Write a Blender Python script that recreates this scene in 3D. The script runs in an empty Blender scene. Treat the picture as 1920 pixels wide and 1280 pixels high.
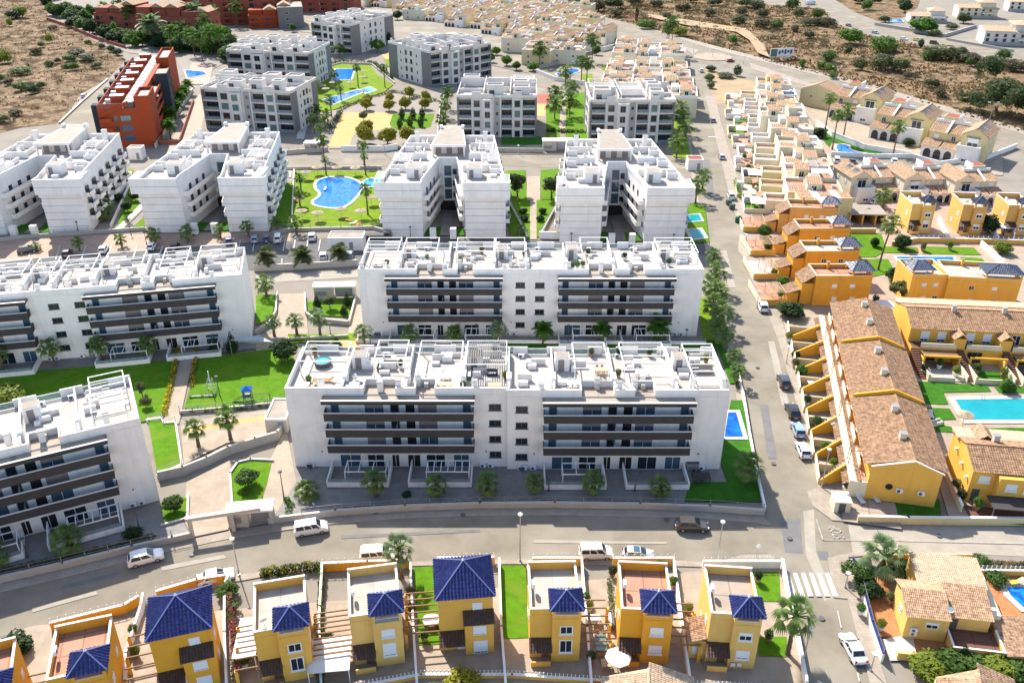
import bpy, bmesh, math, random
from mathutils import Vector, Matrix
R = math.radians
rnd = random.Random(7)
SC = bpy.context.scene
COL = SC.collection
# ------------------------------------------------------------------ camera, sky, sun, exposure
CAM_H, CAM_F, CAM_T = 80.0, 1637.0, R(28.5)
cam_data = bpy.data.cameras.new('camera'); cam = bpy.data.objects.new('camera', cam_data); COL.objects.link(cam)
cam.location = (0, 0, CAM_H); cam.rotation_euler = (R(90) - CAM_T, 0, 0)
cam_data.sensor_width = 36; cam_data.lens = 36 * CAM_F / 1920; cam_data.clip_start = 1; cam_data.clip_end = 8000
SC.camera = cam
SUN_EL, SUN_AZ = R(44), R(-27)          # azimuth from +Y, negative = to the left
world = bpy.data.worlds.new('World'); SC.world = world; world.use_nodes = True
_n = world.node_tree.nodes; _sky = _n.new('ShaderNodeTexSky'); _sky.sky_type = 'NISHITA'; _sky.sun_disc = False
_sky.sun_elevation = SUN_EL; _sky.sun_rotation = SUN_AZ; _sky.air_density = 1.0; _sky.dust_density = 1.0; _sky.ozone_density = 0.6
world.node_tree.links.new(_sky.outputs[0], _n['Background'].inputs[0]); _n['Background'].inputs[1].default_value = 0.15
_sd = bpy.data.lights.new('sun', 'SUN'); _sd.energy = 5.0; _sd.angle = R(0.53); _sd.color = (1, 0.945, 0.85)
sun = bpy.data.objects.new('sun', _sd); COL.objects.link(sun)
_dir = Vector((math.sin(SUN_AZ) * math.cos(SUN_EL), math.cos(SUN_AZ) * math.cos(SUN_EL), math.sin(SUN_EL)))
sun.rotation_euler = _dir.to_track_quat('Z', 'Y').to_euler(); sun.location = _dir * 300
SC.view_settings.view_transform = 'Standard'; SC.view_settings.look = 'None'
SC.view_settings.exposure = 0.88; SC.view_settings.gamma = 1
SC.view_settings.use_curve_mapping = False
SC.cycles.max_bounces = 6; SC.cycles.diffuse_bounces = 3; SC.cycles.glossy_bounces = 2; SC.cycles.transmission_bounces = 3

# ------------------------------------------------------------------ where things stand
_c, _s = math.cos(CAM_T), math.sin(CAM_T)
def G(u, v, z=0.0):
    "world point at height z, from plan coordinates measured on the photograph"
    a = (u - 960) / CAM_F; b = (640 - v) / CAM_F
    t = (z - CAM_H) / (-_s + b * _c)
    return Vector((a * t, (_c + b * _s) * t, z))
def GP(pts, z=0.0): return [G(u, v, z) for u, v in pts]

# ------------------------------------------------------------------ materials
M = {}
def mat(name, col, rough=0.8, var=0.12, scale=0.6, bump=0.0, bscale=8.0, metal=0.0, spec=0.3, col2=None, blotch=None, transmission=0.0, alpha=1.0):
    m = bpy.data.materials.new(name); m.use_nodes = True; nt = m.node_tree; N = nt.nodes; L = nt.links
    b = N['Principled BSDF']; b.inputs['Roughness'].default_value = rough; b.inputs['Metallic'].default_value = metal
    b.inputs['Specular IOR Level'].default_value = spec
    geo = N.new('ShaderNodeNewGeometry')
    c1 = tuple(max(0, x * (1 - var)) for x in col) + (1,)
    c2 = tuple(min(1, x * (1 + var)) for x in (col2 or col)) + (1,)
    if var > 0 or col2:
        nz = N.new('ShaderNodeTexNoise'); nz.inputs['Scale'].default_value = scale; nz.inputs['Detail'].default_value = 6; nz.inputs['Roughness'].default_value = 0.65
        L.new(geo.outputs['Position'], nz.inputs['Vector'])
        rp = N.new('ShaderNodeValToRGB'); rp.color_ramp.elements[0].position = 0.32; rp.color_ramp.elements[1].position = 0.68
        rp.color_ramp.elements[0].color = c1; rp.color_ramp.elements[1].color = c2
        L.new(nz.outputs['Fac'], rp.inputs['Fac']); out = rp.outputs['Color']
        if blotch:
            n2 = N.new('ShaderNodeTexNoise'); n2.inputs['Scale'].default_value = blotch[1]; n2.inputs['Detail'].default_value = 5
            L.new(geo.outputs['Position'], n2.inputs['Vector'])
            r2 = N.new('ShaderNodeValToRGB'); r2.color_ramp.elements[0].position = blotch[2]; r2.color_ramp.elements[1].position = blotch[2] + blotch[3]
            mx = N.new('ShaderNodeMixRGB'); L.new(n2.outputs['Fac'], r2.inputs['Fac']); L.new(r2.outputs['Color'], mx.inputs['Fac'])
            L.new(out, mx.inputs['Color1']); mx.inputs['Color2'].default_value = tuple(blotch[0]) + (1,); out = mx.outputs['Color']
        L.new(out, b.inputs['Base Color'])
    else:
        b.inputs['Base Color'].default_value = tuple(col) + (1,)
    if bump:
        nb = N.new('ShaderNodeTexNoise'); nb.inputs['Scale'].default_value = bscale; nb.inputs['Detail'].default_value = 4
        L.new(geo.outputs['Position'], nb.inputs['Vector'])
        bp = N.new('ShaderNodeBump'); bp.inputs['Strength'].default_value = bump; bp.inputs['Distance'].default_value = 0.1
        L.new(nb.outputs['Fac'], bp.inputs['Height']); L.new(bp.outputs['Normal'], b.inputs['Normal'])
    if transmission: b.inputs['Transmission Weight'].default_value = transmission
    if alpha < 1: b.inputs['Alpha'].default_value = alpha
    M[name] = m; return m
def wall_mat(name, col, var=0.07, streak=0.30, stain=(0.35, 0.32, 0.28)):
    "painted render: faint mottling and vertical rain streaks"
    m = mat(name, col, 0.85, var, 0.35, 0.10, 6.0, spec=0.2); nt = m.node_tree; N = nt.nodes; L = nt.links
    b = N['Principled BSDF']; src = b.inputs['Base Color'].links[0].from_socket
    geo = N.new('ShaderNodeNewGeometry'); mp = N.new('ShaderNodeMapping'); mp.inputs['Scale'].default_value = (1.3, 1.3, 0.12)
    L.new(geo.outputs['Position'], mp.inputs['Vector'])
    nz = N.new('ShaderNodeTexNoise'); nz.inputs['Scale'].default_value = 1.0; nz.inputs['Detail'].default_value = 5; L.new(mp.outputs['Vector'], nz.inputs['Vector'])
    rp = N.new('ShaderNodeValToRGB'); rp.color_ramp.elements[0].position = 0.52; rp.color_ramp.elements[1].position = 0.8
    rp.color_ramp.elements[1].color = (streak, streak, streak, 1); L.new(nz.outputs['Fac'], rp.inputs['Fac'])
    mx = N.new('ShaderNodeMixRGB'); L.new(rp.outputs['Color'], mx.inputs['Fac']); L.new(src, mx.inputs['Color1'])
    mx.inputs['Color2'].default_value = tuple(c * 0.6 for c in col) + (1,)
    L.new(mx.outputs['Color'], b.inputs['Base Color']); return m
def tile_mat(name, col, col2, px=0.42, py=0.42, dark=0.35, rough=0.8, spec=0.3, mortar=0.02):
    "tiles too small to pick apart: brick pattern in local plan coordinates with random tone"
    m = bpy.data.materials.new(name); m.use_nodes = True; nt = m.node_tree; N = nt.nodes; L = nt.links
    b = N['Principled BSDF']; b.inputs['Roughness'].default_value = rough; b.inputs['Specular IOR Level'].default_value = spec
    tc = N.new('ShaderNodeTexCoord'); br = N.new('ShaderNodeTexBrick'); br.offset = 0.0
    br.inputs['Color1'].default_value = tuple(col) + (1,); br.inputs['Color2'].default_value = tuple(col2) + (1,)
    br.inputs['Mortar'].default_value = tuple(c * dark for c in col) + (1,)
    br.inputs['Scale'].default_value = 1.0; br.inputs['Mortar Size'].default_value = mortar; br.inputs['Brick Width'].default_value = px; br.inputs['Row Height'].default_value = py
    br.inputs['Mortar Smooth'].default_value = 0.6
    L.new(tc.outputs['Object'], br.inputs['Vector'])
    geo = N.new('ShaderNodeNewGeometry'); nz = N.new('ShaderNodeTexNoise'); nz.inputs['Scale'].default_value = 0.5; nz.inputs['Detail'].default_value = 6
    L.new(geo.outputs['Position'], nz.inputs['Vector'])
    mx = N.new('ShaderNodeMixRGB'); mx.blend_type = 'MULTIPLY'; mx.inputs['Fac'].default_value = 0.8
    rp = N.new('ShaderNodeValToRGB'); rp.color_ramp.elements[0].position = 0.3; rp.color_ramp.elements[0].color = (0.78, 0.76, 0.74, 1); rp.color_ramp.elements[1].position = 0.65
    L.new(nz.outputs['Fac'], rp.inputs['Fac']); L.new(br.outputs['Color'], mx.inputs['Color1']); L.new(rp.outputs['Color'], mx.inputs['Color2'])
    L.new(mx.outputs['Color'], b.inputs['Base Color'])
    bp = N.new('ShaderNodeBump'); bp.inputs['Strength'].default_value = 0.35; bp.inputs['Distance'].default_value = 0.05; bp.invert = True
    L.new(br.outputs['Fac'], bp.inputs['Height']); L.new(bp.outputs['Normal'], b.inputs['Normal'])
    M[name] = m; return m

wall_mat('white_wall', (0.82, 0.785, 0.745)); wall_mat('white_trim', (0.82, 0.79, 0.75), streak=0.08)
wall_mat('grey_wall', (0.20, 0.19, 0.185)); wall_mat('warm_white_wall', (0.68, 0.64, 0.60)); wall_mat('taupe_wall', (0.40, 0.37, 0.35))
wall_mat('yellow_wall', (0.78, 0.44, 0.085)); wall_mat('deep_yellow_wall', (0.76, 0.38, 0.04)); wall_mat('pale_yellow_wall', (0.78, 0.50, 0.15))
wall_mat('orange_wall', (0.70, 0.35, 0.05)); wall_mat('peach_wall', (0.68, 0.39, 0.12)); wall_mat('cream_wall', (0.70, 0.58, 0.32)); wall_mat('light_cream_wall', (0.71, 0.64, 0.48))
wall_mat('red_wall', (0.36, 0.062, 0.02)); wall_mat('red_wall_pink', (0.30, 0.085, 0.055)); wall_mat('slate_wall', (0.035, 0.045, 0.06)); wall_mat('beige_wall', (0.55, 0.48, 0.40))
wall_mat('concrete', (0.42, 0.39, 0.34), 0.10)
mat('charcoal', (0.056, 0.050, 0.050), 0.85, 0.12, 0.8); mat('dark_grey', (0.10, 0.10, 0.105), 0.6, 0.1); mat('mid_grey', (0.26, 0.26, 0.26), 0.6, 0.1)
mat('steel', (0.45, 0.46, 0.48), 0.4, 0.05, metal=0.6); mat('black', (0.015, 0.015, 0.017), 0.6, 0.0)
mat('glass', (0.018, 0.025, 0.033), 0.08, 0.0, spec=0.6); mat('glass_blue', (0.05, 0.10, 0.15), 0.06, 0.0, spec=0.8); mat('glass_green', (0.10, 0.17, 0.16), 0.08, 0.0, spec=0.7)
mat('rail_glass', (0.30, 0.37, 0.40), 0.1, 0.0, spec=0.6, alpha=0.45)
mat('shutter_white', (0.80, 0.81, 0.84), 0.5, 0.03); mat('shutter_taupe', (0.25, 0.21, 0.20), 0.6, 0.05)
tile_mat('terrace_tile', (0.48, 0.425, 0.365), (0.44, 0.39, 0.335), 0.6, 0.6, 0.75, mortar=0.012)
tile_mat('terrace_tile_white', (0.45, 0.415, 0.38), (0.41, 0.38, 0.345), 0.8, 0.8, 0.8, mortar=0.012)
tile_mat('terrace_tile_red', (0.42, 0.21, 0.13), (0.47, 0.25, 0.17), 0.4, 0.4, 0.7); tile_mat('terrace_tile_dark', (0.16, 0.075, 0.055), (0.19, 0.09, 0.06), 0.4, 0.4, 0.7)
tile_mat('terrace_brown', (0.36, 0.29, 0.23), (0.40, 0.33, 0.26), 0.5, 0.5, 0.7)
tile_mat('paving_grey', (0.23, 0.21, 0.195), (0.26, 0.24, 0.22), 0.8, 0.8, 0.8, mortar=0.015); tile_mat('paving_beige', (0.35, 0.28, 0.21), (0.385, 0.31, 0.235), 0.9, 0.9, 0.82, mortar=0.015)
tile_mat('paving_pink', (0.40, 0.275, 0.205), (0.44, 0.31, 0.24), 0.7, 0.7, 0.8); tile_mat('paving_orange', (0.40, 0.17, 0.06), (0.45, 0.21, 0.09), 0.5, 0.5, 0.75)
tile_mat('roof_gravel', (0.33, 0.285, 0.24), (0.315, 0.27, 0.225), 3.0, 3.0, 0.9, mortar=0.01)
mat('gravel', (0.27, 0.23, 0.195), 0.95, 0.14, 1.2, 0.4, 9); mat('sand', (0.50, 0.33, 0.135), 0.95, 0.10, 0.4, 0.2, 5)
mat('asphalt', (0.215, 0.185, 0.14), 0.9, 0.16, 0.22, 0.25, 14, blotch=((0.285, 0.25, 0.195), 0.09, 0.48, 0.2)); mat('asphalt_dark', (0.115, 0.11, 0.108), 0.9, 0.16, 0.3, 0.25, 14)
mat('asphalt_patch', (0.16, 0.155, 0.15), 0.9, 0.15, 0.5, 0.2, 14); mat('kerb', (0.42, 0.39, 0.35), 0.85, 0.1, 1.0)
mat('asphalt_worn', (0.33, 0.29, 0.235), 0.9, 0.12, 0.5, 0.2, 14)
tile_mat('pavement_slab', (0.32, 0.27, 0.215), (0.36, 0.305, 0.245), 0.5, 0.5, 0.82, mortar=0.015)
mat('paint_white', (0.50, 0.48, 0.44), 0.8, 0.22, 1.5); mat('paint_worn', (0.36, 0.335, 0.295), 0.8, 0.2, 2.0)
mat('lawn', (0.085, 0.195, 0.008), 0.95, 0.20, 0.9, 0.6, 14, spec=0.1, blotch=((0.12, 0.20, 0.015), 0.3, 0.5, 0.15)); mat('lawn_lime', (0.145, 0.235, 0.012), 0.95, 0.22, 0.6, 0.6, 14, spec=0.1, blotch=((0.20, 0.225, 0.04), 0.25, 0.52, 0.15))
mat('lawn_deep', (0.04, 0.14, 0.012), 0.95, 0.22, 0.8, 0.5, 20, spec=0.1)
mat('scrub', (0.115, 0.073, 0.036), 0.98, 0.35, 0.45, 0.9, 2.0, spec=0.1, col2=(0.24, 0.16, 0.092), blotch=((0.075, 0.058, 0.028), 0.11, 0.50, 0.10))
mat('scrub_pale', (0.10, 0.062, 0.030), 0.98, 0.45, 0.55, 0.9, 2.0, spec=0.1, col2=(0.235, 0.165, 0.10), blotch=((0.075, 0.046, 0.022), 0.13, 0.48, 0.12))
mat('earth', (0.36, 0.265, 0.165), 0.98, 0.16, 0.15, 0.4, 5, spec=0.1); mat('ground', (0.235, 0.205, 0.168), 0.95, 0.14, 0.12, 0.25, 6)
mat('water_blue', (0.004, 0.075, 0.40), 0.12, 0.35, 1.0, 0.12, 2.0, spec=0.1, col2=(0.012, 0.19, 0.60))  # brighter noise tone paints flecks of light on the water
mat('water_deep', (0.006, 0.06, 0.36), 0.12, 0.2, 0.5, 0.08, 3.0, spec=0.12, col2=(0.01, 0.15, 0.55)); mat('water_turquoise', (0.012, 0.27, 0.31), 0.12, 0.12, 0.4, 0.08, 3.0, spec=0.12)
mat('water_pale', (0.05, 0.36, 0.62), 0.12, 0.12, 0.4, 0.08, 3.0, spec=0.12)
mat('coping', (0.50, 0.455, 0.40), 0.7, 0.06); mat('wood', (0.24, 0.13, 0.065), 0.7, 0.2, 3.0); mat('wood_pale', (0.52, 0.37, 0.22), 0.7, 0.15, 3.0)
mat('straw', (0.36, 0.29, 0.20), 0.95, 0.25, 3.0, 0.5, 12); mat('canvas_white', (0.66, 0.65, 0.63), 0.9, 0.03); mat('canvas_grey', (0.42, 0.45, 0.45), 0.9, 0.06)
mat('rubber', (0.018, 0.018, 0.018), 0.9, 0.0); mat('lamp_light', (0.75, 0.76, 0.76), 0.5, 0.0)
mat('terracotta', (0.34, 0.20, 0.11), 0.85, 0.35, 2.2, 0.3, 12, col2=(0.46, 0.30, 0.19)); mat('terracotta_brown', (0.225, 0.125, 0.07), 0.85, 0.32, 1.6, 0.3, 12, col2=(0.35, 0.21, 0.12))
mat('terracotta_pale', (0.46, 0.32, 0.20), 0.85, 0.2, 2.2, 0.3, 12, col2=(0.54, 0.40, 0.28)); mat('brown_tile', (0.075, 0.038, 0.022), 0.6, 0.35, 2.5, 0.2, 10, spec=0.5)
mat('blue_tile', (0.014, 0.016, 0.085), 0.32, 0.35, 2.5, 0.06, 8, spec=0.5, col2=(0.026, 0.030, 0.14)); mat('slate_tile', (0.045, 0.06, 0.105), 0.4, 0.3, 1.5, 0.1, 8, spec=0.6)
mat('blue_ridge', (0.09, 0.115, 0.27), 0.35, 0.15, 2.0, spec=0.5)
mat('bark', (0.17, 0.12, 0.085), 0.95, 0.25, 5.0, 0.6, 14); mat('palm_bark', (0.145, 0.105, 0.075), 0.95, 0.3, 6.0, 0.8, 10)
def leaf_mat(name, c, var=0.35):
    "leaves let some sun through"
    c = tuple(x * 1.25 for x in c); m = mat(name, c, 0.6, var, 0.9, spec=0.2); nt = m.node_tree; N = nt.nodes; L = nt.links; b = N['Principled BSDF']; t = N.new('ShaderNodeBsdfTranslucent'); mx = N.new('ShaderNodeMixShader'); mx.inputs[0].default_value = 0.42
    L.new(b.inputs['Base Color'].links[0].from_socket, t.inputs['Color']); L.new(b.outputs[0], mx.inputs[1]); L.new(t.outputs[0], mx.inputs[2]); L.new(mx.outputs[0], N['Material Output'].inputs['Surface']); return m
leaf_mat('leaf_green', (0.062, 0.115, 0.022)); leaf_mat('leaf_dark', (0.030, 0.060, 0.018)); leaf_mat('leaf_olive', (0.095, 0.115, 0.045)); leaf_mat('leaf_lime', (0.15, 0.19, 0.022)); leaf_mat('leaf_yellow', (0.22, 0.21, 0.018))
leaf_mat('leaf_pine', (0.050, 0.075, 0.026)); leaf_mat('leaf_bright', (0.075, 0.16, 0.022)); leaf_mat('leaf_scrub', (0.080, 0.078, 0.040)); leaf_mat('leaf_grey', (0.125, 0.135, 0.085)); leaf_mat('leaf_purple', (0.045, 0.014, 0.020))
leaf_mat('palm_leaf', (0.125, 0.19, 0.05)); leaf_mat('palm_leaf_grey', (0.16, 0.22, 0.10)); leaf_mat('palm_dead', (0.24, 0.15, 0.07)); leaf_mat('dry_grass', (0.16, 0.10, 0.05)); leaf_mat('flower_yellow', (0.55, 0.36, 0.02)); leaf_mat('flower_pink', (0.40, 0.06, 0.12))
PAINT = {}
def paint(name, c, rough=0.28, metal=0.0):
    m = mat('paint_' + name, c, rough, 0.0, metal=metal, spec=0.6); b = m.node_tree.nodes['Principled BSDF']
    b.inputs['Coat Weight'].default_value = 0.6; b.inputs['Coat Roughness'].default_value = 0.08; return m
for k, c in dict(white=(0.80, 0.80, 0.80), silver=(0.42, 0.43, 0.45), grey=(0.20, 0.21, 0.22), dark=(0.045, 0.047, 0.05), black=(0.014, 0.014, 0.016), blue=(0.03, 0.06, 0.16), lightblue=(0.25, 0.36, 0.48), red=(0.30, 0.012, 0.02), yellow=(0.55, 0.42, 0.03), maroon=(0.14, 0.015, 0.022), bronze=(0.055, 0.048, 0.042)).items(): paint('car_' + k, c)
mat('headlight', (0.7, 0.72, 0.74), 0.1, 0.0, spec=0.8); mat('taillight', (0.35, 0.01, 0.01), 0.2, 0.0, spec=0.6)
mat('plastic_blue', (0.015, 0.09, 0.42), 0.45, 0.0); mat('plastic_green', (0.012, 0.10, 0.05), 0.5, 0.05); mat('plastic_lime', (0.30, 0.45, 0.03), 0.45, 0.0); mat('plastic_orange', (0.60, 0.16, 0.02), 0.5, 0.0); mat('plastic_red', (0.45, 0.03, 0.02), 0.5, 0.0)
mat('court_red', (0.42, 0.09, 0.06), 0.9, 0.1); mat('court_orange', (0.55, 0.32, 0.13), 0.9, 0.1)

# ------------------------------------------------------------------ mesh helpers
class MB:
    def __init__(s): s.v = []; s.f = []; s.m = []; s.k = 0
    def add(s, vs, fs):
        n = len(s.v); s.v += [tuple(p) for p in vs]; s.f += [tuple(i + n for i in q) for q in fs]; s.m += [s.k] * len(fs); return s
    def box(s, x0, y0, z0, x1, y1, z1):
        return s.add([(x0, y0, z0), (x1, y0, z0), (x1, y1, z0), (x0, y1, z0), (x0, y0, z1), (x1, y0, z1), (x1, y1, z1), (x0, y1, z1)],
                     [(0, 3, 2, 1), (4, 5, 6, 7), (0, 1, 5, 4), (1, 2, 6, 5), (2, 3, 7, 6), (3, 0, 4, 7)])
    def beam(s, p, q, w, h=None, up=(0, 0, 1)):
        "a box from p to q, w wide and h tall"
        p = Vector(p); q = Vector(q); d = q - p
        if d.length < 1e-6: return s
        h = w if h is None else h; d.normalize(); u = Vector(up)
        if abs(d.dot(u)) > 0.98: u = Vector((0, 1, 0))
        a = d.cross(u).normalized() * w / 2; b = a.cross(d).normalized() * h / 2
        vs = [p - a - b, p + a - b, p + a + b, p - a + b, q - a - b, q + a - b, q + a + b, q - a + b]
        return s.add(vs, [(0, 1, 2, 3), (7, 6, 5, 4), (0, 4, 5, 1), (1, 5, 6, 2), (2, 6, 7, 3), (3, 7, 4, 0)])
    def tube(s, pts, rs, n=8, cap=True):
        pts = [Vector(p) for p in pts]; rings = []
        if not isinstance(rs, (list, tuple)): rs = [rs] * len(pts)
        vs = []; fs = []
        for i, p in enumerate(pts):
            d = (pts[min(i + 1, len(pts) - 1)] - pts[max(i - 1, 0)]).normalized()
            u = Vector((0, 0, 1)) if abs(d.z) < 0.95 else Vector((1, 0, 0))
            a = d.cross(u).normalized(); b = a.cross(d)
            vs += [p + (a * math.cos(2 * math.pi * k / n) + b * math.sin(2 * math.pi * k / n)) * rs[i] for k in range(n)]
        for i in range(len(pts) - 1):
            for k in range(n):
                k2 = (k + 1) % n; fs.append((i * n + k, i * n + k2, (i + 1) * n + k2, (i + 1) * n + k))
        if cap: fs.append(tuple(range(n - 1, -1, -1))); fs.append(tuple((len(pts) - 1) * n + k for k in range(n)))
        return s.add(vs, fs)
    def lathe(s, prof, n=16, c=(0, 0, 0)):
        vs = []; fs = []
        for r, z in prof: vs += [(c[0] + r * math.cos(2 * math.pi * k / n), c[1] + r * math.sin(2 * math.pi * k / n), c[2] + z) for k in range(n)]
        for i in range(len(prof) - 1):
            for k in range(n): k2 = (k + 1) % n; fs.append((i * n + k, i * n + k2, (i + 1) * n + k2, (i + 1) * n + k))
        fs.append(tuple(range(n - 1, -1, -1))); fs.append(tuple((len(prof) - 1) * n + k for k in range(n)))
        return s.add(vs, fs)
    def prism(s, poly, z0, z1):
        poly = [(p[0], p[1]) for p in poly]; n = len(poly)
        ar = sum(poly[i][0] * poly[(i + 1) % n][1] - poly[(i + 1) % n][0] * poly[i][1] for i in range(n))
        if ar < 0: poly = poly[::-1]
        vs = [(x, y, z0) for x, y in poly] + [(x, y, z1) for x, y in poly]
        return s.add(vs, [tuple(range(n - 1, -1, -1)), tuple(range(n, 2 * n))] + [(i, (i + 1) % n, n + (i + 1) % n, n + i) for i in range(n)])
    def sheet(s, poly, z):
        poly = [(p[0], p[1]) for p in poly]; n = len(poly)
        ar = sum(poly[i][0] * poly[(i + 1) % n][1] - poly[(i + 1) % n][0] * poly[i][1] for i in range(n))
        if ar < 0: poly = poly[::-1]
        return s.add([(x, y, z) for x, y in poly], [tuple(range(n))])
    def data(s, name, mats):
        me = bpy.data.meshes.new(name); me.from_pydata(s.v, [], s.f)
        for m in (mats if isinstance(mats, (list, tuple)) else [mats]): me.materials.append(M[m] if isinstance(m, str) else m)
        if any(s.m): me.polygons.foreach_set('material_index', s.m)
        me.update(); return me
    def build(s, name, mats, parent=None, loc=(0, 0, 0), rz=0.0, smooth=False):
        me = s.data(name, mats)
        if smooth: me.polygons.foreach_set('use_smooth', [True] * len(me.polygons))
        return put(name, me, parent, loc, rz)
def put(name, me, parent=None, loc=(0, 0, 0), rz=0.0, scale=None):
    o = bpy.data.objects.new(name, me); COL.objects.link(o); o.parent = parent; o.location = loc
    if rz: o.rotation_euler = (0, 0, rz)
    if scale is not None: o.scale = scale if isinstance(scale, (tuple, list)) else (scale,) * 3
    return o
_cubes = {}
def bx(name, m, parent, x0, y0, z0, x1, y1, z1):
    "a box part; alike boxes share one cube mesh"
    if m not in _cubes: _cubes[m] = MB().box(-.5, -.5, -.5, .5, .5, .5).data('box_' + m, m)
    o = bpy.data.objects.new(name, _cubes[m]); COL.objects.link(o); o.parent = parent
    o.location = ((x0 + x1) / 2, (y0 + y1) / 2, (z0 + z1) / 2); o.scale = (max(1e-3, abs(x1 - x0)), max(1e-3, abs(y1 - y0)), max(1e-3, abs(z1 - z0))); return o
def tag(o, label, cat, group=None, kind=None):
    o['label'] = label; o['category'] = cat
    if group: o['group'] = group
    if kind: o['kind'] = kind
    return o
def thing(name, label, cat, loc=(0, 0, 0), rz=0.0, group=None):
    o = bpy.data.objects.new(name, None); COL.objects.link(o); o.location = loc; o.rotation_euler = (0, 0, rz); o.empty_display_size = 0.5
    return tag(o, label, cat, group)
def struct(o, label=None, kind='structure'):
    o['kind'] = kind
    if label: o['label'] = label
    return o
def copy_tree(o, parent=None):
    c = o.copy(); COL.objects.link(c); c.parent = parent
    for ch in list(o.children): copy_tree(ch, c)
    return c
ORD = ['first', 'second', 'third', 'fourth', 'fifth', 'sixth', 'seventh', 'eighth', 'ninth', 'tenth', 'eleventh', 'twelfth', 'thirteenth', 'fourteenth', 'fifteenth', 'sixteenth', 'seventeenth', 'eighteenth', 'nineteenth', 'twentieth',
       'twenty-first', 'twenty-second', 'twenty-third', 'twenty-fourth', 'twenty-fifth', 'twenty-sixth', 'twenty-seventh', 'twenty-eighth', 'twenty-ninth', 'thirtieth']
_tens = ['', '', 'twenty', 'thirty', 'forty', 'fifty', 'sixty', 'seventy']
ORD += [f'{_tens[i // 10]}-{ORD[i % 10 - 1]}' if i % 10 else {4: 'fortieth', 5: 'fiftieth', 6: 'sixtieth', 7: 'seventieth'}[i // 10] for i in range(31, 78)]
def frame(A, B):
    "origin, heading and length of a facade that runs from A to B"
    d = B - A; return A.copy(), math.atan2(d.y, d.x), math.hypot(d.x, d.y)
# ================================================================== the setting: ground, roads, lawns
from mathutils import noise as mnoise
_z = [0.02]
def nz_(step=0.0015): _z[0] += step; return _z[0]
def patch(name, m, pts, z=None, label=None):
    "a flat sheet of ground cover"
    z = nz_() if z is None else z
    return struct(MB().sheet(GP(pts), z).build(name, m), label)
def slab(name, pts, h=0.14, m='pavement_slab', label=None):
    b = MB(); b.prism(GP(pts), 0.0, h + nz_(0.001) * 0.1); b.m = [1] * len(b.f); b.m[1] = 0
    return struct(b.build(name, [m, 'kerb']), label)
def inside(p, poly):
    x, y = p[0], p[1]; r = False; n = len(poly)
    for i in range(n):
        x1, y1 = poly[i][0], poly[i][1]; x2, y2 = poly[(i + 1) % n][0], poly[(i + 1) % n][1]
        if (y1 > y) != (y2 > y) and x < (x2 - x1) * (y - y1) / (y2 - y1) + x1: r = not r
    return r
def edge_dist(p, poly):
    p = Vector((p[0], p[1])); best = 1e9
    for i in range(len(poly)):
        a = Vector(poly[i][:2]); b = Vector(poly[(i + 1) % len(poly)][:2]); ab = b - a
        t = max(0, min(1, (p - a).dot(ab) / max(1e-9, ab.length_squared))); best = min(best, (a + ab * t - p).length)
    return best
RELIEF = []
def relief_z(x, y, amp): return (mnoise.fractal(Vector((x / 26, y / 26, 3.1)), 1.0, 2.0, 5) * 0.8 + mnoise.noise(Vector((x / 4.5, y / 4.5, 9))) * 0.16) * amp
def rough_ground(name, m, pts, cell, amp, label):
    "open land with real humps and hollows, flat at its rim"
    poly = [tuple(p[:2]) for p in GP(pts)]; xs = [p[0] for p in poly]; ys = [p[1] for p in poly]
    nx = int((max(xs) - min(xs)) / cell) + 2; ny = int((max(ys) - min(ys)) / cell) + 2; b = MB(); idx = {}
    b.sheet(poly, nz_())
    base = _z[0]
    for i in range(nx):
        for j in range(ny):
            cx, cy = min(xs) + (i + .5) * cell, min(ys) + (j + .5) * cell
            if not inside((cx, cy), poly) or edge_dist((cx, cy), poly) < cell: continue
            q = []
            for a, c in ((i, j), (i + 1, j), (i + 1, j + 1), (i, j + 1)):
                if (a, c) not in idx:
                    x, y = min(xs) + a * cell, min(ys) + c * cell; d = min(1, max(0, edge_dist((x, y), poly) - cell) / 12)
                    idx[(a, c)] = len(b.v); b.v.append((x, y, base + 0.01 + max(-0.0, (relief_z(x, y, amp) + 0.35 * amp)) * d))
                q.append(idx[(a, c)])
            b.f.append(tuple(q)); b.m.append(0)
    o = b.build(name, m, smooth=True); RELIEF.append((poly, amp)); return struct(o, label)
g = MB(); g.sheet([(-3000, -400), (3000, -400), (3000, 4200), (-3000, 4200)], 0.0); struct(g.build('ground', 'ground'), 'pale dusty ground between the buildings')
HILL_L = [(-160, -60), (60, -60), (92, 36), (150, 62), (215, 95), (236, 112), (205, 146), (150, 190), (105, 233), (40, 240), (0, 250), (-160, 290)]
SCRUB_R = [(980, -60), (1060, 8), (1150, 37), (1240, 59), (1330, 84), (1420, 108), (1442, 117), (1615, 160), (1740, 197), (1920, 250), (2060, 292), (2060, 160), (1920, 125), (1800, 100), (1690, 78), (1620, 65), (1572, 47), (1545, 18), (1440, 9), (1385, 2), (1300, -60)]
SCRUB_T = [(1560, -60), (1560, -4), (1600, 22), (1645, 40), (1690, 36), (1720, 16), (1745, -60)]
rough_ground('hillside', 'scrub_pale', HILL_L, 3.0, 2.2, 'dry stony hillside with bushes beside the red apartment block')
rough_ground('scrubland', 'scrub', SCRUB_R, 4.0, 1.6, 'dry brown scrubland between the two far roads')
rough_ground('scrubland', 'scrub', SCRUB_T, 4.0, 1.0, 'small patch of dry scrubland above the top right road')
patch('track', 'earth', [(1215, 30), (1300, 43), (1400, 58), (1432, 90), (1442, 112), (1420, 104), (1405, 80), (1380, 64), (1290, 52), (1215, 36)], 1.2)
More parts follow.
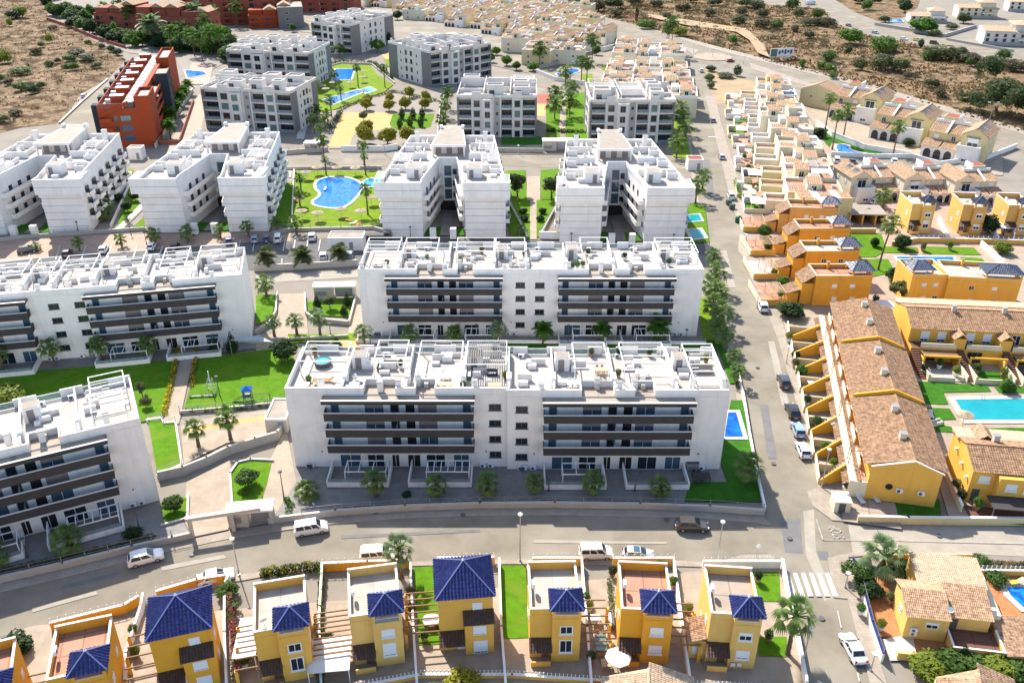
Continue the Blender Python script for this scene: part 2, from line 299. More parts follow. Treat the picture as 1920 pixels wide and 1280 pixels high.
patch('vacant_lot', 'earth', [(1322, 125), (1375, 142), (1440, 160), (1392, 190), (1342, 196), (1326, 155)], label='bare sandy lot beside the roundabout')
# roads
K1 = [(-60, 1122), (0, 1110), (120, 1082), (250, 1050), (325, 1032), (420, 1012), (505, 998), (630, 982), (760, 971), (900, 966), (1040, 965), (1200, 968), (1330, 973), (1420, 980), (1446, 985)]
K2 = [(-60, 1210), (0, 1193), (110, 1170), (200, 1148), (270, 1125), (345, 1102), (430, 1082), (520, 1067), (620, 1059), (700, 1056), (800, 1053), (960, 1050), (1120, 1050), (1280, 1052), (1345, 1056), (1365, 1045), (1390, 1038), (1446, 1036)]
W1 = [(-60, 1107), (0, 1095), (120, 1068), (250, 1036), (325, 1019), (360, 1011), (430, 996), (505, 984), (630, 969), (760, 960), (900, 955), (1040, 954), (1200, 956), (1330, 961), (1430, 968)]
patch('road', 'asphalt', K1 + K2[::-1], label='sunlit curving front road')
SL = [(1446, 992), (1427, 940), (1400, 800), (1385, 700), (1372, 632), (1350, 540), (1327, 450), (1312, 380), (1300, 300), (1290, 230), (1283, 180), (1275, 140), (1262, 118)]
SR = [(1512, 922), (1535, 915), (1500, 780), (1460, 640), (1442, 594), (1415, 540), (1394, 484), (1406, 472), (1392, 440), (1376, 395), (1366, 358), (1352, 300), (1335, 230), (1322, 180), (1313, 134)]
patch('road', 'asphalt', SL + SR[::-1], label='long straight street climbing to the roundabout')
patch('road', 'asphalt', [(1440, 984), (1446, 980), (1512, 915), (1525, 952), (1560, 978), (1620, 984), (1640, 1040), (1560, 1042), (1551, 1046), (1563, 1122), (1588, 1124), (1606, 1190), (1630, 1280), (1645, 1340), (1522, 1340), (1506, 1250), (1493, 1175), (1479, 1120), (1466, 1062), (1440, 1040)], label='street junction in front of the white block')
patch('road', 'asphalt_worn', [(1590, 983), (1920, 988), (2040, 989), (2040, 1048), (1920, 1043), (1800, 1038), (1690, 1034), (1600, 1041)], label='road leaving the junction to the right')
patch('road_patch', 'asphalt_worn', [(1506, 958), (1526, 955), (1530, 1035), (1548, 1080), (1563, 1121), (1546, 1126), (1530, 1082), (1511, 1040)])
patch('road_patch', 'asphalt_patch', [(1462, 972), (1500, 972), (1506, 1038), (1472, 1036)]); patch('road_patch', 'asphalt_patch', [(1531, 1033), (1552, 1033), (1556, 1050), (1537, 1050)])
patch('road_patch', 'asphalt_worn', [(1398, 486), (1412, 470), (1404, 440), (1386, 440), (1384, 470)])
patch('road_patch', 'asphalt_worn', [(1440, 640), (1452, 640), (1480, 760), (1466, 760)]); patch('road_patch', 'asphalt_patch', [(120, 1096), (230, 1070), (215, 1082), (110, 1106)])
def circ(cx, cy, r, n=28): p = G(cx, cy); return [(p.x + r * math.cos(2 * math.pi * k / n), p.y + r * math.sin(2 * math.pi * k / n)) for k in range(n)]
struct(MB().sheet(circ(1336, 108, 17), nz_()).build('road', 'asphalt'), 'roundabout ring road')
patch('road', 'asphalt', [(1100, 30), (1148, 38), (1238, 61), (1330, 90), (1310, 112), (1262, 100), (1225, 76), (1160, 58), (1100, 46)], label='road running from the roundabout to the far left')
patch('road', 'asphalt', [(1330, 92), (1440, 121), (1615, 164), (1740, 201), (1920, 254), (2060, 297), (2060, 330), (1920, 287), (1760, 234), (1600, 196), (1500, 168), (1440, 152), (1352, 122)], label='road sloping from the roundabout past the scrubland')
patch('road', 'asphalt', [(1440, -2), (1528, 2), (1590, 24), (1625, 44), (1700, 58), (1780, 70), (1920, 105), (2060, 140), (2060, 162), (1920, 123), (1800, 98), (1690, 76), (1620, 63), (1570, 46), (1540, 16), (1440, 8), (1385, 0)], label='upper road at the far right')
b = MB(); b.prism(circ(1336, 108, 9.2), 0, 0.3); struct(b.build('roundabout_island', 'paving_beige'), 'round paved island in the roundabout')
slab('traffic_island', [(1405, 118), (1480, 143), (1560, 172), (1490, 156), (1410, 130)], label='long narrow island dividing the far road'); slab('traffic_island', [(1282, 88), (1312, 95), (1300, 103)])
patch('road', 'asphalt', [(505, 298), (720, 297), (960, 291), (1050, 291), (1290, 292), (1296, 318), (1050, 316), (960, 312), (720, 313), (505, 314)], label='lane behind the splayed white blocks')
patch('road', 'asphalt', [(150, 178), (200, 150), (232, 160), (200, 190), (150, 240), (110, 240)], label='short lane beside the red block')
patch('road', 'paving_beige', [(325, 255), (372, 178), (392, 178), (372, 262), (352, 290), (310, 290)], label='service lane right of the red block')
patch('car_park', 'asphalt_dark', [(-60, 470), (120, 468), (470, 455), (545, 452), (690, 440), (720, 446), (1330, 452), (1335, 478), (700, 478), (690, 498), (560, 502), (480, 506), (200, 520), (-60, 530)], label='dark tarmac car park behind the long white blocks')
patch('pavement', 'paving_pink', [(-60, 466), (40, 446), (130, 441), (470, 437), (545, 432), (545, 452), (470, 455), (260, 470), (120, 478), (-60, 500)], label='pinkish paved strip along the car park')
patch('road', 'asphalt_worn', [(480, 515), (560, 512), (670, 506), (672, 520), (575, 526), (480, 532)], label='sunken access lane below the car park wall')
slab('pavement', K1[:5] + W1[:5][::-1], label='shaded pavement along the left of the front road'); slab('pavement', K1[4:6] + [(470, 1003), (470, 990)] + W1[4:7][::-1], 0.1)
slab('pavement', [(470, 1003)] + K1[6:] + W1[7:][::-1] + [(470, 990)], label='shaded pavement in front of the long white block')
slab('pavement', SR[:7] + [(1428, 480), (1455, 560), (1478, 640), (1500, 710), (1530, 800), (1562, 900), (1588, 940), (1605, 980), (1560, 976), (1525, 950)], label='sunny pavement beside the brown roofed terrace')
slab('pavement', [(1376, 395), (1366, 358), (1352, 300), (1335, 230), (1322, 180), (1340, 180), (1352, 230), (1372, 300), (1392, 358), (1404, 395), (1425, 440), (1430, 478), (1408, 470), (1393, 440)], label='pavement in front of the white town houses')
slab('pavement', SL[1:12] + [(u - 9 * (v + 254) / 1000 - 2, v) for u, v in SL[1:12]][::-1], label='narrow pavement along the left of the street')
slab('pavement', [(1552, 1046), (1564, 1121), (1589, 1123), (1607, 1190), (1631, 1280), (1646, 1340), (1688, 1340), (1662, 1280), (1628, 1170), (1604, 1090), (1590, 1045), (1640, 1041), (1600, 1036)], label='pavement beside the villa wall')
slab('pavement', K2[5:15] + [(1345, 1064), (1120, 1058), (960, 1058), (800, 1061), (700, 1064), (620, 1068), (520, 1077), (430, 1093), (345, 1115)], label='narrow pavement behind the yellow houses')
slab('pavement', [(1352, 1062), (1366, 1049), (1390, 1042), (1444, 1040), (1463, 1062), (1400, 1062)]); slab('pavement', [(1479, 1122), (1493, 1176), (1507, 1250), (1524, 1340), (1508, 1340), (1494, 1250), (1482, 1180), (1470, 1125)])
slab('pavement', [(1420, 107), (1615, 154), (1740, 190), (1920, 243), (2060, 284), (2060, 296), (1920, 253), (1740, 200), (1615, 163), (1440, 119)], label='pale pavement along the scrubland road')
slab('pavement', [(1200, 50), (1330, 84), (1420, 107), (1440, 119), (1330, 91), (1240, 62)])
for i, p in enumerate([[(300, 1062), (420, 1040), (425, 1046), (305, 1070)], [(640, 1004), (900, 992), (900, 997), (640, 1010)], [(1000, 1012), (1250, 1016), (1250, 1020), (1000, 1018)], [(1425, 760), (1440, 760), (1456, 860), (1440, 860)], [(1350, 470), (1362, 470), (1380, 540), (1366, 540)], [(1318, 300), (1330, 300), (1340, 370), (1327, 370)], [(60, 1140), (180, 1108), (184, 1114), (62, 1148)]]): patch('road_patch', ['asphalt_worn', 'asphalt_patch'][i % 2], p)
for u, v in ((705, 962), (868, 966), (360, 1040), (1250, 975), (1450, 870), (1420, 690), (1385, 560), (1480, 1010), (1540, 1160), (1760, 1005)): struct(MB().lathe([(.38, 0), (.38, .004)], 14, (*G(u, v)[:2], nz_() + .1)).build('manhole_cover', 'dark_grey'))
# painted marks
def marking(name, quads, label=None, m='paint_white', z=None):
    e = bpy.data.objects.new(name, None); COL.objects.link(e); struct(e, label); z = nz_() if z is None else z
    for q in quads: MB().sheet(GP(q), z).build('stripe', m, e)
    return e
_z[0] = max(_z[0], 0.17)
marking('crosswalk', [[(1471 + 15 * k, 1075), (1479 + 15 * k, 1075), (1494 + 15.5 * k, 1119), (1484 + 15.5 * k, 1119)] for k in range(6)], 'white zebra crossing at the junction')
marking('lane_line', [[(1685, 1013.5), (1920, 1019), (1920, 1020.5), (1685, 1014.5)], [(1543, 1012.5), (1690, 1013), (1690, 1014), (1543, 1013.4)], [(1529, 974), (1531, 974), (1544, 1013), (1541.5, 1013)]], None, 'paint_worn')
marking('lane_line', [[(1476, 660 + 60 * k), (1477.5, 660 + 60 * k), (1483, 680 + 60 * k), (1481.5, 680 + 60 * k)] for k in range(0)] + [[(1600 + 6 * k, 1240 + 22 * k), (1602 + 6 * k, 1240 + 22 * k), (1606 + 6 * k, 1256 + 22 * k), (1604 + 6 * k, 1256 + 22 * k)] for k in range(3)] + [[(1569, 1146), (1571, 1146), (1578, 1178), (1576, 1178)], [(1296, 189), (1318, 189), (1318, 191), (1296, 191)], [(1328, 257), (1345, 257), (1346, 259), (1328, 259)]])
def text_mark(txt, c, rz, size, stretch, z):
    cu = bpy.data.curves.new('lettering', 'FONT'); cu.body = txt; cu.size = size; cu.align_x = 'CENTER'; cu.align_y = 'CENTER'
    o = bpy.data.objects.new('road_lettering', cu); COL.objects.link(o); o.location = (c.x, c.y, z); o.rotation_euler = (0, 0, rz); o.scale = (1, stretch, 1)
    bpy.context.view_layer.update(); me = bpy.data.meshes.new_from_object(o.evaluated_get(bpy.context.evaluated_depsgraph_get())); bpy.data.objects.remove(o)
    me.materials.clear(); me.materials.append(M['paint_worn']); n = bpy.data.objects.new('road_lettering', me); COL.objects.link(n)
    n.location = (c.x, c.y, z); n.rotation_euler = (0, 0, rz); n.scale = (1, stretch, 1); return n
struct(text_mark('STOP', G(1569, 999), R(90), 1.05, 2.1, nz_()), 'STOP painted in white on the road')
marking('parking_line', [[(u, 462), (u + 2.5, 462), (u - 6, 488), (u - 9, 488)] for u in (60, 112, 160, 208, 256, 304, 352)] + [[(u, 450), (u + 2, 450), (u - 2, 472), (u - 4, 472)] for u in (450, 477, 505, 534, 553, 577, 600)] + [[(u, 486), (u + 2, 486), (u + 1, 500), (u - 1, 500)] for u in (500, 528, 553, 600, 622, 663)], 'white bay lines of the car park')
# lawns and paved courts
LAWNS = [('lawn', [(-40, 706), (327, 676), (305, 782), (270, 792), (60, 815), (-40, 820)]), ('lawn', [(375, 672), (545, 652), (556, 690), (540, 757), (470, 763), (345, 768)]), ('lawn', [(278, 790), (328, 791), (341, 872), (296, 892)]),
 ('lawn', [(434, 888), (446, 872), (470, 866), (510, 868), (500, 912), (490, 940), (436, 948)]), ('lawn', [(302, 946), (330, 930), (352, 936), (354, 972), (310, 985)]),
 ('lawn_deep', [(1283, 942), (1293, 906), (1364, 905), (1351, 868), (1370, 752), (1391, 752), (1412, 845), (1431, 942)]), ('lawn_deep', [(950, 640), (1340, 640), (1345, 672), (950, 668)]), ('lawn_lime', [(1308, 560), (1328, 560), (1345, 640), (1318, 640)]),
 ('lawn_deep', [(1340, 640), (1352, 640), (1385, 720), (1368, 720)]),
 ('lawn', [(480, 555), (519, 553), (510, 596), (480, 612)]), ('lawn', [(576, 568), (668, 558), (656, 596), (580, 592)]), ('lawn_lime', [(540, 630), (670, 626), (668, 640), (540, 645)]),
 ('lawn_lime', [(552, 322), (716, 322), (724, 424), (545, 431)]), ('lawn', [(220, 425), (241, 352), (253, 358), (264, 388), (230, 428)]), ('lawn', [(250, 427), (274, 404), (276, 427)]), ('lawn', [(203, 322), (225, 320), (228, 345), (205, 345)]), ('lawn', [(515, 345), (549, 345), (544, 425), (512, 425)]),
 ('lawn_lime', [(206, 318), (250, 318), (248, 332), (206, 332)]), ('lawn', [(945, 372), (994, 377), (993, 449), (956, 442)]), ('lawn', [(1006, 377), (1052, 377), (1040, 400), (1012, 445), (1006, 447)]), ('lawn', [(948, 322), (985, 320), (988, 376), (950, 372)]), ('lawn', [(1014, 320), (1050, 318), (1055, 376), (1014, 376)]),
 ('lawn', [(1288, 376), (1322, 390), (1330, 456), (1285, 456)]), ('lawn_lime', [(600, 132), (640, 121), (695, 124), (706, 140), (738, 160), (720, 174), (640, 202), (606, 214), (584, 206), (588, 160)]), ('lawn', [(737, 214), (815, 215), (807, 240), (747, 246), (730, 235)]),
 ('lawn', [(1024, 205), (1052, 182), (1048, 245), (1050, 262), (1024, 262)]), ('lawn', [(1062, 180), (1106, 172), (1108, 262), (1060, 262)]), ('lawn_lime', [(1262, 206), (1279, 208), (1287, 246), (1262, 246)]), ('lawn_lime', [(1262, 250), (1287, 252), (1295, 300), (1262, 295)]),
 ('lawn', [(550, 195), (570, 193), (565, 210), (550, 210)]), ('lawn_lime', [(720, 112), (750, 118), (742, 128), (725, 125)]), ('lawn_deep', [(940, 258), (1018, 258), (1018, 272), (940, 275)]),
 ('lawn', [(1588, 440), (1652, 440), (1660, 464), (1720, 466), (1722, 476), (1655, 476), (1640, 484), (1598, 484)]), ('lawn', [(1612, 488), (1665, 488), (1678, 512), (1630, 522)]), ('lawn', [(1724, 464), (1825, 466), (1840, 480), (1730, 478)]), ('lawn', [(1800, 484), (1840, 486), (1846, 492), (1802, 492)]),
 ('lawn_deep', [(1718, 717), (1850, 724), (1858, 736), (1768, 738), (1778, 760), (1730, 760)]), ('lawn_deep', [(1862, 726), (1960, 728), (1960, 740), (1872, 738)]), ('lawn_deep', [(1728, 766), (1780, 768), (1792, 788), (1768, 789), (1770, 800), (1800, 806), (1900, 804), (1960, 806), (1960, 814), (1745, 812)]),
 ('lawn_deep', [(1540, 245), (1560, 250), (1662, 292), (1630, 292), (1560, 268), (1555, 278), (1540, 262)]),
 ('lawn', [(775, 1066), (815, 1064), (828, 1210), (786, 1212)]), ('lawn', [(933, 1062), (986, 1062), (992, 1198), (940, 1200)]), ('lawn', [(1396, 1074), (1460, 1074), (1463, 1130), (1400, 1130)]), ('lawn', [(1420, 1196), (1474, 1196), (1474, 1234), (1422, 1232)]), ('lawn_deep', [(1628, 940), (1760, 938), (1764, 968), (1630, 970)]),
 ('lawn', [(1424, 362), (1452, 356), (1462, 378), (1430, 385)]), ('lawn', [(1408, 275), (1422, 275), (1424, 285), (1412, 285)]), ('lawn_lime', [(1128, 124), (1148, 124), (1148, 132), (1128, 132)]), ('lawn_lime', [(1088, 140), (1110, 140), (1112, 158), (1098, 158)])]
PAVES = [('paving_pink', [(1440, 385), (1560, 382), (1720, 380), (1940, 385), (1950, 560), (1690, 580), (1560, 560), (1480, 600), (1440, 480)]), ('paving_beige', [(1640, 480), (1960, 470), (1960, 980), (1780, 976), (1700, 700)]), ('paving_beige', [(1490, 180), (1640, 215), (1880, 290), (1880, 330), (1700, 320), (1560, 330), (1530, 240)]), ('asphalt', [(560, 0), (1060, 0), (1150, 45), (1120, 100), (1000, 140), (720, 80), (560, 60)]), ('asphalt', [(880, 250), (1000, 130), (1130, 100), (1260, 120), (1280, 290), (880, 290)]), ('gravel', [(100, 40), (240, 30), (420, 50), (440, 110), (400, 130), (350, 150), (330, 110), (240, 100)]), ('paving_grey', [(-60, 1030), (300, 962), (345, 980), (360, 1008), (250, 1032), (0, 1090), (-60, 1102)]), ('paving_grey', [(500, 905), (560, 872), (1350, 872), (1362, 905), (1292, 908), (1284, 944), (1200, 945), (1000, 941), (860, 944), (720, 953), (590, 968), (500, 980)]),
 ('paving_beige', [(350, 905), (432, 864), (438, 952), (428, 994), (362, 1008), (345, 978)]), ('paving_beige', [(505, 868), (536, 800), (556, 905), (505, 982), (440, 994), (440, 952), (492, 942)]),
 ('paving_beige', [(344, 655), (366, 657), (336, 796), (306, 796)]), ('paving_beige', [(340, 800), (400, 783), (520, 766), (536, 800), (525, 822), (425, 832), (345, 872)]), ('sand', [(340, 806), (470, 785), (520, 778), (520, 786), (470, 793), (342, 815)]),
 ('paving_grey', [(-40, 672), (470, 632), (480, 655), (365, 668), (327, 676), (-40, 706)]), ('paving_grey', [(660, 630), (1320, 636), (1326, 652), (655, 650)]), ('paving_beige', [(520, 552), (572, 552), (578, 628), (515, 628)]), ('paving_beige', [(668, 560), (690, 560), (672, 655), (645, 655)]), ('paving_beige', [(480, 628), (540, 628), (540, 660), (480, 664)]), ('court_orange', [(618, 640), (690, 640), (690, 655), (618, 655)]),
 ('paving_beige', [(988, 332), (1013, 332), (1013, 376), (1006, 377), (1007, 450), (994, 450), (993, 377), (987, 376)]), ('paving_beige', [(1050, 184), (1062, 182), (1062, 246), (1046, 246)]),
 ('gravel', [(690, 186), (745, 172), (825, 194), (820, 262), (760, 280), (616, 280), (640, 212), (656, 202)]), ('sand', [(642, 212), (738, 212), (732, 242), (664, 250), (654, 276), (614, 276)]), ('sand', [(715, 104), (745, 96), (745, 114), (722, 112)]),
 ('coping', [(566, 190), (590, 160), (606, 128), (612, 132), (592, 165), (583, 212), (570, 262), (556, 262)]), ('gravel', [(582, 214), (640, 206), (614, 278), (585, 280)]), ('court_red', [(1008, 178), (1032, 178), (1032, 196), (1008, 196)]), ('court_orange', [(1007, 196), (1024, 196), (1022, 220), (1007, 218)]),
 ('paving_beige', [(1655, 478), (1800, 476), (1850, 512), (1690, 516), (1664, 488), (1640, 486)]), ('paving_beige', [(1764, 740), (1980, 738), (1980, 804), (1800, 806), (1792, 788)]), ('paving_beige', [(1690, 640), (1710, 640), (1770, 800), (1790, 880), (1770, 880), (1745, 800)]), ('paving_pink', [(1545, 262), (1560, 268), (1640, 293), (1545, 295), (1535, 272)]), ('asphalt', [(1560, 296), (1720, 294), (1735, 325), (1690, 360), (1640, 375), (1590, 372), (1560, 330)]),
 ('paving_orange', [(1612, 1075), (1660, 1075), (1680, 1140), (1850, 1090), (1960, 1080), (1960, 1290), (1780, 1290), (1700, 1200), (1650, 1195)]), ('coping', [(1655, 1200), (1710, 1190), (1720, 1240), (1668, 1240)]), ('paving_beige', [(1590, 440), (1560, 425), (1680, 425), (1660, 440)]),
 ('paving_beige', [(60, 1175), (1460, 1060), (1490, 1190), (1505, 1290), (1505, 1345), (0, 1345), (0, 1200)]), ('paving_beige', [(1480, 420), (1500, 420), (1560, 545), (1580, 640), (1660, 960), (1590, 978), (1560, 900), (1500, 710), (1455, 560), (1432, 480)]), ('paving_pink', [(360, 118), (400, 122), (392, 160), (345, 158)])]
for m, p in PAVES: patch({'gravel': 'gravel_court', 'sand': 'sand_court', 'court_red': 'sports_court', 'court_orange': 'sports_court', 'asphalt': 'car_park'}.get(m, 'paved_court'), m, p)
for m, p in LAWNS: patch('lawn', m, p)
Z_TOP = _z[0]
# ------------------------------------------------------------------ pools
def offset_poly(poly, d):
    n = len(poly); ar = sum(poly[i][0] * poly[(i + 1) % n][1] - poly[(i + 1) % n][0] * poly[i][1] for i in range(n)); sg = 1 if ar > 0 else -1; out = []
    for i in range(n):
        p0, p1, p2 = Vector(poly[i - 1][:2]), Vector(poly[i][:2]), Vector(poly[(i + 1) % n][:2])
        a = (p1 - p0).normalized(); b = (p2 - p1).normalized(); na = Vector((a.y, -a.x)) * sg; nb = Vector((b.y, -b.x)) * sg
        m = (na + nb); l = m.length; m = m / l if l > 1e-6 else na; k = d / max(0.35, m.dot(na)); out.append((p1.x + m.x * k, p1.y + m.y * k))
    return out
def smooth_poly(poly, it=2):
    for _ in range(it):
        q = []
        for i in range(len(poly)):
            a, b = Vector(poly[i][:2]), Vector(poly[(i + 1) % len(poly)][:2]); q += [tuple(a * .75 + b * .25), tuple(a * .25 + b * .75)]
        poly = q
    return poly
def pool(label, pts, water='water_blue', rim=0.7, smooth=0, steps=None, base=0.0):
    poly = [tuple(p[:2]) for p in GP(pts)]
    if smooth: poly = smooth_poly(poly, smooth)
    n = len(poly); c = (sum(p[0] for p in poly) / n, sum(p[1] for p in poly) / n); loc = (poly[:][0] and (c[0], c[1], base))
    t = thing('swimming_pool', label, 'pool', loc); inn = [(p[0] - c[0], p[1] - c[1]) for p in poly]; out = offset_poly(inn, rim)
    b = MB(); z1, z0 = Z_TOP + 0.06, 0.0
    for i in range(n):
        j = (i + 1) % n
        b.add([(*inn[i], z1), (*inn[j], z1), (*out[j], z1), (*out[i], z1), (*inn[i], z0), (*inn[j], z0), (*out[j], z0), (*out[i], z0)], [(0, 3, 2, 1), (0, 1, 5, 4), (2, 3, 7, 6)])
    b.build('coping', 'coping', t)
    MB().sheet(inn, Z_TOP + 0.01).build('water', water, t)
    # ladder rails
    a = Vector(inn[0]); d = (Vector(inn[1 % n]) - a); m_ = a + d * 0.3
    lad = MB()
    for s in (-.25, .25):
        p = m_ + d.normalized() * s; q = p * 0.97
        lad.tube([(p.x * 1.01, p.y * 1.01, z1), (p.x * 1.01, p.y * 1.01, z1 + .8), (q.x, q.y, z1 + .8), (q.x, q.y, z1 - .03)], 0.03, 6)
    lad.build('ladder', 'steel', t)
    return t
def z6(pts): return [(480 + a / 4, 320 + b / 4) for a, b in pts]
def z2(pts): return [(480 + a / 4, b / 4) for a, b in pts]
pool('large curved blue pool on the bright lawn between the splayed white blocks', z6([(450, 95), (510, 62), (600, 54), (690, 60), (765, 90), (800, 130), (770, 180), (700, 255), (630, 288), (540, 285), (440, 265), (430, 235), (480, 205), (495, 175), (455, 145)]), 'water_blue', 0.8, 2)
pool('small pale blue paddling pool joined to the large curved pool', z6([(800, 95), (850, 66), (930, 64), (960, 100), (900, 128), (820, 132)]), 'water_pale', 0.6, 2)
pool('rectangular blue pool on lime lawn amid the far grey blocks', z2([(600, 524), (738, 522), (712, 602), (574, 608)]), 'water_blue', 0.7)
pool('long slanting blue pool below the rectangular one on lime lawn', z2([(505, 756), (760, 680), (800, 698), (585, 786)]), 'water_blue', 0.7)
pool('small square paddling pool at the end of the slanting pool', z2([(790, 676), (850, 658), (900, 684), (828, 708)]), 'water_pale', 0.6)
pool('blue pool behind the red apartment block', [(347, 133), (382, 136), (388, 141), (352, 148)], 'water_blue', 0.6)
pool('blue pool in the corner lawn right of the front white block', [(1358, 822), (1365, 776), (1380, 776), (1393, 822)], 'water_deep', 0.7)
pool('upper turquoise plunge pool beside the right splayed block', [(1287, 406), (1310, 404), (1316, 416), (1288, 418)], 'water_turquoise', 0.5)
pool('lower turquoise plunge pool with white rim near the street', [(1290, 434), (1312, 432), (1321, 447), (1299, 450)], 'water_turquoise', 0.8)
pool('turquoise plunge pool left of the second splayed block', [(222, 325), (244, 325), (244, 336), (218, 339)], 'water_turquoise', 0.5)
pool('turquoise plunge pool right of the second splayed block', [(516, 325), (543, 324), (543, 333), (516, 334)], 'water_turquoise', 0.5)
pool('blue freeform pool beyond the grey blocks', [(1040, 140), (1058, 137), (1062, 133), (1080, 130), (1088, 135), (1075, 139), (1068, 143), (1050, 145)], 'water_blue', 0.6, 1)
pool('blue keyhole pool by the tall palms on the right', [(1566, 274), (1580, 272), (1592, 275), (1590, 281), (1600, 286), (1625, 290), (1574, 291)], 'water_blue', 0.7, 1)
pool('rectangular blue pool among the yellow tower houses', [(1681, 484), (1786, 484), (1794, 508), (1692, 507)], 'water_blue', 0.6)
pool('turquoise pool with pale rim at the right edge', [(1790, 752), (1960, 750), (1985, 790), (1813, 790)], 'water_turquoise', 1.0)
pool('blue villa pool in the bottom right corner', [(1886, 1104), (1960, 1104), (1960, 1150), (1918, 1142), (1894, 1120)], 'water_blue', 0.8)
pool('small blue pool of the far villa at the top right', [(1670, 38), (1690, 37), (1693, 43), (1668, 43)], 'water_blue', 0.5)
# ------------------------------------------------------------------ walls and fences
def wall_run(label, pts, h, m='white_wall', t=0.25, cap='white_trim', post=None, post_h=1.0, fence=None, closed=False, name='boundary_wall', cat='wall', base=0.0, balusters=False, group=None):
    P = GP(pts) if not isinstance(pts[0], Vector) else pts
    o = P[0].copy(); o.z = base; T = thing(name, label, cat, o, 0, group); P = [Vector((p.x - o.x, p.y - o.y, 0)) for p in P]
    if closed: P.append(P[0])
    w = MB(); c = MB(); pos = []; rl = MB()
    for a, b_ in zip(P[:-1], P[1:]):
        d = (b_ - a); L = d.length
        if L < .05: continue
        d /= L; n = Vector((-d.y, d.x, 0)) * t / 2; e = d * t * 0.5
        w.prism([a - n - e, b_ - n + e, b_ + n + e, a + n - e], 0, h - (0.08 if cap else 0))
        if cap: c.prism([a - n * 1.35 - e, b_ - n * 1.35 + e, b_ + n * 1.35 + e, a + n * 1.35 - e], h - 0.077, h + 0.02)
        if post:
            k = max(1, round(L / post)); pos += [a + d * L * i / k for i in range(k + 1)]
            if fence != 'none':
                for hz in ((0.45, post_h - 0.04) if fence != 'glass' else (post_h - 0.04,)): rl.beam(a + Vector((0, 0, h + hz)), b_ + Vector((0, 0, h + hz)), 0.035, 0.035)
            if fence == 'glass': bx_ = MB(); rl.beam(a + Vector((0, 0, h + post_h / 2)), b_ + Vector((0, 0, h + post_h / 2)), 0.02, post_h * 0.8)
    w.build('wall', m, T)
    if cap: c.build('coping_stone', cap, T)
    if post:
        pm = 'mid_grey' if fence != 'baluster' else 'white_trim'; r = 0.04
        key = ('post', pm, post_h)
        if key not in _cubes: _cubes[key] = MB().box(-r, -r, 0, r, r, post_h).data('post', pm)
        for p in pos: put('post', _cubes[key], T, (p.x, p.y, h))
        if rl.v: rl.build('rail', 'mid_grey' if fence != 'glass' else 'rail_glass', T)
    return T
def wpx(pts, du=0, dv=0): return [(u + du, v + dv) for u, v in pts]
wall_run('low pale retaining wall with wire fence along the left of the front road', wpx(W1[:6], 0, -2), 1.1, 'concrete', 0.3, 'coping', 3.0, 1.0)
wall_run('long pale street wall with wire fence in front of the white block', wpx(W1[7:], 0, -2), 1.1, 'concrete', 0.3, 'coping', 4.2, 1.0)
wall_run('white edge wall between corner lawn and the street', [(1433, 958), (1416, 880), (1404, 815), (1394, 750), (1380, 690)], 0.9, 'white_wall', 0.22)
wall_run('curved pale ramp wall behind the entrance path', [(300, 900), (345, 890), (390, 872), (430, 852), (480, 836), (522, 824), (540, 792)], 1.6, 'concrete', 0.3, 'coping')
wall_run('low planter wall round the small entrance lawn', [(436, 950), (432, 890), (446, 870), (470, 864), (512, 866)], 0.5, 'concrete', 0.25, 'coping')
wall_run('pale planter wall along the entrance path by the left block', [(304, 988), (352, 974), (354, 930)], 0.5, 'concrete', 0.25, 'coping')
wall_run('white lawn edge wall below the flower hedges', [(276, 790), (304, 786), (308, 796), (330, 794), (342, 874), (296, 894)], 0.5, 'white_wall', 0.22, 'white_trim', 3.0, 0.9)
wall_run('pale railing wall above the beige playground terrace', [(338, 776), (440, 768), (535, 758)], 0.7, 'concrete', 0.22, 'coping', 2.6, 1.0)
wall_run('long pale retaining wall between car park and sunken lane', [(478, 508), (560, 505), (670, 498)], 1.5, 'concrete', 0.35, 'coping', 3.5, 0.9)
wall_run('curved planter wall left of the sunken entrance path', [(520, 553), (518, 590), (505, 612), (480, 628)], 1.0, 'concrete', 0.25, 'coping')
wall_run('curved planter wall right of the sunken entrance path', [(572, 556), (574, 592), (590, 604), (655, 610), (668, 560)], 1.0, 'concrete', 0.25, 'coping')
wall_run('low garden wall across the entrance of the second white block', [(480, 640), (545, 640), (652, 634)], 0.8, 'concrete', 0.25, 'coping')
wall_run('white terrace wall with railing in front of the second white block', [(668, 644), (960, 645), (1322, 648)], 0.9, 'white_wall', 0.22, 'white_trim', 2.4, 0.8)
wall_run('white terrace wall with railing below the left rear white block', [(-30, 676), (120, 666), (300, 654), (340, 652)], 0.9, 'white_wall', 0.22, 'white_trim', 2.6, 0.8)
wall_run('pale wall with railing along the back of the car park', [(-60, 460), (60, 446), (210, 436), (272, 432), (282, 438)], 0.9, 'concrete', 0.25, 'coping', 2.6, 0.8)
wall_run('pale wall in front of the curved pool lawn', [(512, 440), (545, 434), (640, 432), (700, 430), (720, 436)], 0.9, 'concrete', 0.25, 'coping', 2.6, 1.0)
wall_run('white wall left of the curved pool lawn', [(547, 430), (552, 322)], 0.8, 'white_wall', 0.2); wall_run('white wall behind the curved pool lawn', [(510, 318), (715, 317)], 0.9, 'concrete', 0.25, 'coping')
wall_run('slanted white garden wall left of the central footpath', [(988, 446), (950, 372)], 0.9, 'white_wall', 0.2, 'white_trim', 2.0, 0.9, 'glass'); wall_run('slanted white garden wall right of the central footpath', [(1012, 446), (1048, 380)], 0.9, 'white_wall', 0.2, 'white_trim', 2.0, 0.9, 'glass')
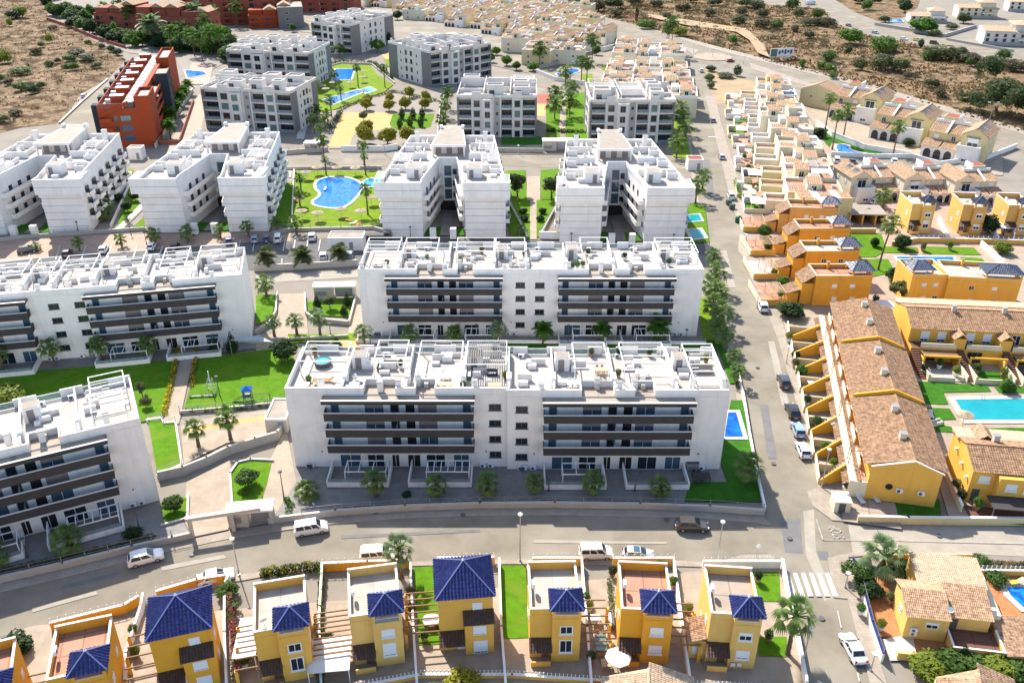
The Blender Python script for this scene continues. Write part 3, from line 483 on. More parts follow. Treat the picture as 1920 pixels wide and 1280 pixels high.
wall_run('white wall closing the lawn left of the right splayed block', [(1012, 447), (1052, 448)], 1.8, 'white_wall', 0.25); wall_run('sloping white wall left of the second splayed block', [(208, 428), (243, 350)], 0.9, 'white_wall', 0.22); wall_run('white ramp wall beside the second splayed block', [(226, 430), (268, 388)], 0.5, 'white_wall', 1.6, None)
wall_run('white perimeter wall behind the gravel garden', [(640, 284), (720, 284), (745, 280)], 1.8, 'white_wall', 0.25); wall_run('pale wall along the rear lane left of the palms', [(508, 292), (560, 288), (615, 284)], 1.4, 'concrete', 0.25, 'coping', 2.6, 0.9)
wall_run('pale wall along the rear lane between the grey blocks', [(930, 286), (1018, 287)], 1.5, 'concrete', 0.25, 'coping', 2.6, 0.9); wall_run('white kerb wall round the lime lawn with pools', [(584, 212), (588, 158), (604, 130), (640, 120), (697, 122), (740, 158)], 0.8, 'concrete', 0.25, 'coping')
wall_run('pale wall on the right rim of the gravel garden', [(826, 192), (820, 264)], 0.9, 'concrete', 0.25, 'coping'); wall_run('white wall below the far freeform pool', [(1006, 138), (1040, 152), (1105, 162)], 1.8, 'white_wall', 0.25)
wall_run('pale low wall on the far side of the freeform pool', [(1012, 130), (1060, 118), (1100, 104), (1115, 100)], 1.6, 'concrete', 0.25, 'coping'); wall_run('curved white garden wall of the far cream houses', [(1055, 76), (1100, 95), (1130, 97), (1158, 90)], 2.2, 'white_wall', 0.3)
wall_run('long white wall in front of the keyhole pool', [(1530, 236), (1560, 258), (1620, 282), (1705, 296)], 2.0, 'white_wall', 0.25); wall_run('white wall along the parking by the keyhole pool', [(1558, 294), (1640, 298), (1710, 298), (1760, 312), (1850, 300), (1905, 278)], 1.6, 'white_wall', 0.25)
wall_run('pale yellow wall of the corner property facing the east road', [(1608, 980), (1700, 982), (1960, 984)], 1.3, 'cream_wall', 0.3); wall_run('white villa street wall beside the lower pavement', [(1596, 1062), (1614, 1110), (1632, 1180), (1652, 1240)], 1.5, 'white_wall', 0.25, 'blue_tile', 2.0, 0.5)
wall_run('yellow garden wall with tile coping behind the villa', [(1660, 1062), (1812, 1062)], 2.2, 'deep_yellow_wall', 0.3, 'terracotta_pale'); wall_run('white balustrade wall of the villa pool garden', [(1828, 1078), (1960, 1080)], 1.0, 'yellow_wall', 0.25, 'white_trim', 0.6, 0.7, 'baluster')
wall_run('white wall on the lower street corner', [(1465, 1062), (1478, 1135), (1494, 1205), (1510, 1290)], 1.3, 'white_wall', 0.25); wall_run('low wall of the red complex above the hillside', [(88, 38), (130, 52), (175, 72), (210, 84), (236, 92)], 1.6, 'red_wall_pink', 0.3, 'red_wall_pink', 6, 0.8, 'none')
wall_run('stone wall along the upper right road', [(1640, 48), (1700, 58), (1770, 70), (1830, 52)], 1.6, 'taupe_wall', 0.4, 'coping'); wall_run('pale wall of the white villa at the far right', [(1775, 76), (1900, 98)], 1.2, 'taupe_wall', 0.4, 'coping')
wall_run('pale wall between red block and service lane', [(292, 278), (330, 222), (362, 172)], 1.4, 'beige_wall', 0.3, 'coping')
wall_run('pale lane side wall left of the red block', [(112, 232), (150, 196), (202, 150)], 0.6, 'concrete', 0.5, 'coping')
# ================================================================== shared building parts
_wins = {}
def win(parent, x, y, z, w, h, rz=0.0, glass='glass', frame_='dark_grey', mull=1, shutter=0.0, sh_mat='shutter_white', sill=False, name='window', fw=0.09):
    "window: frame (its own mesh) with pane and shutter as sub-parts; local x runs along the wall, -y outward"
    k = (round(w, 2), round(h, 2), frame_, mull, sill, fw)
    if k not in _wins:
        b = MB(); d = 0.07
        b.box(0, -d, 0, w, 0.02, fw); b.box(0, -d, h - fw, w, 0.02, h); b.box(0, -d, fw, fw, 0.02, h - fw); b.box(w - fw, -d, fw, w, 0.02, h - fw)
        for i in range(1, mull + 1): c = w * i / (mull + 1); b.box(c - .035, -d * .7, fw, c + .035, 0.02, h - fw)
        if sill: b.box(-.12, -.16, -.09, w + .12, 0.02, -0.002)
        _wins[k] = b.data('window_frame', frame_)
    o = put(name, _wins[k], parent, (x, y, z), rz)
    bx('pane', glass, o, fw * .5, -0.02, fw * .5, w - fw * .5, 0.02, h - fw * .5)
    if shutter > 0: bx('shutter', sh_mat, o, fw, -0.05, h - fw - (h - 2 * fw) * shutter, w - fw, -0.022, h - fw)
    return o
def pergola(parent, x0, y0, x1, y1, z, h=2.4, slats=0, m='white_trim', w=0.14, along='x', slat_m=None, name='pergola', infill=None, legs=True):
    "open frame: posts and beams one part, every slat a sub-part"
    b = MB()
    if legs:
        for x in (x0, x1):
            for y in (y0, y1): b.box(x - w / 2, y - w / 2, z, x + w / 2, y + w / 2, z + h)
    b.box(x0 - w / 2, y0 - w / 2, z + h + .002, x1 + w / 2, y0 + w / 2, z + h + w); b.box(x0 - w / 2, y1 - w / 2, z + h + .002, x1 + w / 2, y1 + w / 2, z + h + w)
    b.box(x0 - w / 2, y0 + w / 2, z + h + .002, x0 + w / 2, y1 - w / 2, z + h + w); b.box(x1 - w / 2, y0 + w / 2, z + h + .002, x1 + w / 2, y1 - w / 2, z + h + w)
    o = b.build(name, m, parent)
    for i in range(slats):
        if along == 'x': y = y0 + (y1 - y0) * (i + 1) / (slats + 1); bx('slat', slat_m or m, o, x0, y - w / 2, z + h + .01, x1, y + w / 2, z + h + w * .9)
        else: x = x0 + (x1 - x0) * (i + 1) / (slats + 1); bx('slat', slat_m or m, o, x - w / 2, y0, z + h + .01, x + w / 2, y1, z + h + w * .9)
    return o
def chimney(parent, x, y, z, w=0.7, h=1.7, m='white_wall'):
    o = bx('chimney', m, parent, x - w / 2, y - w / 2, z, x + w / 2, y + w / 2, z + h)
    c = bx('chimney_cap', 'mid_grey', parent, x - w * .58, y - w * .58, z + h + .002, x + w * .58, y + w * .58, z + h + .1); return o
def aircon(parent, x, y, z, rz=0.0):
    if 'ac' not in _wins:
        b = MB(); b.box(-.45, -.17, 0, .45, .17, .62); b.k = 1; b.tube([(-.12, -.175, .31), (-.12, -.19, .31)], .25, 12); _wins['ac'] = b.data('air_conditioner', ['shutter_white', 'dark_grey'])
    return put('air_conditioner', _wins['ac'], parent, (x, y, z), rz)
def parapets(T, x0, y0, x1, y1, z, h, m, cap='white_trim', t=.18, skip=()):
    for nm, a in (('f', (x0, y0, x1, y0 + t)), ('b', (x0, y1 - t, x1, y1)), ('l', (x0, y0 + t, x0 + t, y1 - t)), ('r', (x1 - t, y0 + t, x1, y1 - t))):
        if nm in skip: continue
        bx('parapet', m, T, a[0], a[1], z, a[2], a[3], z + h); bx('parapet_cap', cap, T, a[0] - .04, a[1] - .04, z + h + .001, a[2] + .04, a[3] + .04, z + h + .07)
FR = {}
def at(key, x, y, z):
    o, a = FR[key]; return Vector((o.x + x * math.cos(a) - y * math.sin(a), o.y + x * math.sin(a) + y * math.cos(a), z))
# ================================================================== the long white apartment blocks
def long_block(key, label, origin, rz, W, D, groups, wins, step=0.0, parts=None, pergs=(), chims=(), notches=(), seed=1, back_open=(), gardens=True):
    r = random.Random(seed); T = thing('apartment_block', label, 'apartment block', origin, rz); FR[key] = (origin.copy(), rz)
    HF, HP = 13.0, 14.1; mid = W / 2
    def yo(x): return -step if x > mid else 0.0
    b = MB(); b.box(0, 0, 0, mid, D, HF); b.box(mid, -step, 0, W, D - step, HF); b.build('wall', 'white_wall', T)
    b = MB(); b.box(0.24, .24, HF + .002, mid, D - .24, HF + .03); b.box(mid, -step + .24, HF + .002, W - .24, D - step - .24, HF + .03); b.build('terrace_floor', 'terrace_tile_white', T)
    # front parapet with the set-back notches
    cuts = sorted(notches); xs = 0.0
    def par(x0, x1, y, h=HP):
        bx('parapet', 'white_wall', T, x0, y, HF + .031, x1, y + .22, h); bx('parapet_cap', 'white_trim', T, x0, y - .03, h + .001, x1, y + .25, h + .06)
    for x0, x1 in cuts:
        for s0, s1 in ((xs, x0),):
            if s0 < mid < s1: par(s0, mid, 0); par(mid, s1, -step)
            elif s1 > s0: par(s0, s1, yo(s0 + .01))
        y = yo(x0) + 2.6
        bx('set_back_wall', 'warm_white_wall', T, x0, y, HF + .031, x1, y + .2, HP)
        for x in (x0 - .2, x1): bx('set_back_wall', 'warm_white_wall', T, x, yo(x0) + .23, HF + .031, x + .2, y + .2, HP - .01)
        bx('terrace_strip', 'terrace_brown', T, x0, yo(x0), HF + .031, x1, y, HF + .05)
        bx('vent', 'beige_wall', T, (x0 + x1) / 2 - .3, y - .8, HF + .05, (x0 + x1) / 2 + .3, y - .2, HF + .75)
        xs = x1
    if xs < mid < W: par(xs, mid, 0); par(mid, W, -step)
    else: par(xs, W, yo(W))
    for x in (0, W - .22): bx('parapet', 'white_wall', T, x, yo(x) + .22, HF + .031, x + .22, D - .25 - (step if x else 0), HP + .02)
    # back parapet: solid panels and glass railings by turns
    x = 0.0; i = 0
    while x < W - .5:
        w_ = min(r.choice([2.2, 3.0, 3.4]), W - x); y = D - .24 + yo(x)
        if i % 2: bx('parapet', 'white_wall', T, x, y, HF + .031, x + w_, y + .2, HP + .25)
        else: bx('glass_rail', 'rail_glass', T, x, y + .08, HF + .031, x + w_, y + .11, HP - .1); bx('rail', 'white_trim', T, x, y + .06, HP - .1, x + w_, y + .14, HP - .03)
        x += w_; i += 1
    for x in parts or ():
        bx('partition_wall', 'white_wall', T, x - .11, yo(x) + .3, HF + .031, x + .11, D - .3 + yo(x), HP + .25)
        bx('partition_wall', 'white_wall', T, x - .35, yo(x) + 2.4, HF + .031, x + .35, yo(x) + 4.2, HP + .6)
    for cx in chims: chimney(T, cx, yo(cx) + r.choice([.9, 1.6, 2.6]), HF + .03, .75, r.uniform(1.5, 2.0))
    for p in pergs:
        x0, x1, y0, y1, n, kind = p; o_ = yo(x0)
        pergola(T, x0, y0 + o_, x1, y1 + o_, HF + .03, 2.35, n, slat_m='dark_grey' if kind == 'louvre' else None, w=.12, along='y' if kind == 'louvre' else 'x')
    for x in (parts or ())[::2]: bx('stair_head', 'white_wall', T, x + .4, yo(x) + 7.2, HF + .031, x + 2.6, yo(x) + 9.4, HF + 2.2); bx('stair_head_roof', 'roof_gravel', T, x + .5, yo(x) + 7.3, HF + 2.205, x + 2.5, yo(x) + 9.3, HF + 2.25); bx('door', 'shutter_taupe', T, x + .9, yo(x) + 7.14, HF + .04, x + 1.8, yo(x) + 7.198, HF + 2.0)
    # low steps, benches and service boxes of the roof terraces
    for x in (parts or ()):
        for _ in range(3): a = x + r.uniform(.6, 5); yy = r.uniform(2.5, D - 2); aircon(T, a + r.uniform(-2, 1), D - 1.2 + yo(a), HF + .03) if _ == 0 else 0; bx('low_wall', 'warm_white_wall', T, a, yy + 1.5 + yo(a), HF + .031, a + r.uniform(1.5, 3.5), yy + 1.65 + yo(a), HF + r.uniform(.7, 1.3)) if _ < 2 else 0; bx('service_box', 'white_wall', T, a, yy + yo(a), HF + .031, a + r.uniform(.6, 1.6), yy + yo(a) + r.uniform(.4, .9), HF + r.uniform(.5, 1.0))
    # balconies
    for gx0, gx1 in groups:
        o_ = yo(gx0)
        b = MB(); b.box(gx0 - .2, o_ - 1.75, 12.35, gx1 + .2, o_ - 1.62, 12.95); b.box(gx0 - .2, o_ - 1.619, 12.5, gx1 + .2, o_ - .002, 12.85); e = b.build('roof_overhang', 'charcoal', T)
        bx('overhang_cap', 'white_trim', T, gx0 - .22, o_ - 1.8, 12.952, gx1 + .22, o_ - 1.5, 13.02); bx('overhang_deck', 'terrace_brown', T, gx0 - .19, o_ - 1.499, 12.852, gx1 + .19, o_ - .003, 12.88)
        for k in range(3):
            z = 3.95 + 2.8 * k
            b = MB(); b.box(gx0, o_ - 1.8, z, gx1, o_ - 1.68, z + 1.35); b.box(gx0, o_ - 1.679, z, gx0 + .12, o_ - .002, z + 1.35); b.box(gx1 - .12, o_ - 1.679, z, gx1, o_ - .002, z + 1.35)
            bal = b.build('balcony', 'charcoal', T)
            bx('slab', 'white_wall', bal, gx0 + .121, o_ - 1.678, z + .02, gx1 - .121, o_ - .003, z + .25)
            bx('handrail', 'white_trim', bal, gx0 - .03, o_ - 1.84, z + 1.352, gx1 + .03, o_ - 1.62, z + 1.42)
            sw = gx1 - gx0; zz = z + .27
            for fx, ww, hh, gl, sh in ((.035, 1.2, 2.2, 'glass_blue', 0), (.26, 2.9, 2.15, 'glass_blue', r.choice([.35, .6, .95])), (.435, 1.3, 2.15, 'glass', 0), (.535, 1.5, 2.2, 'black', 0), (.62, 2.9, 2.15, 'glass_blue', r.choice([.35, .6, .95])), (.925, 1.2, 2.2, 'glass_blue', 0)):
                win(T, gx0 + fx * sw, o_ - .002, zz, ww, hh, 0, gl, 'white_trim' if ww > 1.3 else 'mid_grey', 1 if ww > 2 else 0, sh, 'shutter_taupe')
            if r.random() < .7: bx('balcony_divider', 'rail_glass', bal, gx0 + sw * .48, o_ - 1.66, z + .25, gx0 + sw * .485, o_ - .01, z + 1.9)
            bx('lintel', 'white_trim', T, gx0 + .15, o_ - .12, zz + 2.25, gx1 - .15, o_ - .002, zz + 2.4)
    for wx in wins:
        for k in range(4): win(T, wx, yo(wx) - .002, 1.5 + 2.8 * k + .4, 1.75, 1.1, 0, 'glass', 'dark_grey', 1, 0.0, sill=True)
    # ground floor
    for gx0, gx1 in groups:
        o_ = yo(gx0); sw = gx1 - gx0
        for fx, ww, gl in ((.06, 3.2, 'glass_blue'), (.25, 2.6, 'glass'), (.42, 1.2, 'black'), (.53, 2.0, 'black'), (.66, 2.9, 'glass'), (.85, 2.4, 'glass_blue')):
            win(T, gx0 + fx * sw, o_ - .002, .15, ww, 2.35, 0, gl, 'white_trim', 1)
        if not gardens: continue
        for x0, x1, kind in ((gx0 + .2, gx0 + sw * .42, 'perg'), (gx0 + sw * .56, gx1 - .4, 'perg2')):
            for x in (x0, x1): bx('garden_wall', 'white_wall', T, x - .1, o_ - 5.2, 0.32, x + .1, o_ - .01, 1.5)
            bx('garden_wall', 'white_wall', T, x0 + .101, o_ - 5.2, .32, x1 - .101, o_ - 5.0, 1.15)
            bx('glass_rail', 'rail_glass', T, x0 + .2, o_ - 5.12, 1.15, x1 - .2, o_ - 5.08, 1.75)
            if r.random() < .8: pergola(T, x0 + sw * .12, o_ - 4.6, x1 - .3, o_ - 1.9, 0.3, 2.3, 5 if kind == 'perg2' else 2, w=.12, along='y', slat_m='white_trim')
        for _ in range(3): aircon(T, gx0 - r.uniform(.8, 3.5), o_ - .3, .32)
        aircon(T, gx1 + 1.2, o_ - .3, .32); aircon(T, gx1 + 2.4, o_ - .3, .32)
    # wall lamps
    for wx in [gx0 - 1.4 for gx0, _ in groups] + [gx1 + 1.6 for _, gx1 in groups]: bx('wall_lamp', 'dark_grey', T, wx, yo(wx) - .12, 2.9, wx + .18, yo(wx) - .002, 3.12)
    return T
_o = Vector((G(533, 728, 14.1).x, 107.3, 0)); _w = G(1370, 732, 14.1).x - _o.x
S_ = _w / 837
def fx(u): return (u - 533) * S_
long_block('F', 'front long white apartment block with charcoal balconies, nearest the road', _o, 0, _w, 12.6, [(fx(606), fx(888)), (fx(1021), fx(1302))], [fx(917), fx(968)], 0.6, [fx(640), fx(760), fx(868), fx(955), fx(1040), fx(1155), fx(1272)],
  [(fx(548), fx(636), 5.5, 11.6, 1, 'frame'), (fx(692), fx(752), 5.0, 12.0, 2, 'frame'), (fx(778), fx(862), 1.5, 11.8, 0, 'frame'), (fx(872), fx(950), 4.5, 11.8, 16, 'louvre'), (fx(1082), fx(1146), 4.0, 11.8, 0, 'frame'), (fx(1176), fx(1262), 3.5, 11.8, 3, 'frame'), (fx(1302), fx(1362), 1.0, 11.4, 4, 'frame')],
  [fx(598), fx(711), fx(746), fx(781), fx(890), fx(1016), fx(1123), fx(1163), fx(1193), fx(1305), fx(1362)], [(fx(681), fx(741)), (fx(779), fx(815)), (fx(1092), fx(1155)), (fx(1192), fx(1229))], 3)
_o = Vector((G(670, 508, 14.0).x, 149.6, 0)); _w = G(1321, 508, 14.0).x - _o.x; S2 = _w / 651
def ex(u): return (u - 670) * S2
long_block('E', 'second long white apartment block with charcoal balconies, behind the front block', _o, 0, _w, 13.0, [(ex(723), ex(941)), (ex(1048), ex(1266))], [ex(967), ex(1004)], 0.1, [ex(745), ex(838), ex(926), ex(988), ex(1062), ex(1152), ex(1242)],
  [(ex(675), ex(740), 5, 12.4, 3, 'frame'), (ex(750), ex(815), 4.6, 12.4, 2, 'frame'), (ex(852), ex(925), 5.5, 12.4, 2, 'frame'), (ex(928), ex(985), 5.5, 12.4, 1, 'frame'), (ex(1095), ex(1150), 4, 12.6, 0, 'frame'), (ex(1244), ex(1318), 5, 12.4, 3, 'frame')],
  [ex(676), ex(719), ex(803), ex(832), ex(860), ex(945), ex(989), ex(1067), ex(1128), ex(1183), ex(1242)], [(ex(780), ex(830)), (ex(857), ex(886)), (ex(1105), ex(1153)), (ex(1182), ex(1210))], 5)
W_ = 64.0
_a = R(12); _c_ = Vector((-49.9, 147.3, 0)); _o = _c_ - Vector((math.cos(_a), math.sin(_a), 0)) * W_
long_block('D', 'long white apartment block at the left in the row behind, cut by the frame', _o, _a, W_, 13.0, [(4.9, 27.2 - .2), (W_ - 27.2, W_ - 4.9)], [30.2, 35.0 - .4], 0.1, [8, 17, 26, 31, 38, 46.5, 55.5],
  [(19, 25.5, 5, 12.4, 3, 'frame'), (27, 30.6, 5, 12.4, 2, 'frame'), (32, 37.5, 5.5, 12.4, 2, 'frame'), (39, 46, 4.6, 12.4, 1, 'frame'), (49.5, 54, 3, 12.6, 4, 'frame'), (56, 62.6, 7, 12.4, 1, 'frame')],
  [24, 29, 33.5, 38.3, 44, 47.5, 51.5, 58.7], [(10, 14), (17, 20), (42.2, 46.4), (48.6, 51.8)], 8)
W_ = 42.0
_a = R(26.5); _c_ = Vector((-50.8, 99.5, 0)); _o = _c_ - Vector((math.cos(_a), math.sin(_a), 0)) * W_
long_block('C', 'white apartment block with charcoal balconies in the left foreground, angled to the road', _o, _a, W_, 12.6, [(W_ - 26.6, W_ - 4.6)], [5.0, 9.5], 0.0, [8, 19.5, 27.5, 34.5],
  [(36.6, 41.2, 7.0, 12.2, 2, 'frame'), (36.4, 40.6, 2.0, 6.5, 0, 'frame')], [12, 22, 26, 30, 38], [(21, 24.5), (28.5, 32.0)], 12)
# ================================================================== the splayed white blocks round an open court
def splayed_block(key, label, cx, cy, rz, seed, side_balc=(-1, 1)):
    r = random.Random(seed); o = Vector((cx, cy, 0)); T = thing('splayed_block', label, 'apartment block', o, rz); FR[key] = (o.copy(), rz)
    HF, HP = 13.2, 14.4
    foot = [(-15, 0), (-5.3, 0), (-2.4, 19), (2.4, 19), (5.3, 0), (15, 0), (11.6, 40), (-11.6, 40)]
    b = MB(); b.prism(foot, 0, HF); b.build('wall', 'white_wall', T)
    b = MB(); b.prism(offset_poly(foot, -.3), HF + .002, HF + .03); b.build('terrace_floor', 'terrace_tile_white', T)
    # panel bands of the front faces, each panel its own piece, joints open
    for s in (-1, 1):
        x0, x1 = sorted((s * 15.05, s * 5.25)); zs = [0, 1.9, 3.7, 5.5, 7.3, 9.1, 10.62]
        for a, c in zip(zs[:-1], zs[1:]): bx('wall_panel', 'white_wall', T, x0, -.1, a + .05, x1, -.003, c - .05); bx('joint', 'mid_grey', T, x0, -.04, c - .048, x1, -.004, c + .048)
        x0, x1 = sorted((s * 16.2, s * 4.95))
        bx('top_floor', 'white_wall', T, x0, -1.7, 10.62, x1, -.101, HF)
        for a, c in ((10.62, 12.4), (12.4, HP)): bx('wall_panel', 'white_wall', T, x0, -1.8, a + .05, x1, -1.702, c - (.05 if c < HP else 0)); c < HP and bx('joint', 'mid_grey', T, x0, -1.74, c - .048, x1, -1.703, c + .048)
        bx('terrace_floor', 'terrace_tile_white', T, x0 + .1, -1.7, HF + .002, x1 - .1, .3, HF + .028)
        bx('parapet_cap', 'white_trim', T, x0 - .03, -1.86, HP + .001, x1 + .03, -1.55, HP + .06)
        ax, bx_ = (x0, x1) if s < 0 else (x1, x0)
        for xx in (x0, x1 - .2): bx('parapet', 'white_wall', T, xx, -1.7, HF + .031, xx + .2, .6, HP - .01)
        # outer parapet along the splayed side, inner parapet along the court
        def strip(p, q, z0, z1, th, name='parapet', m='white_wall'):
            bb = MB(); d = Vector((q[0] - p[0], q[1] - p[1], 0)); L = d.length; d /= L; n = Vector((-d.y, d.x, 0)) * th / 2
            P_, Q_ = Vector((*p, 0)), Vector((*q, 0)); bb.prism([P_ - n, Q_ - n, Q_ + n, P_ + n], z0, z1); return bb.build(name, m, T)
        strip((s * 14.9, .4), (s * 11.5, 39.8), HF + .031, HP, .25); strip((s * 5.25, .5), (s * 2.35, 19), HF + .031, HP, .25)
        # galleries on the court side
        for k in range(3):
            z = 2.9 + 2.95 * k; d0 = 3.5 - k * .8
            g_ = strip((s * (5.3 - d0 * .15 - 1.15), d0), (s * (2.4 - .9), 18.6), z, z + 1.15, .16, 'gallery_parapet')
            bb = MB(); bb.prism([(s * (5.3 - d0 * .15), d0), (s * 2.45, 18.8), (s * 1.5, 18.8), (s * (5.3 - d0 * .15 - 1.15), d0)], z - .12, z + .08); put('gallery_floor', bb.data('gallery_floor', 'warm_white_wall'), g_)
            strip((s * (5.35 - d0 * .15), d0 - .05), (s * (5.3 - d0 * .15 - 1.15), d0 - .05), z, z + 1.15, .16, 'gallery_parapet')
            # doors of the flats off the gallery, on the angled court wall
            ang = math.atan2(19, -2.9 * s * 1.0) if s > 0 else math.atan2(-19, -2.9)
            for f_ in (.35, .55, .75):
                px, py = s * (5.3 - 2.9 * f_), 19 * f_
                win(T, px - s * .0, py, z + .1, 1.5, 1.9, math.atan2(19, -2.9) if s > 0 else math.atan2(-19, -2.9), 'glass', 'mid_grey', 0)
            win(T, s * (5.3 - 2.9 * .08), 19 * .08 + (1.3 if s < 0 else 0), z + 0.3, 1.3, 1.3, math.atan2(19, -2.9) if s > 0 else math.atan2(-19, -2.9), 'glass', 'dark_grey', 0)
        # balconies on the outer sides
        if s in side_balc:
            for k in range(3):
                z = 2.7 + 2.95 * k
                for y in (2.2, 8.6, 15.0, 21.5, 28, 34):
                    yy = y + (k % 2) * 0.8; xs = s * (15 - 3.4 * yy / 40); xo = xs + s * 1.35; xa, xb = sorted((xs, xo))
                    bb = MB(); bb.box(xa, yy, z, xb, yy + 3.4, z + .15); xf = xo - s * .12; bb.box(*(sorted((xf, xo))[0], yy, z + .151, sorted((xf, xo))[1], yy + 3.4, z + 1.1)); bb.box(xa, yy, z + .151, xb, yy + .1, z + 1.1); bb.box(xa, yy + 3.3, z + .151, xb, yy + 3.4, z + 1.1)
                    bb.build('balcony', 'white_wall', T)
                    win(T, xs + s * .12, yy + (.5 if s > 0 else 2.9), z + .2, 2.4, 2.1, R(90) * s, 'glass', 'dark_grey', 1)
        # roof terraces of the wing: stair head, partitions, pergola, boxes
        bx('stair_head', 'white_wall', T, *(sorted((s * 5.6, s * 9.2))[0], 5.2, HF + .031, sorted((s * 5.6, s * 9.2))[1], 8.6, HF + 2.7)) if True else 0
        bx('stair_head_roof', 'roof_gravel', T, sorted((s * 5.8, s * 9.0))[0], 5.4, HF + 2.705, sorted((s * 5.8, s * 9.0))[1], 8.4, HF + 2.76)
        bx('door', 'shutter_taupe', T, sorted((s * 6.2, s * 7.2))[0], 5.13, HF + .04, sorted((s * 6.2, s * 7.2))[1], 5.198, HF + 2.1)
        for y in (10.5, 20.5, 30.0):
            xo_ = 14.6 - 3.4 * y / 40; xa, xb = sorted((s * (4.4 if y < 19 else 5.4), s * xo_)); bx('partition_wall', 'white_wall', T, xa, y, HF + .031, xb, y + .22, HP + .55)
            xa, xb = sorted((s * (xo_ - 2.6), s * (xo_ - .1))); bx('partition_wall', 'white_wall', T, xa, y - 2.4, HF + .031, xa + .2, y - .01, HP + .3); bx('partition_wall', 'white_wall', T, xa + .21, y - 2.4, HF + .031, xb, y - 2.2, HP + .3)
            xa = s * (6.6 + 0.3 * r.random()); bx('parapet', 'white_wall', T, xa, y + 2, HF + .031, xa + .2, y + 7, HP + .1)
            chimney(T, s * r.uniform(6, 9), y + r.uniform(.8, 2.5), HF + .03, .8, r.uniform(1.6, 2.6))
        xa, xb = sorted((s * 13.9, s * 15.9)); pergola(T, xa, -1.2, xb, 4.2, HF + .03, 1.9 if r.random() < .5 else 1.2, 7, w=.12)
        if r.random() < .8: xa, xb = sorted((s * 9.0, s * 13.2)); pergola(T, xa, 12, xb, 18.5, HF + .03, 2.3, 5, w=.13)
        if r.random() < .7: xa, xb = sorted((s * 8.0, s * 11.6)); pergola(T, xa, 22, xb, 28.5, HF + .03, 2.3, 3, w=.13)
        for _ in range(5):
            y = r.uniform(2, 36); x = s * r.uniform(7, 13 - 3.4 * y / 40); bx('service_box', 'white_wall', T, x, y, HF + .031, x + r.uniform(.7, 1.8), y + r.uniform(.5, 1.2), HF + r.uniform(.5, 1.1))
        chimney(T, s * 9.3, 35.5, HF + .03, 1.2, 3.2)
        bx('partition_wall', 'white_wall', T, *(sorted((s * 4.6, s * 11.4))[0], 36.4, HF + .031, sorted((s * 4.6, s * 11.4))[1], 36.6, HP + .7))
    bx('parapet', 'white_wall', T, -11.6, 39.75, HF + .031, 11.6, 39.98, HP)
    # stair core with glazed landings
    bx('core_parapet', 'white_wall', T, -2.6, 18.75, HF + .031 - .8, 2.6, 18.98, HP)
    for k in range(3): win(T, -1.0 + .0, 18.99, 3.2 + 3.1 * k, 1.9, 2.7, 0, 'glass_blue', 'mid_grey', 0); win(T, 1.15, 18.99, 3.6 + 3.1 * k, 1.1, 1.5, 0, 'glass', 'dark_grey', 0)
    bx('passage_shade', 'black', T, -2.3, 18.9, .05, 2.3, 18.995, 2.7)  # flat black panel paints the shade of the open way through
    # raised central roof on its portico
    tr = [(-4.6, 23.0), (4.6, 23.0), (2.9, 42.0), (-2.9, 42.0)]
    b = MB(); b.prism([(-4.2, 26), (4.2, 26), (2.7, 41.5), (-2.7, 41.5)], HF + .031, HF + 2.6); b.build('penthouse', 'warm_white_wall', T)
    b = MB(); b.prism(tr, HF + 2.602, HF + 3.2); rf = b.build('roof', 'white_trim', T)
    b = MB(); b.prism(offset_poly(tr, -.35), HF + 3.202, HF + 3.24); b.build('roof_gravel', 'roof_gravel', rf)
    for x in (-4.3, 3.9): bx('column', 'white_wall', T, x, 23.2, HF + .031, x + .4, 23.6, HF + 2.6)
    for x in (-3.6, -.7, 2.2): win(T, x, 25.99, HF + .1, 1.4, 2.1, 0, 'shutter_taupe', 'wood', 0)
    for x in (-3.4, 2.6): bx('service_box', 'white_wall', T, x, 38.8, HF + 3.25, x + .8, 40, HF + 4.1)
    # court gate
    for x in (-3.4, 1.5): bx('gate_pillar', 'white_wall', T, x, -2.2, .3, x + 1.5, -1.0, 2.9)
    bx('court_lawn', 'lawn_deep', T, -5.0, .2, .3, 5.0, 6.0, .335); bx('court_path', 'paving_grey', T, -1.2, .1, .336, 1.2, 18, .35)
    return T
splayed_block('Y1', 'leftmost splayed white block round an open court, cut by the left frame', -119.8, 203.0, R(3), 21)
splayed_block('Y2', 'second splayed white block from the left, beside the red block', -75.8, 204.5, R(2), 22)
splayed_block('Y3', 'splayed white block just right of the curved pool', -16.6, 201.3, 0, 23)
splayed_block('Y4', 'rightmost splayed white block, next to the long street', 26.6, 197.6, 0, 24)

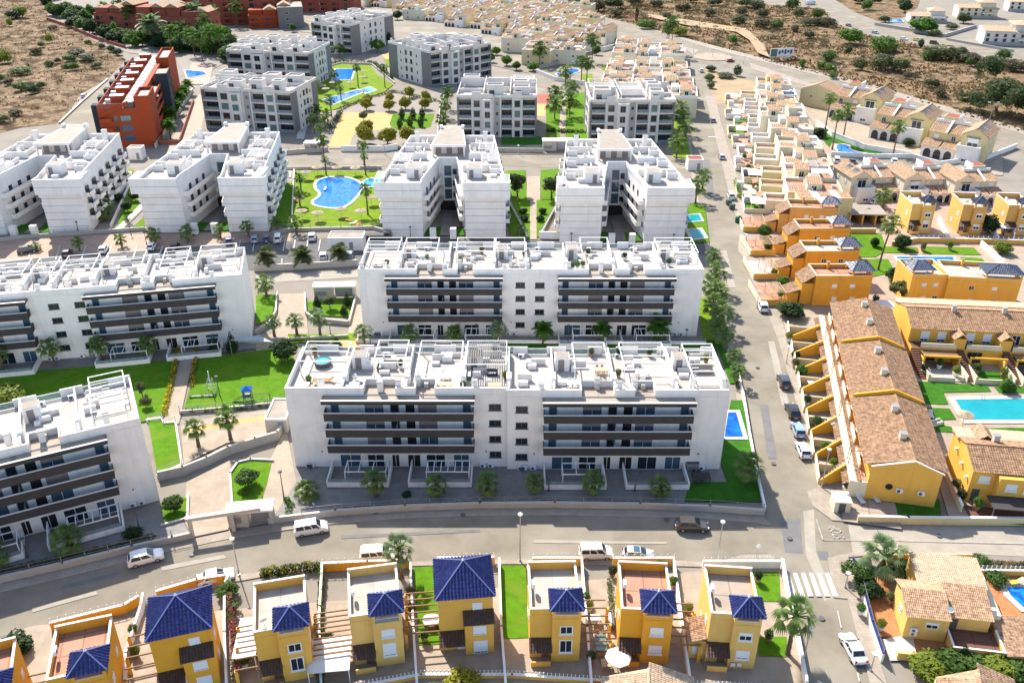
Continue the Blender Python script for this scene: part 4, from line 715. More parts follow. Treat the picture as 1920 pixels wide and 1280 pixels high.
# ================================================================== the grey and white loggia blocks
def loggia_block(key, label, origin, rz, W, D, bays, seed, side_win=True):
    r = random.Random(seed); T = thing('loggia_block', label, 'apartment block', origin, rz); FR[key] = (origin.copy(), rz)
    HF = 13.4; fl = 3.3; dep = 1.5
    b = MB(); b.box(0, dep, 0, W, D, HF); b.build('wall', 'warm_white_wall', T)
    bx('terrace_floor', 'terrace_tile_white', T, .2, .2, HF + .002, W - .2, D - .2, HF + .03)
    tot = sum(w for _, w in bays); k_ = (W - .5 * (len(bays) + 1)) / tot; x = 0.0
    for i, (t, w) in enumerate(bays):
        bx('pilaster', 'grey_wall' if i in (0,) else 'warm_white_wall', T, x, 0, 0, x + .5, dep - .002, HF); x0 = x + .5; w *= k_; x1 = x0 + w
        if t == 'L':
            for f in range(4):
                z = f * fl + .1
                if f: s_ = bx('balcony_slab', 'warm_white_wall', T, x0, -.15, z - .3, x1, dep - .002, z)
                win(T, x0 + .15, dep - .004, z + .1, w - .3, 2.3, 0, 'glass', 'dark_grey', 2)
                bx('glass_rail', 'rail_glass', T, x0, -.06, z + .02, x1, -.02, z + 1.0); bx('rail', 'mid_grey', T, x0, -.08, z + 1.0, x1, 0, z + 1.06)
        else:
            m = {'C': 'warm_white_wall', 'w': 'warm_white_wall', 's': 'taupe_wall'}[t]; yf = -.9 if t == 'C' else .3
            bx('bay', m, T, x0, yf, 0, x1, dep - .002, HF + (.0 if t != 'C' else -.4))
            for f in range(4):
                ww = {'C': w * .5, 'w': w * .75, 's': w * .45}[t]; hh = {'C': 2.1, 'w': 2.2, 's': 1.2}[t]
                win(T, x0 + (w - ww) / 2, yf - .002, f * fl + (.35 if t != 's' else .9), ww, hh, 0, r.choice(['glass', 'glass', 'glass_green']), 'mid_grey', 1 if t == 'C' else 0, 0, 'shutter_white')
        h = HF + (2.0 if t == 'w' else .9 if t != 'C' else 1.4)
        bx('parapet', 'warm_white_wall', T, x0 - .25, (-.9 if t == 'C' else 0), HF + .031, x1 + .25, (-.9 if t == 'C' else 0) + .3, h)
        x = x1
    bx('pilaster', 'grey_wall', T, x, 0, 0, W, dep - .002, HF)
    for xx in (0, W - .25): bx('parapet', 'warm_white_wall', T, xx, .31, HF + .031, xx + .25, D, HF + 1.0)
    bx('parapet', 'warm_white_wall', T, .26, D - .25, HF + .031, W - .26, D, HF + 1.0)
    # side walls: grey end strips and window columns
    for side in (0, 1):
        xf = -.06 if side == 0 else W + .002; xw = 0 if side == 0 else W
        for y0, y1 in ((dep, D * .2), (D * .78, D)): bx('grey_strip', 'grey_wall', T, xf, y0, 0, xf + .058, y1, HF)
        if side_win:
            for f in range(4):
                for fy, ww, hh in ((.3, .8, 1.2), (.42, 1.6, 2.0), (.54, 1.6, 2.0), (.68, .8, 1.2)):
                    win(T, xw, D * fy + (ww if side == 0 else 0), f * fl + .6, ww, hh, R(-90) if side == 0 else R(90), 'glass', 'mid_grey', 0)
    # roof terraces
    nx = max(2, round(W / 9)); ny = max(2, round(D / 9))
    for i in range(1, nx): xx = W * i / nx; bx('partition_wall', 'warm_white_wall', T, xx - .12, 1.2, HF + .031, xx + .12, D - .4, HF + 1.9)
    for j in range(1, ny):
        yy = D * j / ny
        for i in range(nx): bx('partition_wall', 'warm_white_wall', T, W * i / nx + .3, yy, HF + .031, W * (i + 1) / nx - .3, yy + .22, HF + r.choice([1.2, 1.8, 2.4, 3.0]))
    for i in range(nx):
        for j in range(ny):
            x0, x1, y0, y1 = W * i / nx + .8, W * (i + 1) / nx - .8, D * j / ny + .9, D * (j + 1) / ny - .8; q = r.random()
            if q < .32: pergola(T, x0, y0, x1, y1, HF + .03, 2.2, r.choice([0, 3, 5]), w=.14)
            elif q < .8:
                hh = HF + r.uniform(2.4, 3.4); xe = x0 + r.uniform(3.5, 6); ye = y0 + r.uniform(3.5, 5.5); bx('penthouse', 'warm_white_wall', T, x0 + .3, y0 + .5, HF + .031, xe, ye, hh); bx('penthouse_roof', 'roof_gravel', T, x0 + .5, y0 + .7, hh + .002, xe - .2, ye - .2, hh + .06); parapets(T, x0 + .3, y0 + .5, xe, ye, hh + .001, .45, 'warm_white_wall'); win(T, x0 + 1, y0 + .497, HF + .2, 1.8, 2.0, 0, 'glass', 'mid_grey', 1)
            elif q < .92: bx('awning', r.choice(['canvas_white', 'beige_wall']), T, x0 + .3, y0 + .4, HF + 2.2, x1 - .6, y0 + 3.2, HF + 2.28); [bx('awning_post', 'white_trim', T, a, y0 + .5, HF + .031, a + .1, y0 + .6, HF + 2.19) for a in (x0 + .4, x1 - .8)]
            chimney(T, x0 + r.uniform(0, 2), y1 - .3, HF + .03, .7, r.uniform(1.2, 2.2), 'warm_white_wall')
            bx('service_box', 'white_wall', T, x1 - 1.5, y0 + .2, HF + .031, x1 - .2, y0 + 1, HF + .9)
    return T
B7 = [('L', 4.2), ('w', 2.6), ('C', 3.4), ('s', 1.8), ('L', 3.6), ('w', 2.4), ('L', 4.2)]
B5 = [('L', 4.0), ('w', 2.4), ('C', 3.2), ('s', 1.8), ('L', 4.0)]
loggia_block('G1', 'grey and white loggia block facing the camera, left of the garden footpath', Vector((-18.2, 290.5, 0)), R(-1), 26.4, 25, B7, 31)
loggia_block('G2', 'grey and white loggia block facing the camera, beside the long street', Vector((25.4, 284, 0)), 0, 27.4, 25, B7, 32)
loggia_block('G3', 'grey and white loggia block with stepped roof right of the red block', Vector((-106.3, 302.5, 0)), R(-11), 33, 22, B7, 33)
loggia_block('G4', 'grey and white loggia block behind the stepped one, near the red complex', Vector((-117.5, 371.5, 0)), R(-10), 36, 24, B7, 34)
loggia_block('G5', 'far grey loggia block above the lime lawn, turned to the left', Vector((-97.8, 446.7, 0)), R(-25), 23, 38, B5, 35)
loggia_block('G6', 'grey loggia block with white window side, turned to the right behind the gravel garden', Vector((-33.4, 367.5, 0)), R(40), 32, 31, B7, 36)

# ================================================================== the red apartment block
def red_block():
    o = Vector((-131.5, 278.0, 0)); T = thing('red_block', 'long terracotta red apartment block with a dark slate tower on its side', 'apartment block', o, R(13.5)); FR['R'] = (o.copy(), R(13.5)); W, D, H = 16.0, 84.0, 15.0; r = random.Random(9)
    b = MB(); b.box(0, 0, 0, W - 4.5, D, H - 2.5); b.box(W - 4.5, 0, 0, W, 14, H); b.box(W - 4.5, D - 22, 0, W, D, H + .6); b.box(W - 4.4, 14.01, 0, W - 3.0, D - 22.01, H - .2); b.build('wall', 'red_wall', T)
    b = MB(); b.add([(0, -.02, H - 4.2), (9.5, -.02, H - .2), (9.5, -.3, H - .2), (0, -.3, H - 4.2), (0, -.02, H - 5.4), (9.5, -.02, H - 1.4), (9.5, -.3, H - 1.4), (0, -.3, H - 5.4)], [(0, 1, 2, 3), (3, 2, 6, 7), (0, 3, 7, 4), (1, 5, 6, 2), (4, 7, 6, 5)]); b.build('sloping_parapet', 'red_wall', T)
    for k in range(3): win(T, 6.4, -.003, 2.0 + 3.1 * k, 3.2, 2.0, 0, 'glass_blue', 'dark_grey', 2); win(T, 4.4, -.003, 2.2 + 3.1 * k, 1.3, 1.9, 0, 'glass', 'dark_grey', 0)
    for k in range(3): bb = MB(); bb.box(.3, -1.6, 2.4 + 3.1 * k, 4.0, -1.45, 3.6 + 3.1 * k); bb.box(.3, -1.449, 2.4 + 3.1 * k, 4.0, -.002, 2.55 + 3.1 * k); bb.box(.3, -1.449, 2.551 + 3.1 * k, .42, -.002, 3.6 + 3.1 * k); bb.build('balcony', 'red_wall', T)
    # galleries along the right side
    for k in range(5):
        z = .6 + 2.9 * k
        for y0, y1 in ((14.05, 31.5), (40.5, D - 22.05)):
            g_ = bx('gallery_parapet', 'red_wall', T, W - .3, y0, z + .2, W, y1, z + 1.4); bx('gallery_floor', 'taupe_wall', T, W - 2.99, y0, z, W - .31, y1, z + .2)
            y = y0 + 1
            while y < y1 - 3: win(T, W - 2.998, y, z + .25, 1.6, 2.0, R(90), 'glass', 'dark_grey', 0); y += 4.2
    tw = bx('slate_tower', 'slate_wall', T, W - 1.5, 31.6, 0, W + 2.6, 40.4, H + 1.6); bx('slate_tower_roof', 'roof_gravel', T, W - 1.2, 31.9, H + 1.602, W + 2.3, 40.1, H + 1.66)
    for k in range(5): win(T, W + 2.602, 35, 1 + 2.9 * k, 1.2, 1.5, R(90), 'glass_blue', 'dark_grey', 0)
    # roof: dark central strip, stepped red terraces with white floors on the left
    bx('roof_strip', 'dark_grey', T, W - 8.2, .5, H - 2.495, W - 5.0, D - 1, H - .9)
    b = MB(); n = 15
    for i in range(n): y = .8 + i * (D - 2) / n; b.box(W - 8.0, y, H - .898, W - 5.2, y + (D - 2) / n - .5, H - .8)
    b.build('roof_panel', 'taupe_wall', T)
    for i in range(7):
        y0, y1 = i * 12.0, min(D, i * 12.0 + 11.6); bx('terrace_floor', 'terrace_tile_white', T, .2, y0 + .2, H - 2.495, W - 8.3, y1, H - 2.46)
        bx('parapet', 'red_wall_pink', T, 0, y0, H - 2.45, .3, y1, H - 1.2); bx('partition_wall', 'red_wall_pink', T, .31, y0, H - 2.45, W - 8.3, y0 + .3, H - .9)
        bx('stair_head', 'red_wall', T, 3.6, y0 + 5, H - 2.45, W - 8.4, y0 + 8, H + .3); bx('stair_head_roof', 'canvas_white', T, 3.5, y0 + 4.9, H + .302, W - 8.35, y0 + 8.1, H + .45)
        bx('bay_tower', 'slate_wall', T, -2.0, y0 + 2, 0, -.003, y0 + 5.5, H - 1.6); bx('service_box', 'white_wall', T, 1.2, y0 + 8.6, H - 2.45, 3.0, y0 + 10, H - 1.4)
    for xx, yy0, yy1 in ((W - 4.5, 0, 14), (W - 4.5, D - 22, D)):
        z = H if yy0 == 0 else H + .6
        for a, c, d, e in ((W - 4.5, yy0, W, yy0 + .3), (W - 4.5, yy1 - .3, W, yy1), (W - 4.5, yy0 + .31, W - 4.2, yy1 - .31), (W - .3, yy0 + .31, W, yy1 - .31)): bx('parapet', 'red_wall', T, a, c, z + .002, d, e, z + 1.1)
        bx('terrace_floor', 'terrace_tile', T, W - 4.19, yy0 + .31, z + .002, W - .31, yy1 - .31, z + .03)
    b = MB(); b.box(W + .5, 0, .3, W + .8, D - 10, 1.6); b.box(W + .81, 0, .3, W + 7, .3, 1.4); b.box(W + 6.7, .31, .3, W + 7, D - 25, 1.4); b.build('garden_wall', 'red_wall_pink', T)
red_block()
def terracotta_block(label, px, py, W, D, H, rz, m, seed):
    r = random.Random(seed); o = G(px, py); T = thing('terracotta_block', label, 'apartment block', o, rz)
    b = MB(); b.box(0, 0, 0, W, D, H); b.build('wall', m, T); n = int(W / 7)
    for i in range(n):
        x = i * W / n; h = H + r.choice([0, 2.5, 4.5])
        if h > H: bx('upper_storey', m, T, x + .3, r.uniform(1, 3), H + .002, x + W / n - .3, D - 1, h)
        if r.random() < .6:
            x0, x1 = x + .2, x + W / n - .2; bb = MB(); bb.add([(x0, .5, h + .02), (x1, .5, h + .02), (x1, D - .5, h + .02), (x0, D - .5, h + .02), ((x0 + x1) / 2, .5, h + 2), ((x0 + x1) / 2, D - .5, h + 2)], [(0, 1, 4), (3, 5, 2), (0, 4, 5, 3), (1, 2, 5, 4)]); bb.build('roof', 'terracotta', T)
        for k in range(int(H / 3)):
            win(T, x + 1, -.003, .5 + 3 * k, 2.4, 2.1, 0, 'glass', 'wood', 1)
            if r.random() < .6: bb = MB(); bb.box(x + .5, -1.4, .3 + 3 * k, x + 5, -1.2, 1.4 + 3 * k); bb.box(x + .5, -1.199, .3 + 3 * k, x + 5, -.003, .5 + 3 * k); bb.build('balcony', m, T)
            win(T, x + 4.2, -.003, 1.2 + 3 * k, 1.0, 1.2, 0, 'glass', 'wood', 0)
    for k in range(int(H / 3)):
        for f in (.25, .6): win(T, W + .003, D * f, 1 + 3 * k, 1.3, 1.5, R(90), 'glass', 'wood', 0)
terracotta_block('salmon red gabled block at the top left corner of the hillside', 182, 60, 34, 16, 10, R(-12), 'red_wall_pink', 41)
terracotta_block('salmon red block half hidden by palms at the top left', 262, 72, 40, 14, 11, R(-6), 'red_wall_pink', 42)
terracotta_block('dark red block behind the palms at the top edge', 345, 48, 60, 18, 15, R(4), 'red_wall_pink', 43)
terracotta_block('bright red low block beside the slate grey tower at the top', 468, 54, 24, 26, 7, R(12), 'red_wall', 44)
terracotta_block('red block at the very top edge left of centre', 400, 22, 90, 20, 14, R(-3), 'red_wall_pink', 45)
_t = thing('slate_building', 'slate grey block with a white notch window at the top, next to the red one', 'apartment block', G(524, 54), R(14)); bx('wall', 'grey_wall', _t, 0, 0, 0, 14, 22, 11); bx('roof', 'roof_gravel', _t, .3, .3, 11.002, 13.7, 21.7, 11.2)
for k in range(3): win(_t, 4, -.003, 1 + 3.2 * k, 1.8, 1.4, 0, 'glass', 'white_trim', 0); win(_t, 14.003, 6, 1 + 3.2 * k, 1.8, 1.4, R(90), 'glass', 'white_trim', 0)
# ================================================================== tiled roofs and houses
def tiled_slope(b, P0, P1, Q1, Q0, pitch=0.25, course=0.38, amp=0.07, seed=0):
    "rounded tiles laid in overlapping courses up a roof slope; P0-P1 eave, Q0-Q1 top edge"
    P0, P1, Q0, Q1 = map(Vector, (P0, P1, Q0, Q1)); U = P1 - P0; W = U.length; U /= W; r = random.Random(seed)
    V = (Q0 - P0) - U * (Q0 - P0).dot(U); Hs = V.length; V /= Hs; N = U.cross(V).normalized()
    if N.z < 0: N = -N
    q0, q1 = (Q0 - P0).dot(U), (Q1 - P0).dot(U)
    b.add([P0, P1, Q1, Q0] if (Q1 - Q0).length > 1e-4 else [P0, P1, Q0], [(0, 1, 2, 3)] if (Q1 - Q0).length > 1e-4 else [(0, 1, 2)])
    n = max(1, int(round(W / pitch))); pw = W / n
    for i in range(n):
        u = (i + .5) * pw; vm = Hs
        if u < q0: vm = min(vm, Hs * u / q0)
        if u > q1: vm = min(vm, Hs * (W - u) / max(1e-6, W - q1))
        if q0 < 0 or q1 > W: vm = Hs
        v = -0.06
        while v < vm - 0.03:
            v2 = min(v + course, vm); h = amp * r.uniform(.8, 1.15); a = P0 + U * (u - pw * .47); c = P0 + U * (u + pw * .47); m = P0 + U * (u + r.uniform(-.01, .01))
            vs = [a + V * v + N * .02, m + V * v + N * (h + .03), c + V * v + N * .02, a + V * v2 + N * .004, m + V * v2 + N * h * .8, c + V * v2 + N * .004]
            b.add(vs, [(0, 3, 4, 1), (1, 4, 5, 2), (0, 1, 2)]); v += course
    return b
def roof_tiles(parent, name, m, slopes, pitch=.25, course=.38, amp=.07):
    b = MB()
    for i, s in enumerate(slopes): tiled_slope(b, *s, pitch, course, amp, i)
    o = b.build(name, m, parent); o['kind'] = 'stuff'; return o
def pyramid(parent, x0, y0, x1, y1, z, h, m='blue_tile', ridge='blue_ridge', pitch=.25):
    cx, cy = (x0 + x1) / 2, (y0 + y1) / 2; A = (cx, cy, z + h); c = [(x0, y0, z), (x1, y0, z), (x1, y1, z), (x0, y1, z)]
    o = roof_tiles(parent, 'roof', m, [(c[i], c[(i + 1) % 4], A, A) for i in range(4)], pitch, .42, .13)
    for q in c: b = MB(); b.beam((q[0], q[1], z + .06), (A[0], A[1], A[2] + .06), .16, .12); put('ridge_tile', b.data('ridge_tile', ridge), o)
    b = MB(); b.lathe([(.12, 0), (.16, .1), (.05, .25), (.09, .33), (.01, .45)], 8, (cx, cy, z + h)); put('finial', b.data('finial', 'white_trim'), o)
    bb = MB(); bb.box(x0 + .1, y0 + .1, z - .14, x1 - .1, y1 - .1, z - .01); put('soffit', bb.data('soffit', 'wood'), o); return o
def lean_to(parent, x0, y0, x1, y1, z_low, z_high, m='brown_tile', pitch=.24, name='canopy', high='back'):
    if high == 'back': s = ((x0, y0, z_low), (x1, y0, z_low), (x1, y1, z_high), (x0, y1, z_high))
    elif high == 'right': s = ((x0, y1, z_low), (x0, y0, z_low), (x1, y0, z_high), (x1, y1, z_high))
    else: s = ((x1, y0, z_low), (x1, y1, z_low), (x0, y1, z_high), (x0, y0, z_high))
    return roof_tiles(parent, name, m, [s], pitch, .42, .10)
def gable(parent, x0, y0, x1, y1, z, h, m, pitch=.3, axis='y', over=.3, course=.4, name='roof', mid=None):
    if axis == 'y':
        c = (x0 + x1) / 2 if mid is None else mid; sl = [((x0 - over, y1, z), (x0 - over, y0, z), (c, y0, z + h), (c, y1, z + h)), ((x1 + over, y0, z), (x1 + over, y1, z), (c, y1, z + h), (c, y0, z + h))]; rp = ((c, y0, z + h + .05), (c, y1, z + h + .05))
    else:
        c = (y0 + y1) / 2 if mid is None else mid; sl = [((x0, y0 - over, z), (x1, y0 - over, z), (x1, c, z + h), (x0, c, z + h)), ((x1, y1 + over, z), (x0, y1 + over, z), (x0, c, z + h), (x1, c, z + h))]; rp = ((x0, c, z + h + .05), (x1, c, z + h + .05))
    o = roof_tiles(parent, name, m, sl, pitch, course, .06); b = MB(); b.beam(*rp, .26, .12); put('ridge_tile', b.data('ridge_tile', m), o); return o
def dish(parent, p, rz):
    b = MB(); prof = [(.02, 0), (.25, .04), (.45, .14)]
    if 'dish' not in _wins:
        n = 14; vs = []; fs = []
        for r_, z_ in prof: vs += [(r_ * math.cos(2 * math.pi * k / n), r_ * math.sin(2 * math.pi * k / n), z_) for k in range(n)]
        for i in range(2):
            for k in range(n): fs.append((i * n + k, i * n + (k + 1) % n, (i + 1) * n + (k + 1) % n, (i + 1) * n + k))
        b.add(vs, fs); b.tube([(0, 0, 0), (0, 0, .5)], .02, 5); b.tube([(0, 0, 0), (0, -.3, -.3), (0, -.3, -.8)], .03, 5); _wins['dish'] = b.data('satellite_dish', 'lamp_light')
    o = put('satellite_dish', _wins['dish'], parent, p, rz); o.rotation_euler = (R(65), 0, rz); return o
def tower_house(label, A, B, ze=8.4, wall='yellow_wall', floor='terrace_tile', roof='blue_tile', ridge='blue_ridge', big=False, seed=0, beams=0, beam_side=-1, beam_len=4.0, canopy='brown_tile', back_tile=True, annex=False, upper_shut=.95, lower_shut=.95, glass_rail=False, W=None, D=7.9, pitch=.40, tower_side=1, beam_z=2.7):
    r = random.Random(seed); rz = math.atan2(B.y - A.y, B.x - A.x); EW = math.hypot(B.x - A.x, B.y - A.y); d = Vector((math.cos(rz), math.sin(rz), 0)); n = Vector((-d.y, d.x, 0))
    ov = .28; tw = EW - 2 * ov; left = 0.0 if big else 2.45
    o = A + d * ov - d * left + n * .35; o.z = 0; T = thing('tower_house', label, 'house', o, rz, None); w_ = left + tw; HB = ze - 1.5 if not big else ze - .25
    if big:
        b = MB(); b.box(0, 0, 0, tw, EW - .7, HB); b.build('wall', wall, T); pyramid(T, -ov, -.35, tw + ov, EW - .35, ze, 2.5, roof, ridge, pitch)
        win(T, tw * .62, -.003, HB - 2.1, 1.15, 1.3, 0, 'glass', 'white_trim', 1, .95); win(T, tw * .62, -.9 - .003, HB - 4.9, 1.5, 1.4, 0, 'glass', 'white_trim', 1, .95)
        bx('bay', wall, T, tw * .47, -.9, 0, tw, -.003, HB - 2.9); lean_to(T, tw * .44, -1.5, tw + .1, -.02, HB - 2.75, HB - 1.9, canopy, .32)
        lean_to(T, -.1, -1.7, tw * .46, -.02, 2.5, 3.3, canopy, .32); win(T, .7, -.003, 1.0, .9, 1.1, 0, 'glass', 'white_trim', 0); bx('door', 'shutter_white', T, 2.0, -.06, .1, 2.85, -.003, 2.15)
        win(T, tw * .62, -.905, .3, 1.6, 2.0, 0, 'glass', 'white_trim', 1, .9)
        for z in (1.2, 4.2): win(T, tw + .003, 2.0, z, 1.0, 1.2, R(90), 'glass', 'white_trim', 0, .9); win(T, -.003, 3.6, z, 1.0, 1.2, R(-90), 'glass', 'white_trim', 0, .9)
        bx('rear_terrace', wall, T, .4, EW - .69, 0, tw - .4, EW + 1.2, HB - 2.9); parapets(T, .4, EW - .6, tw - .4, EW + 1.2, HB - 2.89, .8, wall, skip=('f',)); yb = EW + 1.2
    else:
        yl = .7
        mx = (lambda x0, x1: (x0, x1)) if tower_side > 0 else (lambda x0, x1: (w_ - x1, w_ - x0))
        b = MB(); x0, x1 = mx(0, left); b.box(x0, yl, 0, x1, D, HB); x0, x1 = mx(left, w_); b.box(x0, 0, 0, x1, D, HB); b.build('wall', wall, T)
        x0, x1 = mx(.15, w_ - .15); bx('terrace_floor', floor, T, x0, yl + .15, HB + .002, x1, D - .15, HB + .03); 
        x0, x1 = mx(left + .1, w_ - .1); bx('terrace_floor', floor, T, x0, .1, HB + .002, x1, yl + .16, HB + .028)
        ph = .85; x0, x1 = mx(0, left - .002)
        bx('parapet', wall, T, x0, yl, HB + .031, x1, yl + .18, HB + ph); bx('parapet_cap', 'white_trim', T, x0, yl - .04, HB + ph + .001, x1, yl + .22, HB + ph + .07)
        for xa in (0, w_ - .18):
            y0 = yl + .18 if (xa == 0) == (tower_side > 0) else 3.4
            bx('parapet', wall, T, xa, y0, HB + .031, xa + .18, D - .18, HB + ph); bx('parapet_cap', 'white_trim', T, xa - .04, y0 - .04, HB + ph + .001, xa + .22, D - .14, HB + ph + .07)
        bx('parapet', wall, T, 0, D - .18, HB + .031, w_, D, HB + ph + .35); bx('parapet_cap', 'white_trim', T, -.04, D - .22, HB + ph + .351, w_ + .04, D + .04, HB + ph + .42)
        # belvedere under the pyramid roof
        ex0, ex1 = mx(left - ov, w_ + ov); px0, px1 = mx(left, w_)
        pyramid(T, ex0, -.35, ex1, EW - .35 - .3, ze, 1.45, roof, ridge, pitch)
        for x in (px0, px1 - .3):
            for y in (0, EW - 1.3): bx('pillar', wall, T, x, y, HB + .031, x + .3, y + .3, ze - .15)
        bx('parapet', wall if not glass_rail else 'rail_glass', T, px0 + .3, .02, HB + .031, px1 - .3, .16, HB + .55); bx('parapet_cap', 'white_trim', T, px0 + .3, 0, HB + .551, px1 - .3, .18, HB + .6)
        cx = (px0 + px1) / 2
        win(T, cx - .75, -.003, HB - 2.3, 1.5, 1.25, 0, 'glass', 'white_trim', 1, upper_shut, sill=True, fw=.13); win(T, cx - .75, -.003, HB - 5.2, 1.5, 1.35 if r.random() < .6 else 2.0, 0, 'glass', 'white_trim', 1, lower_shut, sill=True, fw=.13)
        x0, x1 = mx(-.1, left + .05); lean_to(T, x0, yl - 1.5, x1, yl - .01, 2.55, 3.35, canopy, .32)
        x0, x1 = mx(.1, left - .1); win(T, x0, yl - .003, .9, 1.2, 1.3, 0, 'glass', 'white_trim', 1, 0); bx('door', 'wood', T, x0 + 1.25, yl - .06, .1, x0 + 2.1, yl - .004, 2.15)
        bx('porch_wall', wall, T, x0, yl - 1.45, .25, x1, yl - 1.3, 1.0)
        for y, z in ((1.6, 1.3), (1.6, 4.1), (5.4, 4.1)): win(T, w_ + .003, y, z, .9, 1.1, R(90), 'glass', 'white_trim', 0, .9)
        for y, z in ((3.2, 4.1), (6.4, 1.3)): win(T, -.003, y, z, .9, 1.1, R(-90), 'glass', 'white_trim', 0, .9)
        if back_tile: lean_to(T, 0, D + .02, w_ - 1.0, D + 1.3, HB - .9, HB - .25, 'terracotta_pale', .28, 'rear_roof'); bx('rear_porch', wall, T, .1, D + .003, 0, w_ - 1.1, D + 1.2, HB - 1.0)
        aircon(T, w_ * .15 - .35, 4.2, HB + .9, R(90)) if r.random() < .6 else dish(T, (w_ * .2, 1.6, HB + 1.3), R(200))
        if annex: bx('annex', wall, T, -1.9, 1.0, 0, -.003, 4.2, 3.0); lean_to(T, -2.1, .7, -.004, 4.4, 2.95, 3.7, 'terracotta', .26, 'annex_roof', 'right'); win(T, -1.5, .997, 1.0, 1.1, 1.2, 0, 'glass', 'white_trim', 1, .95)
        yb = D + 1.3
    # plot: pergola beams over the side yard, front and back walls, side wall
    for i in range(beams):
        y = .5 + i * (D - 1.6) / max(1, beams - 1); xa, xb = (-beam_len, -.02) if beam_side < 0 else (w_ + .02, w_ + beam_len); bx('pergola_beam', 'wood', T, xa, y, beam_z, xb, y + .12, beam_z + .16)
    xe = -beam_len if beam_side < 0 else w_ + beam_len
    if beams:
        for i in range(0, beams, 2): y = .5 + i * (D - 1.6) / max(1, beams - 1); bx('pergola_post', wall, T, xe - .1, y - .1, .2, xe + .25, y + .25, beam_z)
    FR[label] = (o.copy(), rz); return T
ROW = [((-62, 1322), (18, 1300), dict(label='yellow house cut off by the bottom left corner', wall='deep_yellow_wall', floor='terrace_tile_red', seed=50)), ((124, 1272), (200, 1255), dict(label='leftmost yellow house with blue pyramid roof and pink roof terrace', wall='deep_yellow_wall', floor='terrace_tile_red', beams=6, seed=51, beam_side=-1)),
 ((272, 1204), (397, 1177), dict(label='large yellow house with wide blue hipped roof at the left, three storeys', wall='deep_yellow_wall', big=True, beams=5, seed=52, beam_len=3.6)),
 ((512, 1184), (580, 1172), dict(label='yellow house with blue pyramid roof third from the left', beams=5, seed=53, upper_shut=0, lower_shut=0, beam_len=2.6)),
 ((692, 1156), (757, 1147), dict(label='yellow house with blue pyramid roof and glass roof railing, fourth from the left', wall='pale_yellow_wall', beams=9, seed=54, glass_rail=True, beam_len=4.4)),
 ((816, 1126), (929, 1117), dict(label='large yellow house with wide blue hipped roof in the middle of the row', wall='yellow_wall', big=True, beams=7, seed=55, beam_len=3.9)),
 ((1032, 1146), (1096, 1145), dict(label='yellow house with blue pyramid roof beside the narrow bright lawn', seed=56, upper_shut=0, lower_shut=0, beams=6, beam_side=1, beam_len=3.7)),
 ((1204, 1147), (1269, 1150), dict(label='orange yellow house with blue pyramid roof and red roof terrace', wall='deep_yellow_wall', floor='terrace_tile_red', seed=57, beams=6, beam_side=1, beam_len=3.4)),
 ((1375, 1156), (1437, 1160), dict(label='rightmost yellow house of the row with blue pyramid roof and tiled annex', wall='pale_yellow_wall', seed=58, annex=True, floor='terrace_brown', lower_shut=.9, upper_shut=.4))]
for a, b_, kw in ROW: tower_house(kw.pop('label'), G(*a, 8.4), G(*b_, 8.4), **kw)
# plot walls between and in front of the row
for i, (lab, p) in enumerate([('first', [(236, 1345), (240, 1240), (268, 1150), (272, 1128)]), ('second', [(430, 1345), (424, 1200), (424, 1110), (432, 1092)]), ('third', [(606, 1345), (600, 1180), (606, 1070)]), ('fourth', [(786, 1345), (776, 1190), (770, 1066)]), ('fifth', [(952, 1345), (940, 1190), (936, 1062)]), ('sixth', [(1112, 1345), (1100, 1190), (1090, 1064)]), ('seventh', [(1300, 1345), (1278, 1190), (1262, 1066)])]):
    wall_run(f'{lab} white party wall from the left between the yellow house plots', p, 1.5, 'white_wall', .2, 'white_trim', group='party walls of the yellow row')
for lab, p, m in [('left', [(100, 1182), (236, 1148), (262, 1132)], 'deep_yellow_wall'), ('second left', [(298, 1122), (372, 1100), (424, 1092)], 'orange_wall'), ('middle left', [(607, 1070), (690, 1066), (770, 1064)], 'deep_yellow_wall'), ('middle', [(822, 1060), (926, 1058)], 'peach_wall'), ('middle right', [(1000, 1060), (1090, 1060)], 'yellow_wall'), ('right', [(1150, 1060), (1262, 1060)], 'pale_yellow_wall'), ('far right', [(1318, 1066), (1460, 1066)], 'white_wall')]:
    wall_run(f'{lab} rear street wall of the yellow house row', p, 1.4, m, .25, 'white_trim', .9, .6, 'baluster', group='rear street walls of the yellow row')
wall_run('white balustrade wall in front of the yellow houses at the bottom edge', [(640, 1300), (790, 1272), (960, 1272), (1108, 1282), (1290, 1290), (1500, 1300)], .8, 'yellow_wall', .25, 'white_trim', .45, .6, 'baluster')
